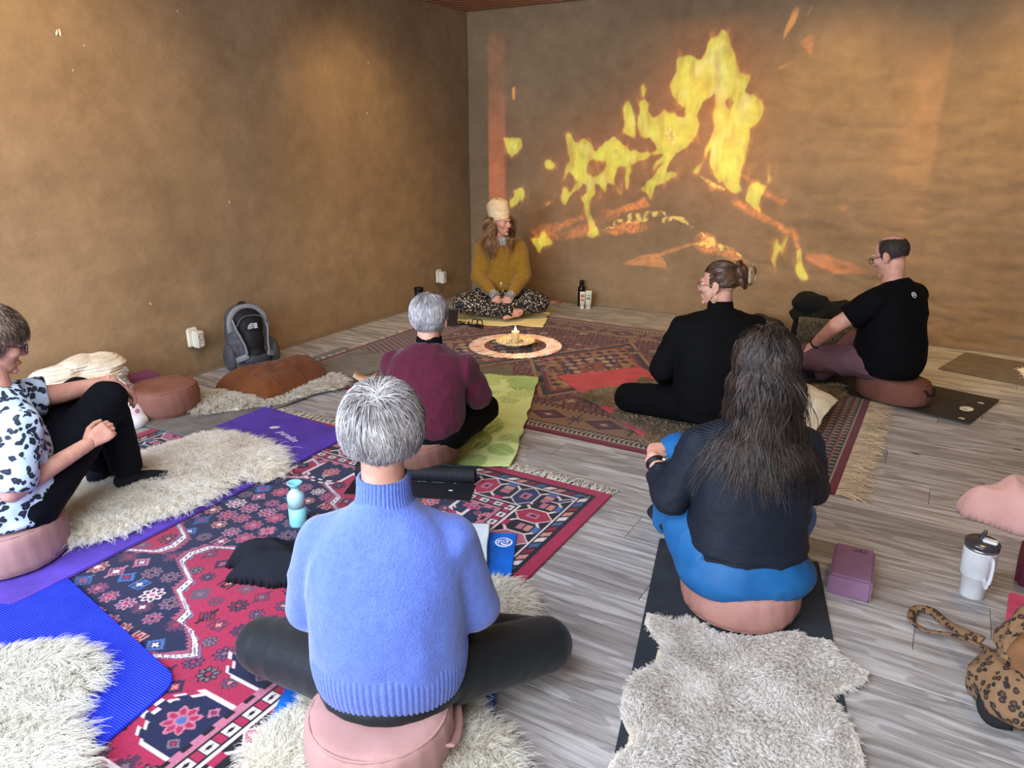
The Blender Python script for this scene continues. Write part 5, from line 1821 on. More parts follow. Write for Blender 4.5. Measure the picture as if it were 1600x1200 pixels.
leop = bpy.data.materials.new('leopard_cloth'); nt = NT(leop)
co = nt.coord('Object')
wz = nt.n('TexNoise', i_Scale=20.0); nt.l(co, wz.inputs[0])
ws = nt.n('VectorMath', operation='SCALE'); ws.inputs['Scale'].default_value = .03; nt.l(wz.outputs['Color'], ws.inputs[0])
wa = nt.n('VectorMath', operation='ADD'); nt.l(co, wa.inputs[0]); nt.l(ws.outputs[0], wa.inputs[1])
vo = nt.n('TexVoronoi', i_Scale=52.0); nt.l(wa.outputs[0], vo.inputs[0])
nt.l(nt.ramp(vo.outputs['Distance'], [(0.0, (84, 54, 34)), (.24, (78, 50, 32)), (.27, (24, 18, 16)), (.42, (26, 20, 18)), (.47, (122, 90, 60)), (1, (128, 96, 66))]), nt.bsdf.inputs['Base Color'])
nt.bsdf.inputs['Roughness'].default_value = .85
LB = thing('bag', 'leopard print bag with open tan lining at the right picture edge', 'bag', (.44, 2.20, 0))
bg = blend('shell', [ell((.40, 2.20, .08), (.15, .14, .09)), ell((.52, 2.24, .10), (.18, .16, .11)), ell((.47, 2.28, .18), (.17, .12, .11)), ell((.33, 2.22, .05), (.08, .09, .05))], .009, 4)
folds(bg, .022, (9, 9, 9), 6)
V = getv(bg); V[:, 2] = np.maximum(V[:, 2], .001); setv(bg, V)
obj('shell', bg, leop, LB, world=True)
ln = blend('lining', [ell((.44, 2.22, .19), (.115, .115, .085), euler(.3, -.2, 0)), ell((.52, 2.19, .17), (.12, .11, .085)), ell((.40, 2.20, .13), (.08, .09, .07))], .008, 4)
folds(ln, .022, (7, 9, 7), 12)
obj('lining', ln, M('tan_lining', (128, 88, 56), (110, 74, 46), rough=.6), LB, world=True)
rim = spline([(.335, 2.19, .16), (.36, 2.29, .245), (.44, 2.36, .29), (.56, 2.38, .30), (.68, 2.34, .28)], 30)
me = shells_mesh('rim', [tube(rim, [(.018, .03)] * 30, 8)])
obj('rim', folds(me, .006, (20, 20, 20), 2), leop, LB, world=True)
rim = spline([(.345, 2.17, .15), (.375, 2.265, .228), (.45, 2.33, .268), (.56, 2.345, .275), (.68, 2.31, .26)], 30)
obj('inner_trim', shells_mesh('rim', [tube(rim, [(.012, .024)] * 30, 8)]), M('black_trim', (18, 17, 19)), LB, world=True)
s0 = np.array([*fl(1490, 1000, .03), .03])
lo_ = [np.array([*fl(x, y, z), z]) for x, y, z in ((1545, 1015, .08), (1515, 1000, .07), (1480, 990, .03), (1445, 985, .014), (1424, 968, .014), (1432, 952, .018), (1455, 955, .03), (1480, 975, .05), (1512, 990, .08), (1535, 1000, .10))]
me = shells_mesh('strap', [tube(spline(lo_, 56), [(.005, .014)] * 56, 8)])
obj('strap', me, leop, LB, world=True)
obj('buckle_strap', shells_mesh('bs', [tube(spline([(.33, 2.16, .10), (.29, 2.12, .06), (.31, 2.10, .025), (.36, 2.10, .03)], 16), [(.006, .02)] * 16, 8)]), M('black_webbing', (20, 20, 22)), LB, world=True)


# ================================================================== people
# joints of the seated people, local: : x right, y forward, z up
JT = {}
JT['A']=dict(loc=(-3.53,5.79),yaw=-58,pelvis=(0,0,.20),neck=(0,.05,.70),head=(0.0,.075,.86),shL=(-.168,.04,.62),shR=(.168,.04,.62),elL=(-.205,.09,.37),elR=(.205,.09,.37),wrL=(-.075,.28,.225),wrR=(.055,.28,.235),
 knL=(-.345,.22,.15),knR=(.345,.22,.15),anL=(.06,.30,.10),anR=(-.14,.36,.09),toeL=(.17,.22,.07),toeR=(-.03,.385,.055))
JT['B']=dict(loc=(-2.05,2.67),yaw=112,pelvis=(0,0,.24),neck=(0,.08,0.620),head=(0,.11,0.740),shL=(-0.168,0.060,0.515),shR=(0.168,0.060,0.515),elL=(-.235,.12,0.340),elR=(.235,.12,0.360),wrL=(-.12,.32,.26),wrR=(.12,.32,.26),
 knL=(-.24,.36,.20),knR=(.215,.36,.20),anL=(.06,.36,.08),anR=(-.1,.42,.08))
JT['C']=dict(loc=(-2.95,1.22),yaw=80,pelvis=(0,0,.25),neck=(-.01,.03,.70),head=(-.035,.06,.845),shL=(-.158,.06,.585),shR=(.158,.03,.575),elL=(-.16,.28,.56),elR=(.19,-.04,.35),wrL=(-.17,.49,.56),wrR=(.12,.26,.42),
 knL=(-.27,.38,.50),knR=(-.12,.44,.50),anL=(-.34,.44,.08),anR=(-.19,.50,.08),toeL=(-.33,.62,.04),toeR=(-.17,.68,.04))
JT['D']=dict(loc=(-1.11,1.25),yaw=120.5,pelvis=(0,0,.25),neck=(0,.03,.70),head=(0,.06,.855),shL=(-0.158,0.020,0.575),shR=(0.158,0.020,0.575),elL=(-.225,.05,.36),elR=(.225,.05,.36),wrL=(-.12,.28,.24),wrR=(.12,.28,.24),
 knL=(-.42,.21,.115),knR=(.42,.21,.115),anL=(.05,.34,.07),anR=(-.1,.40,.07))
JT['E']=dict(loc=(-.44,2.32),yaw=122,pelvis=(0,0,.26),neck=(0,.04,.71),head=(0.02,.06,.855),shL=(-0.168,0.040,0.585),shR=(0.168,0.040,0.585),elL=(-.25,.07,.385),elR=(.25,.10,.40),wrL=(-.275,.255,.45),wrR=(.12,.30,.30),
 knL=(-.17,.33,.44),knR=(.30,.30,.18),anL=(-.165,.44,.09),anR=(.06,.36,.07),toeL=(-.165,.62,.04))
JT['F']=dict(loc=(-.98,3.85),yaw=122,pelvis=(0,0,.22),neck=(0,.04,.70),head=(-.01,.06,.828),shL=(-0.188,0.030,0.585),shR=(0.188,0.030,0.585),elL=(-.28,.06,.36),elR=(.28,.06,.36),wrL=(-.2,.30,.22),wrR=(.2,.30,.24),
 knL=(-.42,.24,.13),knR=(.42,.22,.14),anL=(.35,.14,.05),anR=(-.1,.38,.07))
JT['G']=dict(loc=(-.21,4.97),yaw=150,pelvis=(0,0,.27),neck=(0,.06,.76),head=(0,.10,.89),shL=(-0.188,0.030,0.635),shR=(0.188,0.030,0.635),elL=(-.32,.17,.48),elR=(.34,.22,.46),wrL=(-.22,.38,.30),wrR=(.27,.42,.28),
 knL=(-.21,.42,.2),knR=(.27,.44,.22),anL=(.08,.46,.07),anR=(-.06,.42,.07))


def tf(sh, R, t):
    return [(V @ R.T + np.asarray(t), F) for V, F in sh]


def unit(v):
    v = np.asarray(v, float)
    return v / (np.linalg.norm(v) + 1e-12)


def head_shells(neck_to=None):
    sh = [ell((0, -.014, .03), (.075, .094, .083)), ell((0, .026, -.025), (.061, .064, .085)), ell((0, .042, -.072), (.042, .046, .042)),
          ell((0, .082, .024), (.046, .014, .011)), cap((0, .086, .012), (0, .107, -.026), .008, .0125, 10), ell((0, .098, -.031), (.0165, .011, .009)),
          ell((0, .085, -.062), (.023, .011, .0075)), ell((0, .082, -.073), (.02, .011, .007)), ell((0, .078, -.098), (.02, .016, .014)),
          ell((.042, .058, -.02), (.022, .026, .024)), ell((-.042, .058, -.02), (.022, .026, .024))]
    for s in (-1, 1):
        sh.append(ell((s * .077, -.008, -.012), (.008, .021, .033), euler(.15, s * .35, s * -.3)))
        sh.append(tube([(s * .078, .008, -.03), (s * .084, -.008, -.038), (s * .089, -.024, -.018), (s * .088, -.026, .008), (s * .082, -.01, .02), (s * .077, .006, .012)], .0055, 8))
    return sh


def hand_shells(wr, d, dorsal, thumb, curl=.35, spread=.12, s=1.0, tcurl=.3):
    d = unit(d)
    z = np.asarray(dorsal, float); z = unit(z - d * (z @ d))
    x = np.asarray(thumb, float); x = x - d * (x @ d); x = unit(x - z * (x @ z))
    A = np.stack([x, d, z], 1)
    sh = [loft([ring((cx * s, y * s, 0), np.stack([[1, 0, 0], [0, 0, 1], [0, -1, 0]], 1).astype(float), rx * s, rz * s, 18, 2.4) for y, rx, rz, cx in ((-.03, .024, .019, 0), (0, .025, .018, 0), (.03, .034, .017, .002), (.06, .040, .0145, 0), (.085, .040, .012, 0), (.094, .036, .008, 0))])]
    for i, (bx, L) in enumerate(((.030, .070), (.0105, .080), (-.0095, .074), (-.029, .058))):
        p = np.array([bx, .086 - .004 * abs(i - 1.2), -.001])
        a = curl * (1 + .12 * i)
        az = -spread * (i - 1.4) * .6
        pts, rad = [p.copy()], [.0098]
        ang = 0.0
        for k, (f, r) in enumerate(((.44, .0088), (.31, .0080), (.25, .0066))):
            ang += a * (.8, 1.15, .8)[k]
            q = np.array([-math.sin(az) * -1 * math.cos(ang), math.cos(az) * math.cos(ang), -math.sin(ang)])
            q[0] = -math.sin(az) * math.cos(ang)
            p = p + q * L * f
            pts.append(p.copy()); rad.append(r)
        for k in range(3):
            sh.append(cap(pts[k] * s, pts[k + 1] * s, rad[k] * s, rad[k + 1] * s, 10))
    p0 = np.array([.022, .012, -.006]); p1 = np.array([.048, .045, -.012 - .02 * tcurl]); p2 = np.array([.058 - .012 * tcurl, .076, -.018 - .03 * tcurl]); p3 = np.array([.058 - .026 * tcurl, .100, -.022 - .04 * tcurl])
    for a, b, r0, r1 in ((p0, p1, .015, .0115), (p1, p2, .0112, .0092), (p2, p3, .0092, .0070)):
        sh.append(cap(a * s, b * s, r0 * s, r1 * s, 10))
    return tf(sh, A, wr)


skin = M('skin', (214, 160, 138), (200, 142, 122), rough=.55, nscale=25, bump=.15, bscale=260, bdist=.001, spec=.35)
skin.node_tree.nodes['Principled BSDF'].inputs['Subsurface Weight'].default_value = .12
skin.node_tree.nodes['Principled BSDF'].inputs['Subsurface Radius'].default_value = (.01, .004, .002)
eye_w, eye_d, lip_m = M('eye_white', (226, 220, 214), rough=.25), M('dark_iris', (46, 32, 24), rough=.2), M('lip', (176, 92, 88), rough=.45)


def sec_loft(secs, k=36, p=2.25):
    """torso from cross sections (y, z, rx, ry[, x])."""
    S = [np.array([(q[4] if len(q) > 4 else 0), q[0], q[1]], float) for q in secs]
    rs = []
    for i, q in enumerate(secs):
        d = unit(S[min(i + 1, len(S) - 1)] - S[max(i - 1, 0)])
        x = unit(np.array([1, 0, 0]) - d * d[0])
        R = np.stack([x, np.cross(d, x), d], 1)
        rs.append(ring(S[i], R, q[2], q[3], k, p))
    return loft(rs)


def fine(secs, n=22):
    a = np.array([list(q) + [0] * (5 - len(q)) for q in secs], float)
    return [tuple(v) for v in spline(list(a), n)]


def arm_shells(J, side, r, sleeve=1.0, flat=True):
    """sleeve: 1 = to the wrist, .5 = to the elbow."""
    sh, el, wr = (np.array(J[k + side], float) for k in ('sh', 'el', 'wr'))
    out = [ell(sh, (r[0] * 1.0,) * 3), cap(sh * np.array([.45, 1, 1]) + np.array([0, 0, .035]), sh, r[0] * .9, r[0] * .98, 16)]
    t = min(sleeve, .5) * 2
    out.append(cap(sh, sh + (el - sh) * t, r[0], r[0] + (r[1] - r[0]) * t, 18, flat1=sleeve < .5))
    if sleeve > .5:
        t = (sleeve - .5) * 2
        out.append(cap(el, el + (wr - el) * t, r[1], r[1] + (r[2] - r[1]) * t, 18, flat1=flat))
    return out


def leg_shells(J, side, r, hip, upto=1.0):
    kn, an = np.array(J['kn' + side], float), np.array(J['an' + side], float)
    s = 1 if side == 'R' else -1
    h = np.array([hip[0] * s, hip[1], hip[2]])
    return [cap(h, kn, r[0], r[1], 20), cap(kn, kn + (an - kn) * upto, r[1] * .93, r[2], 18, flat1=upto < 1)]


def foot_shells(an, toe, s=1.0, up=(0, 0, 1)):
    an, toe = np.asarray(an, float), np.asarray(toe, float)
    d = unit(toe - an)
    L = np.linalg.norm(toe - an)
    return [cap(an - d * .03, an + d * L * .55, .037 * s, .035 * s, 14), cap(an + d * L * .45, toe, .036 * s, .026 * s, 14), ell(an + d * L * .75, (.042 * s, .042 * s, .026 * s))]


def head_frame(yaw, pitch=0.0, roll=0.0):
    """yaw: turn to the person's left (+), pitch: look down (+)."""
    return np.array(Matrix.Rotation(yaw, 3, 'Z') @ Matrix.Rotation(-pitch, 3, 'X') @ Matrix.Rotation(roll, 3, 'Y'))


def person(name_label, key, group=None):
    J = JT[key]
    loc, yaw = J['loc'], math.radians(J['yaw'])
    root = thing('person', name_label, 'person', (*loc, 0), yaw - pi / 2, group)
    return root, J


def body_mesh(root, J, HR, hands, hip, torso, scale=1.0, feet=True, mat=None, hs=1.0, arms=(.045, .040, .027), face=True, legs=(.075, .055, .038), fs=1.0):
    HC = np.array(J['head'], float)
    sh = [sec_loft(fine(torso))]
    nk = np.array(J['neck'], float)
    for s in 'LR':
        sh += arm_shells(J, s, arms, 1.0, False)
        sh += leg_shells(J, s, legs, hip)
        an = np.array(J['an' + s], float)
        toe = np.array(J.get('toe' + s, an + np.array([.12 if s == 'L' else -.12, .10, -.015])), float)
        sh += foot_shells(an, toe, fs)
    sh.append(cap(nk - np.array([0, .0, .05]), HC + HR @ np.array([0, -.02, -.05]), .058 * hs, .053 * hs, 18))
    parts = [blend('b', sh, .0085, 3)]
    hm = blend('h', tf([(V * hs, F) for V, F in head_shells()], HR, HC) + [cap(nk + np.array([0, 0, -.02]), HC + HR @ np.array([0, -.02, -.04]), .055 * hs, .052 * hs, 18)], .0042, 4)
    parts.append(hm)
    for h in hands:
        parts.append(blend('hand', hand_shells(**h), .0032, 2))
    me = smooth(join('body', parts))
    o = obj('body', me, mat or skin, root)
    if face:
        for s in (-1, 1):
            e = HC + HR @ np.array([s * .031, .0735, .002]) * hs
            ey = obj('eye', shells_mesh('eye', tf([ell((0, 0, 0), (.0115, .010, .0085))], HR, e)), eye_w, root)
            obj('iris', shells_mesh('iris', tf([ell((0, .0088, 0), (.0055, .0022, .0055))], HR, e)), eye_d, ey)
    return o, HC


def garment(root, part, shells, mat, voxel=.008, it=5, fold=None, **kw):
    me = blend(part, shells, voxel, it)
    for f in (fold or []):
        folds(me, **f)
    return obj(part, me, mat, root, **kw), me


def rib_tube(secs, ribs, amp, k=None, p=2.2, thick=.004):
    """ribbed knitted band through cross sections; open tube with thickness."""
    k = k or ribs * 6
    S = [np.array([(q[4] if len(q) > 4 else 0), q[0], q[1]], float) for q in secs]
    t = np.linspace(0, 2 * pi, k, endpoint=False)
    w = amp * (np.abs(np.sin(t * ribs / 2)) ** .7)
    rs = []
    for inner in (0, 1):
        seq = range(len(secs)) if not inner else range(len(secs) - 1, -1, -1)
        for i in seq:
            q = secs[i]
            d = unit(S[min(i + 1, len(S) - 1)] - S[max(i - 1, 0)])
            x = unit(np.array([1, 0, 0]) - d * d[0])
            y = np.cross(d, x)
            ct, st = np.cos(t), np.sin(t)
            ex = np.sign(ct) * np.abs(ct) ** (2 / p); ey = np.sign(st) * np.abs(st) ** (2 / p)
            rx, ry = (q[2] + w, q[3] + w) if not inner else (q[2] - thick, q[3] - thick)
            rs.append(S[i] + (ex * rx)[:, None] * x + (ey * ry)[:, None] * y)
    rs.append(rs[0])
    return loft(rs, cap=False)


def hair_mat(name, c, c2, island=.3, rough=.42):
    return translucent(M(name, c, c2, rough=rough, nscale=14, island=island, spec=.45), .15)


def grow_hair(root, mat, HC, HR, n, length, region, dir0, colliders=(), grav=.12, curl=0.0, curl_f=30.0, width=.003, S=9, lift=.5, layer=.016, seed=0, skull=(.078, .097, .087), jit=.25, cap_region=None, name='hair', cap=True, stiff=1.0, clump=0.0, capmat=None, hug=None, hug_z=-9.0):
    r = np.random.default_rng(seed)
    u = r.normal(0, 1, (n * 5, 3)); u /= np.linalg.norm(u, axis=1, keepdims=True)
    u = u[region(u)][:n]
    n = len(u)
    sk = np.array(skull); c0 = np.array([0, -.014, .03])
    p = c0 + u * sk
    nrm = u / sk; nrm /= np.linalg.norm(nrm, axis=1, keepdims=True)
    d = dir0(u) + r.normal(0, jit, (n, 3))
    if clump:
        key = np.floor(p / .016).astype(int)
        hv = np.stack([_h(key[:, 0] + a, key[:, 1] + 3 * a, key[:, 2] + a) - .5 for a in (1, 5, 9)], 1)
        d = d + hv * clump
    d = d - nrm * np.sum(d * nrm, 1, keepdims=True)
    d /= (np.linalg.norm(d, axis=1, keepdims=True) + 1e-9)
    d = d + nrm * lift; d /= np.linalg.norm(d, axis=1, keepdims=True)
    L = length(u) * r.uniform(.75, 1.15, n)
    pts = [p.copy()]
    lay = layer * r.random(n) ** .8
    ph = r.random((n, 2)) * 6.28
    if clump:
        key = np.floor(p / .02).astype(int)
        ph = ph * .25 + np.stack([_h(key[:, 0], key[:, 1], key[:, 2]), _h(key[:, 2], key[:, 0], key[:, 1])], 1) * 6.28
    P = (HR @ p.T).T + HC
    Dw = (HR @ d.T).T
    W = [P.copy()]
    cols = [(HC + HR @ c0, sk, HR, True)] + [(np.array(c), np.array(rd), np.array(RR) if RR is not None else np.eye(3), False) for c, rd, RR in colliders]
    for i in range(1, S):
        st = L / (S - 1)
        g = np.array([0, 0, -grav])
        Dn = Dw * stiff + g * (.4 + i / S)
        if curl:
            sx = np.stack([np.sin(ph[:, 0] + i * curl_f / S), np.cos(ph[:, 1] + i * curl_f / S), .3 * np.sin(ph[:, 1] + i * curl_f / S)], 1)
            Dn = Dn + sx * curl
        Dn /= (np.linalg.norm(Dn, axis=1, keepdims=True) + 1e-9)
        Pn = P + Dn * st[:, None]
        for c, rd, RR, skl in cols:
            q = (Pn - c) @ RR
            rr_ = rd + (lay * min(1, i / 3.0))[:, None]
            m = np.linalg.norm(q / rr_, axis=1)
            k = m < 1
            q[k] = q[k] / m[k][:, None]
            if skl and hug is not None:
                k = (m > 1 + hug) & (q[:, 2] / rd[2] > hug_z)
                q[k] = q[k] / m[k][:, None] * (1 + hug)
            Pn = q @ RR.T + c
        Dw = Pn - P
        Dw /= (np.linalg.norm(Dw, axis=1, keepdims=True) + 1e-9)
        P = Pn
        W.append(P.copy())
    A = np.stack(W, 1)
    out = A - (HC + HR @ c0 - np.array([0, 0, .0]))
    out[..., 2] *= .4
    out += r.normal(0, .03, (n, 1, 3))
    s = np.linspace(0, 1, S)
    Wd = width * r.uniform(.6, 1.3, (n, 1)) * (1 - .8 * s ** 2)[None]
    V, F = strands(A, Wd, out)
    hm = smooth(fast_mesh('hair', V, F))
    o = obj(name, hm, mat, root)
    if cap:
        creg = cap_region or region
        Ve, Fe = ell((0, 0, 0), (1, 1, 1), None, 26)
        keep = creg(Ve)
        Fk = [f for f in Fe if all(keep[i] for i in f)]
        Vw = (HR @ (c0 + Ve * (sk + .003)).T).T + HC
        me = bpy.data.meshes.new('scalp_hair'); me.from_pydata(Vw.tolist(), [], Fk); smooth(me)
        obj('scalp_hair', me, capmat or mat, o)
    return o


def glasses(root, HC, HR, mat, lens=None, s=1.0):
    fr = []
    for sd in (-1, 1):
        fr.append(tube([(sd * .034 + .024 * math.cos(a), .100, -.004 + .018 * math.sin(a)) for a in np.linspace(0, 2 * pi, 20, endpoint=False)], .0017, 6, True))
        fr.append(tube([(sd * .058, .098, .002), (sd * .076, .075, .004), (sd * .084, .0, .004), (sd * .083, -.018, -.01)], .0018, 6))
    fr.append(tube([(-.011, .103, .0), (0, .107, .004), (.011, .103, .0)], .0016, 6))
    g = obj('glasses', shells_mesh('glasses', tf([(V * s, F) for V, F in fr], HR, HC)), mat, root)
    return g


def stick(me, target):
    V, N = getv(me), getn(me)
    i = np.argmin(np.linalg.norm(V - np.asarray(target), axis=1))
    return V[i], N[i]


def top_dir(whorl, front=.0):
    w = np.array(whorl, float)
    def f(u):
        d = u - w
        return d / (np.linalg.norm(d, axis=1, keepdims=True) + 1e-6) + np.array([0, front, 0])
    return f


black_metal = M('dark_frame', (40, 36, 40), rough=.35, metal=.5)
black_cloth = M('black_cotton', (8, 8, 10), (6, 6, 7), rough=.9, spec=.12, bump=.3, bscale=220, bdist=.002)

# ------------------------------------------------------------------ person in the light blue sweater (nearest)
root, J = person('person from behind in light blue ribbed turtleneck, short silver hair, black leggings', 'D')
HR = head_frame(.02, .16)
TOR = [(0, .17, .13, .11), (0, .28, .14, .11), (.0, .42, .13, .10), (.01, .54, .14, .09), (.02, .62, .11, .075), (.03, .68, .06, .055)]
body, HC = body_mesh(root, J, HR, [dict(wr=J['wrL'], d=(.4, .8, -.3), dorsal=(0, .3, 1), thumb=(1, 0, .3)), dict(wr=J['wrR'], d=(-.4, .8, -.3), dorsal=(0, .3, 1), thumb=(-1, 0, .3))], (.10, .0, .185), TOR)
peri = M('periwinkle_fleece_knit', (90, 112, 190), (82, 103, 180), rough=.95, nscale=60, bump=.7, bscale=170, bdist=.004, sheen=.35)
SW = [(-.005, .215, .182, .150), (-.012, .27, .198, .158), (-.02, .36, .198, .150), (-.015, .46, .196, .138), (0, .55, .195, .122), (.012, .615, .168, .103), (.022, .66, .115, .082), (.03, .69, .07, .066)]
sh = [sec_loft(fine(SW))]
for s in 'LR':
    sh += arm_shells(J, s, (.074, .066, .045), .96)
garment(root, 'sweater', sh, peri, .0075, 7, [dict(amp=.010, freq=(7, 7, 3.2), seed=3), dict(amp=.004, freq=(22, 22, 12), seed=8, ridge=False)])
obj('collar', shells_mesh('collar', [rib_tube([(.022, .655, .098, .082), (.026, .68, .076, .070), (.030, .70, .067, .064), (.034, .73, .064, .061), (.037, .752, .064, .061), (.037, .757, .060, .057)], 46, .0035)]), peri, root)
obj('hem', shells_mesh('hem', [rib_tube([(0, .186, .178, .148), (-.003, .198, .190, .158), (-.006, .22, .197, .163), (-.01, .25, .201, .165), (-.013, .28, .203, .164), (-.015, .308, .201, .160), (-.015, .313, .195, .153)], 84, .0038)]), peri, root)
legg = M('black_leggings', (17, 20, 24), (14, 16, 20), rough=.55, bump=.15, bscale=240, bdist=.001, sheen=.1)
sh = [ell((0, -.02, .178), (.195, .158, .075)), ell((0, .05, .18), (.18, .14, .07))]
for s in 'LR':
    sh += leg_shells(J, s, (.098, .084, .056), (.10, .0, .18))
garment(root, 'leggings', sh, legg, .008, 6, [dict(amp=.003, freq=(14, 14, 14), seed=5)])
sock = M('dark_sock', (26, 27, 34), rough=.95)
silver = hair_mat('silver_hair', (188, 181, 178), (128, 120, 119), .32)
wh = unit((-.12, -.46, .86))
def swirl(u):
    d = u - wh
    d = d / (np.linalg.norm(d, axis=1, keepdims=True) + 1e-6)
    s_ = np.cross(np.tile(wh, (len(u), 1)), d)
    return d + .55 * s_
grow_hair(root, silver, HC, HR, 16000, lambda u: .085 + .035 * (u[:, 2] > .3) - .045 * (u[:, 2] < -.05) + .012 * u[:, 0], lambda u: (u[:, 2] > -.48) & ((u[:, 1] < .45) | (u[:, 2] > .28)), swirl, grav=.20, width=.0026, S=10, lift=.45, layer=.024, seed=21, jit=.42, clump=1.1, hug=.10, skull=(.076, .096, .087))
grow_hair(root, hair_mat('grey_nape_hair', (158, 148, 148), (120, 110, 112), .25), HC, HR, 3500, lambda u: np.full(len(u), .03), lambda u: (u[:, 2] < -.40) & (u[:, 2] > -.92) & (u[:, 1] < -.25), lambda u: np.tile([0, -.1, -1.0], (len(u), 1)), width=.0022, S=4, lift=.25, layer=.004, seed=22, name='nape_hair', skull=(.074, .093, .098))

# ------------------------------------------------------------------ person with long dark hair (right front)
root, J = person('person from behind in navy top with long wavy dark hair, blue leggings', 'E')
HR = head_frame(.05, .12)
hands = [dict(wr=J['wrL'], d=(.35, .75, .15), dorsal=(-.2, 0, 1), thumb=(1, 0, .4), curl=.5), dict(wr=J['wrR'], d=(-.5, .7, -.3), dorsal=(0, .3, 1), thumb=(-1, 0, .3))]
body, HC = body_mesh(root, J, HR, hands, (.1, .02, .24), TOR)
navy = M('navy_rib_jersey', (24, 31, 45), (19, 25, 37), rough=.62, ribs=(2, 170), bump=.2, bscale=60, bdist=.004)
SW = [(-.004, .186, .196, .158), (-.006, .25, .200, .155), (-.01, .36, .190, .140), (-.01, .47, .192, .135), (.005, .56, .190, .120), (.015, .62, .165, .10), (.025, .67, .105, .08), (.035, .70, .065, .06)]
sh = [sec_loft(fine(SW))]
sh += arm_shells(J, 'L', (.068, .062, .048), .80) + arm_shells(J, 'R', (.068, .060, .046), .96)
garment(root, 'top', sh, navy, .0075, 6, [dict(amp=.013, freq=(2.2, 2.2, 17), seed=13, mask=lambda V: np.clip((.42 - V[:, 2]) / .12, 0, 1)), dict(amp=.010, freq=(6, 6, 9), seed=4), dict(amp=.006, freq=(20, 20, 20), seed=7, mask=lambda V: np.clip((np.abs(V[:, 0]) - .17) / .05, 0, 1))])
cobalt = M('cobalt_leggings', (28, 98, 156), (22, 86, 142), rough=.55, bump=.2, bscale=300, bdist=.001)
sh = [sec_loft(fine([(-.01, .105, .17, .14), (-.012, .13, .224, .170), (-.012, .165, .236, .178), (-.01, .20, .212, .166), (-.004, .24, .175, .14), (0, .27, .15, .12)]), p=2.4)]
sh += leg_shells(J, 'L', (.09, .074, .055), (.15, .05, .25)) + [tube(spline([(-.10, -.03, .19), (-.155, .08, .25), (-.175, .22, .36), (-.17, .33, .44)], 12), list(np.linspace(.125, .076, 12)), 20)] + leg_shells(J, 'R', (.10, .076, .052), (.10, .02, .22))
garment(root, 'leggings', sh, cobalt, .008, 14, [dict(amp=.004, freq=(12, 12, 12), seed=9)])
garment(root, 'sock', foot_shells(J['anL'], J['toeL'], 1.12) + [cap(J['anL'], np.array(J['anL']) + np.array([-.01, -.03, .08]), .045, .05, 14)], sock, .008, 4)
garment(root, 'sock', foot_shells(J['anR'], np.array(J['anR']) + np.array([-.13, .08, -.01]), 1.12), sock, .008, 4)
wv = np.array(J['wrL']) + unit(np.array(J['elL']) - np.array(J['wrL'])) * .035
Rw = rot_to(np.array(J['elL']) - np.array(J['wrL']))
wt = obj('watch_strap', shells_mesh('w', [tube([tuple(wv + Rw @ np.array([.031 * math.cos(a), .031 * math.sin(a), 0])) for a in np.linspace(0, 2 * pi, 24, endpoint=False)], [(.004, .011)] * 24, 8, True)]), M('black_rubber', (20, 20, 22), rough=.5), root)
obj('watch_case', shells_mesh('wc', [ell(wv + Rw @ np.array([-.02, .03, 0]), (.016, .016, .012))]), M('steel_case', (190, 190, 192), rough=.25, metal=.9), root)
dhair = hair_mat('dark_brown_hair', (72, 56, 48), (36, 28, 25), .5, .55)
cols = [((0, .0, .44), (.22, .137, .24), None), ((0, .02, .66), (.07, .068, .06), None)]
def part_dir(u):
    d = np.stack([np.sign(u[:, 0] + .15) * .5, -.35 - .4 * (u[:, 1] < 0), -.5 + 0 * u[:, 0]], 1)
    return d
grow_hair(root, dhair, HC, HR, 13000, lambda u: .34 + .16 * np.clip(-u[:, 1], 0, 1) - .06 * np.abs(u[:, 0]), lambda u: (u[:, 2] > -.35) & ((u[:, 1] < .35) | (u[:, 2] > .35)), part_dir, cols, grav=.42, curl=.30, curl_f=17, width=.0030, S=24, lift=.06, layer=.022, seed=31, jit=.11, clump=.9, hug=.03, hug_z=-.45, skull=(.082, .099, .090))

# ------------------------------------------------------------------ person in the maroon sweater
root, J = person('person from behind in maroon puff-sleeved sweater with black collar, short grey hair', 'B')
HR = head_frame(-.05, .12)
TORB = [(0, .17, .13, .11), (0, .27, .14, .11), (.01, .38, .13, .10), (.04, .48, .14, .09), (.06, .55, .10, .07), (.075, .595, .055, .05)]
body, HC = body_mesh(root, J, HR, [dict(wr=J['wrL'], d=(.4, .8, -.3), dorsal=(0, .3, 1), thumb=(1, 0, .3)), dict(wr=J['wrR'], d=(-.4, .8, -.3), dorsal=(0, .3, 1), thumb=(-1, 0, .3))], (.09, .02, .24), TORB)
maroon = M('maroon_knit', (82, 14, 38), (70, 10, 32), rough=.9, nscale=40, bump=.4, bscale=200, bdist=.003, sheen=.15)
SW = [(-.01, .225, .165, .140), (-.015, .27, .182, .148), (-.01, .36, .184, .140), (.01, .46, .188, .128), (.04, .525, .186, .112), (.06, .567, .158, .095), (.07, .597, .11, .08), (.078, .622, .07, .062)]
sh = [sec_loft(fine(SW))]
for s in 'LR':
    sh += arm_shells(J, s, (.064, .064, .052), .70)
    sh += [ell(np.array(J['sh' + s]) + np.array([0, 0, -.01]), (.080, .083, .080)), ell(np.array(J['el' + s]) * .7 + np.array(J['sh' + s]) * .3, (.072, .072, .082))]
garment(root, 'sweater', sh, maroon, .008, 6, [dict(amp=.012, freq=(8, 8, 4.5), seed=3), dict(amp=.004, freq=(18, 18, 18), seed=6)])
obj('collar', shells_mesh('collar', [rib_tube([(.066, .578, .082, .072), (.074, .60, .068, .064), (.084, .63, .062, .060), (.092, .654, .060, .058), (.092, .658, .056, .054)], 20, .0006)]), black_cloth, root)
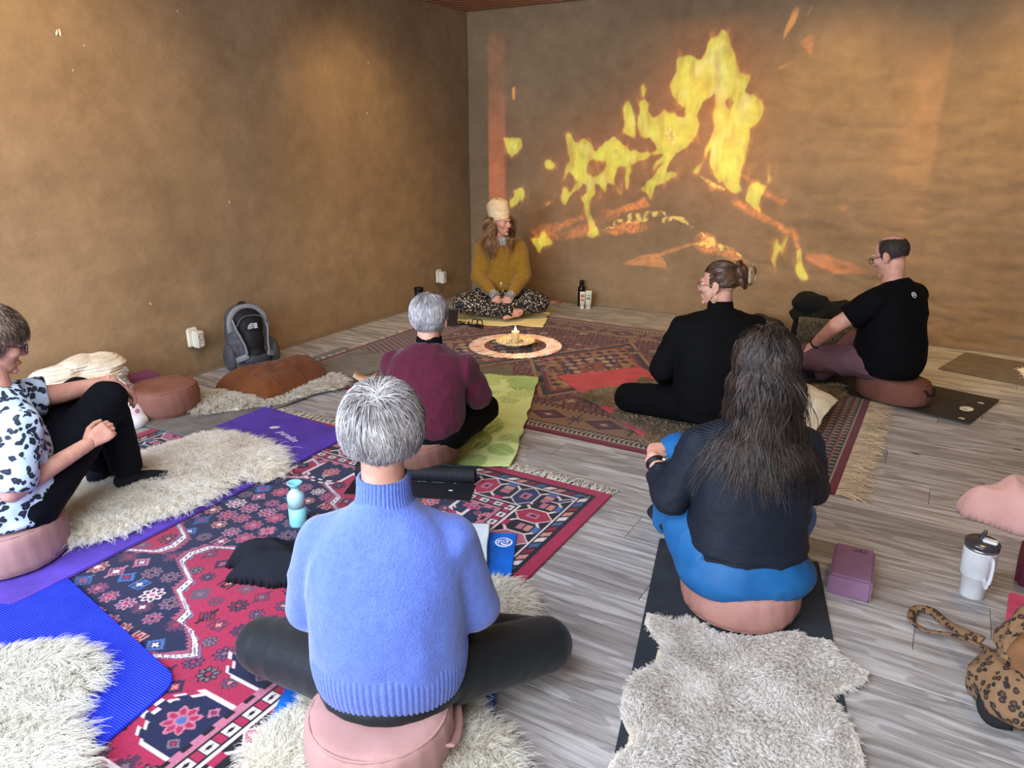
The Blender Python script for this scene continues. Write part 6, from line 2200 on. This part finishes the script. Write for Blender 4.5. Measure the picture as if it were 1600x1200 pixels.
sh = [ell((0, -.01, .215), (.198, .155, .09))]
for s in 'LR':
    sh += leg_shells(J, s, (.10, .078, .052), (.10, .0, .21))
garment(root, 'trousers', sh, black_cloth, .009, 5, [dict(amp=.006, freq=(10, 10, 10), seed=2)])
greyh = hair_mat('salt_grey_hair', (206, 200, 200), (136, 130, 132), .3)
grow_hair(root, greyh, HC, HR, 8000, lambda u: .062 + .02 * (u[:, 2] > .3), lambda u: (u[:, 2] > -.62) & ((u[:, 1] < .40) | (u[:, 2] > .35)), lambda u: top_dir(unit((.1, -.1, .99)))(u) + np.array([.15, -.2, -.35]), grav=.3, width=.0034, S=7, hug=.03, lift=.14, layer=.013, seed=41, jit=.3, clump=.8, skull=(.079, .098, .090))

# ------------------------------------------------------------------ person in black with the hair clip
root, J = person('person from behind in black high-necked top, brown hair clipped up, hoop earrings', 'F')
HR = head_frame(.95, .08)
hands = [dict(wr=J['wrL'], d=(.4, .8, -.3), dorsal=(0, .3, 1), thumb=(1, 0, .3)), dict(wr=J['wrR'], d=(-.4, .8, -.3), dorsal=(0, .3, 1), thumb=(-1, 0, .3))]
body, HC = body_mesh(root, J, HR, hands, (.09, .02, .20), TOR)
SW = [(-.02, .12, .20, .17), (-.02, .24, .225, .18), (-.025, .36, .222, .17), (-.02, .46, .222, .155), (0, .56, .215, .135), (.012, .62, .185, .112), (.022, .665, .125, .088), (.03, .70, .075, .068)]
sh = [sec_loft(fine(SW))]
for s in 'LR':
    sh += arm_shells(J, s, (.078, .068, .046), .97)
blk2 = M('black_jersey', (9, 9, 11), (7, 7, 8), rough=.85, spec=.12, bump=.2, bscale=150, bdist=.002)
garment(root, 'top', sh, blk2, .009, 6, [dict(amp=.010, freq=(4, 4, 10), seed=4), dict(amp=.004, freq=(14, 14, 18), seed=9)])
obj('collar', shells_mesh('collar', [rib_tube([(.02, .662, .09, .078), (.028, .684, .075, .07), (.034, .708, .067, .065), (.04, .738, .063, .061), (.04, .742, .059, .057)], 20, .0006)]), blk2, root)
sh = [ell((0, -.01, .17), (.205, .17, .11)), ell((0, .05, .16), (.18, .13, .09))]
for s in 'LR':
    sh += leg_shells(J, s, (.104, .088, .055), (.10, .0, .17))
garment(root, 'trousers', sh, black_cloth, .009, 5, [dict(amp=.005, freq=(10, 10, 10), seed=2)])
garment(root, 'sock', foot_shells(J['anL'], (.52, .12, .045), 1.1), sock, .008, 4)
bh = hair_mat('brown_hair', (104, 72, 50), (60, 40, 28), .35, .35)
bun = HC + HR @ np.array([0, -.122, .050])
grow_hair(root, bh, HC, HR, 7000, lambda u: .11 * np.linalg.norm(u - unit(np.array([0, -.93, .33])), axis=1), lambda u: (u[:, 2] > -.50) & ((u[:, 1] < .45) | (u[:, 2] > .40)), lambda u: unit(np.array([0, -.93, .33])) - u * .6, [], grav=.0, width=.003, S=9, hug=.02, lift=.0, layer=.006, seed=51, jit=.06, clump=.15, skull=(.079, .097, .088))
tw = []
for k in range(9):
    a = k * .7
    P_ = [bun + HR @ np.array([(.024 + .018 * math.sin(a + t * 3)) * math.cos(a + t * 5), -.018 + .03 * t, -.062 + .13 * t + .01 * math.sin(a * 3)]) for t in np.linspace(0, 1, 10)]
    tw.append(tube(P_, [.007 + .010 * math.sin(pi * t) for t in np.linspace(0, 1, 10)], 8))
tw.append(ell(bun + HR @ np.array([0, .005, .0]), (.042, .040, .060), HR))
obj('bun', shells_mesh('bun', tw), bh, root)
clip = M('tortoise_clip', (176, 150, 110), (90, 60, 40), rough=.3, nscale=30, spec=.6)
cl_ = [tube([tuple(bun + HR @ np.array([s * .016 + .03 * s * math.sin(a), -.044 - .012 * math.sin(a), .05 * math.cos(a)])) for a in np.linspace(.1, pi - .1, 14)], [(.005, .010)] * 14, 8) for s in (-1, 1)]
obj('hair_clip', shells_mesh('clip', cl_), clip, root)
gold = M('gold_hoop', (214, 186, 130), rough=.25, metal=.9)
for s in (-1, 1):
    e = HC + HR @ np.array([s * .088, -.004, -.068])
    obj('earring', shells_mesh('hoop', [tube([tuple(e + HR @ np.array([0, .016 * math.cos(a), .018 * math.sin(a)])) for a in np.linspace(0, 2 * pi, 20, endpoint=False)], .0026, 6, True)]), gold, root)
glasses(root, HC, HR, M('gold_frame', (176, 136, 100), rough=.3, metal=.7))
# cream cloth over this person's knee
def drp(u, v, x, y):
    return .125 * np.exp(-((u - .35) / .5) ** 2) * np.exp(-((v - .5) / .6) ** 2) + .012 * np.sin(v * 8 + u * 3)
sheet('towel', 'cream white cloth draped over the right knee of the person with the hair clip', 'cloth', fl(1236, 588, .12), fl(1222, 668, .10), fl(1274, 668, .07), fl(1312, 624, .10), .03, M('cream_cloth', (236, 228, 206), (222, 212, 188), rough=.95, bump=.4, bscale=120), 40, 40, wave=.012, freq=8, edge=.006, seed=19, hook=drp)

# ------------------------------------------------------------------ person in the black t-shirt
root, J = person('balding person in black t-shirt and mauve trousers, hand on knee, dark glasses', 'G')
HR = head_frame(.18, .38)
hands = [dict(wr=J['wrL'], d=(-.35, .62, -.62), dorsal=(-.5, .35, .8), thumb=(.9, .3, 0), curl=.45, s=1.08), dict(wr=J['wrR'], d=(-.1, .7, -.6), dorsal=(.2, .5, .8), thumb=(-1, 0, .2), curl=.45, s=1.08)]
TORG = [(0, .18, .15, .13), (0, .30, .16, .14), (.02, .45, .16, .13), (.02, .58, .16, .10), (.03, .68, .12, .08), (.05, .74, .065, .06)]
body, HC = body_mesh(root, J, HR, hands, (.09, .02, .26), TORG, hs=1.04, arms=(.056, .048, .031))
SW = [(-.01, .185, .185, .160), (-.01, .25, .205, .185), (.01, .36, .205, .190), (.01, .48, .205, .165), (0, .58, .210, .135), (.015, .655, .190, .115), (.03, .705, .13, .092), (.045, .745, .078, .068)]
sh = [sec_loft(fine(SW))]
for s in 'LR':
    sh += arm_shells(J, s, (.080, .078, .06), .34)
tee, tee_me = garment(root, 't_shirt', sh, M('black_t_shirt', (8, 9, 12), (6, 7, 9), rough=.9, spec=.12, bump=.2, bscale=200, bdist=.002), .009, 6, [dict(amp=.009, freq=(5, 5, 6), seed=14), dict(amp=.004, freq=(14, 14, 10), seed=3)])
mauve_t = M('mauve_trousers', (110, 78, 88), (98, 68, 78), rough=.85, bump=.3, bscale=200, bdist=.002)
sh = [ell((0, 0, .24), (.19, .165, .095)), ell((0, .07, .25), (.17, .13, .08))]
for s in 'LR':
    sh += leg_shells(J, s, (.104, .088, .060), (.095, .02, .245))
garment(root, 'trousers', sh, mauve_t, .009, 5, [dict(amp=.010, freq=(9, 9, 9), seed=12), dict(amp=.004, freq=(20, 20, 20), seed=2)])
for k in 'LR':
    garment(root, 'sock', foot_shells(J['an' + k], np.array(J['an' + k]) + np.array([.12 if k == 'L' else -.12, .10, -.015]), 1.1), sock, .008, 4)
v_, n_ = stick(tee_me, (-.02, -.09, .675))
Rb = rot_to(n_)
bd = [tube([tuple(v_ + n_ * .001 + Rb @ np.array([.017 * math.cos(a), .017 * math.sin(a), 0])) for a in np.linspace(0, 2 * pi, 20, endpoint=False)], .0022, 6, True)]
bd += [tube([tuple(v_ + n_ * .0012 + Rb @ np.array([-.008 + .0 * t, -.009 + .018 * t, 0])) for t in (0, .5, 1)], .0022, 5), tube([tuple(v_ + n_ * .0012 + Rb @ np.array([.009 * (1 - abs(2 * t - 1)) * -1 + .006, -.009 + .018 * t, 0])) for t in np.linspace(0, 1, 7)], .0022, 5)]
obj('logo_badge', shells_mesh('badge', bd), white_ink, root)
wv = np.array(J['wrL']) + unit(np.array(J['elL']) - np.array(J['wrL'])) * .02
Rw = rot_to(np.array(J['elL']) - np.array(J['wrL']))
obj('wrist_band', shells_mesh('w', [tube([tuple(wv + Rw @ np.array([.036 * math.cos(a), .036 * math.sin(a), 0])) for a in np.linspace(0, 2 * pi, 24, endpoint=False)], [(.004, .010)] * 24, 8, True)]), M('black_band', (18, 18, 20), rough=.5), root)
gh = hair_mat('short_dark_hair', (66, 54, 46), (48, 38, 32), .25, .6)
def reg_g(u):
    bald = ((u[:, 0] / .62) ** 2 + ((u[:, 1] + .14) / .72) ** 2 < 1) & (u[:, 2] > 0)
    return (u[:, 2] > -.60) & (u[:, 1] < .42) & ~bald
grow_hair(root, gh, HC, HR, 9000, lambda u: np.full(len(u), .010), reg_g, lambda u: np.tile([0, -.2, -1.0], (len(u), 1)), width=.0014, S=3, lift=.5, layer=.002, seed=61, skull=(.0785, .0985, .0865), cap=True)
glasses(root, HC, HR, black_metal, s=1.04)

# ------------------------------------------------------------------ person in leopard print (left edge)
root, J = person('person with brown hair and glasses in pale leopard-print blouse, one knee raised', 'C')
HR = head_frame(-.10, .30)
hands = [dict(wr=J['wrL'], d=(.12, .72, -.68), dorsal=(.15, .68, .72), thumb=(.9, -.1, -.2), curl=.42, spread=.25), dict(wr=J['wrR'], d=(-.05, .80, .35), dorsal=(.8, -.2, .5), thumb=(-.2, -.3, .9), curl=.65)]
TORC = [(0, .17, .14, .12), (0, .28, .15, .12), (.0, .42, .14, .11), (.01, .54, .14, .09), (.02, .62, .11, .075), (.035, .68, .06, .055)]
body, HC = body_mesh(root, J, HR, hands, (.09, .02, .25), TORC, arms=(.047, .042, .028))
lb = bpy.data.materials.new('pale_leopard_blouse'); nt = NT(lb)
co = nt.coord('Object')
wz = nt.n('TexNoise', i_Scale=16.0, i_Detail=2.0); nt.l(co, wz.inputs[0])
ws = nt.n('VectorMath', operation='SCALE'); ws.inputs['Scale'].default_value = .07; nt.l(wz.outputs['Color'], ws.inputs[0])
wa = nt.n('VectorMath', operation='ADD'); nt.l(co, wa.inputs[0]); nt.l(ws.outputs[0], wa.inputs[1])
vo = nt.n('TexVoronoi', i_Scale=34.0); nt.l(wa.outputs[0], vo.inputs[0])
n3 = nt.n('TexNoise', i_Scale=26.0); nt.l(co, n3.inputs[0])
sub_ = nt.n('Math', operation='MULTIPLY_ADD', s_1=.5, s_2=-.25); nt.l(n3.outputs[0], sub_.inputs[0])
ad = nt.n('Math', operation='ADD'); nt.l(vo.outputs['Distance'], ad.inputs[0]); nt.l(sub_.outputs[0], ad.inputs[1])
nt.l(nt.ramp(ad.outputs[0], [(0.0, (70, 84, 104)), (.14, (52, 62, 82)), (.20, (26, 30, 46)), (.43, (30, 36, 52)), (.47, (186, 206, 224)), (1, (206, 222, 234))]), nt.bsdf.inputs['Base Color'])
nt.bsdf.inputs['Roughness'].default_value = .75
SW = [(-.02, .205, .205, .175), (-.02, .28, .205, .175), (-.015, .38, .195, .165), (0, .48, .192, .150), (.01, .57, .185, .122), (.02, .63, .155, .10), (.03, .67, .10, .08), (.04, .70, .065, .06)]
sh = [sec_loft(fine(SW))]
sh += arm_shells(J, 'L', (.075, .074, .07), .36) + arm_shells(J, 'R', (.078, .080, .07), .47)
garment(root, 'blouse', sh, lb, .008, 5, [dict(amp=.014, freq=(8, 8, 5), seed=15), dict(amp=.006, freq=(16, 16, 12), seed=6)])
nvt = M('black_navy_trousers', (11, 13, 21), (9, 10, 16), rough=.85, spec=.15, bump=.2, bscale=200, bdist=.001)
sh = [ell((0, 0, .235), (.195, .165, .095))]
sh += leg_shells(J, 'L', (.102, .078, .060), (.09, .02, .25), .86) + leg_shells(J, 'R', (.112, .082, .064), (.10, .02, .235), .86)
garment(root, 'trousers', sh, nvt, .0085, 5, [dict(amp=.008, freq=(7, 7, 7), seed=12), dict(amp=.004, freq=(18, 18, 18), seed=2)])
garment(root, 'sock', foot_shells(J['anL'], J['toeL'], 1.12) + [cap(J['anL'], np.array(J['anL']) + np.array([.01, -.01, .10]), .044, .05, 14)], sock, .008, 4)
garment(root, 'sock', foot_shells(J['anR'], J['toeR'], 1.12) + [cap(J['anR'], np.array(J['anR']) + np.array([.01, -.01, .10]), .044, .05, 14)], sock, .008, 4)
ch = hair_mat('greying_brown_hair', (142, 122, 104), (92, 74, 60), .35)
grow_hair(root, ch, HC, HR, 8000, lambda u: .06 + .02 * (u[:, 1] > .3), lambda u: (u[:, 2] > -.5) & ((u[:, 1] < .15) | (u[:, 2] > .40)), lambda u: top_dir(unit((0, -.35, .93)))(u) + np.array([0, .15, .05]), grav=.22, width=.0028, S=9, hug=.05, lift=.42, layer=.026, seed=71, jit=.2, clump=.6, skull=(.081, .098, .089))
glasses(root, HC, HR, M('blue_black_frame', (42, 44, 84), rough=.3, metal=.4))
obj('lips', shells_mesh('lips', tf([ell((0, .092, -.066), (.021, .007, .008))], HR, HC)), lip_m, root)

# ------------------------------------------------------------------ the instructor
root, J = person('instructor facing the group in cream beanie, mustard sweater and spotted trousers', 'A')
HR = head_frame(.80, .06)
hands = [dict(wr=J['wrL'], d=(.30, .35, -.88), dorsal=(0, .92, .38), thumb=(.9, .1, 0), curl=.28, spread=.15, s=1.08), dict(wr=J['wrR'], d=(-.10, .35, -.92), dorsal=(0, .92, .38), thumb=(-.9, .1, 0), curl=.28, spread=.15, s=1.08)]
body, HC = body_mesh(root, J, HR, hands, (.09, .02, .19), TOR, fs=.82)
mustard = M('mustard_knit', (150, 112, 34), (134, 98, 28), rough=.95, nscale=50, bump=.5, bscale=180, bdist=.004, sheen=.2)
SW = [(.01, .235, .145, .122), (0, .28, .170, .140), (0, .36, .176, .140), (.01, .46, .176, .130), (.02, .56, .176, .116), (.03, .62, .155, .10), (.04, .665, .105, .08), (.05, .70, .068, .062)]
sh = [sec_loft(fine(SW))]
for s in 'LR':
    sh += arm_shells(J, s, (.072, .070, .044), .92)
    a, b = np.array(J['sh' + s]), np.array(J['el' + s])
    sh.append(ell(a * .45 + b * .55 + np.array([(.05 if s == 'L' else -.05), 0, 0]), (.075, .075, .12)))
garment(root, 'sweater', sh, mustard, .008, 6, [dict(amp=.010, freq=(7, 7, 5), seed=5), dict(amp=.004, freq=(16, 16, 16), seed=8)])
obj('hem', shells_mesh('hem', [rib_tube([(.012, .225, .140, .120), (.01, .24, .150, .128), (.005, .265, .162, .137), (.003, .275, .160, .135)], 60, .003)]), mustard, root)
spot = bpy.data.materials.new('spotted_trousers'); nt = NT(spot)
co = nt.coord('Object')
wz = nt.n('TexNoise', i_Scale=30.0); nt.l(co, wz.inputs[0])
ws = nt.n('VectorMath', operation='SCALE'); ws.inputs['Scale'].default_value = .03; nt.l(wz.outputs['Color'], ws.inputs[0])
wa = nt.n('VectorMath', operation='ADD'); nt.l(co, wa.inputs[0]); nt.l(ws.outputs[0], wa.inputs[1])
vo = nt.n('TexVoronoi', i_Scale=55.0); nt.l(wa.outputs[0], vo.inputs[0])
nt.l(nt.ramp(vo.outputs['Distance'], [(0.0, (224, 210, 192)), (.30, (214, 198, 178)), (.36, (24, 19, 19)), (1, (22, 18, 18))]), nt.bsdf.inputs['Base Color'])
nt.bsdf.inputs['Roughness'].default_value = .8
sh = [ell((0, 0, .185), (.185, .16, .10)), ell((0, .08, .19), (.15, .11, .07))]
for s in 'LR':
    sh += leg_shells(J, s, (.100, .092, .060), (.09, .0, .18), .93)
garment(root, 'trousers', sh, spot, .008, 5, [dict(amp=.010, freq=(9, 9, 9), seed=22), dict(amp=.004, freq=(20, 20, 20), seed=2)])
strip_m = bpy.data.materials.new('striped_blouse'); nt = NT(strip_m)
wv_ = nt.n('TexWave', i_Scale=24.0, i_Distortion=5.0, i_Detail=2.0); nt.l(nt.coord('Object'), wv_.inputs[0])
nt.l(nt.ramp(wv_.outputs[0], [(.45, (24, 22, 24)), (.6, (206, 200, 196))]), nt.bsdf.inputs['Base Color'])
for s in 'LR':
    e_, w_ = np.array(J['el' + s]), np.array(J['wr' + s])
    garment(root, 'shirt_cuff', [cap(w_ + (e_ - w_) * .25, w_ + (w_ - e_) * .06, .036, .045, 16, flat1=True)], strip_m, .006, 3, [dict(amp=.006, freq=(30, 30, 30), seed=3)])
obj('shirt_collar', shells_mesh('collar', [rib_tube([(.05, .685, .085, .078), (.055, .70, .076, .07), (.058, .725, .07, .066), (.058, .73, .064, .06)], 14, .007)]), strip_m, root)
obj('pendant', shells_mesh('pendant', [ell((.0, .140, .315), (.010, .006, .012)), cap((0, .141, .305), (0, .140, .285), .003, .002, 8)]), M('pearl', (232, 226, 214), rough=.2, spec=.7), root)
beanie = bpy.data.materials.new('cream_striped_beanie'); nt = NT(beanie)
bm_ = M('cream_knit_hat', (236, 212, 172), (220, 194, 152), rough=.95, bump=.5, bscale=160, bdist=.003, ribs=(2, 62))
rs = []
for i, t_ in enumerate(np.linspace(0, 1, 34)):
    z = .012 + t_ * .180
    r = .0865 + .009 * math.sin(t_ * pi * .75)
    if t_ > .72: r *= math.sqrt(max(.03, 1 - ((t_ - .72) / .285) ** 2))
    r += .0022 * math.sin(t_ * 60)
    c = np.array([0, -.012 - .050 * t_, z + .0])
    tilt = np.array(Matrix.Rotation(.30, 3, 'X'))
    a = np.linspace(0, 2 * pi, 40, endpoint=False)
    lump = 1 + (.07 * np.cos(2 * a) * max(0, t_ - .7) / .3)
    rs.append(c + (np.stack([r * .95 * np.cos(a) * lump, r * 1.12 * np.sin(a), .010 * np.cos(2 * a) * max(0, t_ - .6) * 3], 1)) @ tilt.T)
me = shells_mesh('beanie', tf([loft(rs)], HR, HC))
obj('beanie', folds(me, .004, (12, 12, 40), 3), bm_, root)
wave_h = hair_mat('long_wavy_hair', (186, 146, 106), (118, 84, 56), .45, .38)
cols = [((0, .03, .50), (.175, .135, .20), None), ((.15, .04, .61), (.085, .09, .08), None), ((-.15, .04, .61), (.085, .09, .08), None), ((0, .05, .67), (.07, .065, .06), None)]
def fall(u):
    return np.stack([np.sign(u[:, 0] + .001) * .45, .40 + 0 * u[:, 0], -.9 + 0 * u[:, 0]], 1)
hf = np.array(head_frame(.45, .0))
grow_hair(root, wave_h, HC, hf, 5200, lambda u: .32 + .06 * np.abs(u[:, 0]), lambda u: (u[:, 2] > -.55) & (u[:, 2] < .35) & (u[:, 1] < .12) , fall, cols, grav=.34, curl=.55, curl_f=17, width=.0036, S=20, lift=.18, layer=.030, seed=81, jit=.22, clump=.9, skull=(.079, .097, .088))
obj('lips', shells_mesh('lips', tf([ell((0, .0925, -.067), (.022, .006, .009))], HR, HC)), lip_m, root)
for s in (-1, 1):
    obj('eyebrow', shells_mesh('brow', tf([tube([(s * .016, .094, .022), (s * .034, .090, .027), (s * .05, .076, .022)], .0036, 6)], HR, HC)), wave_h, root)
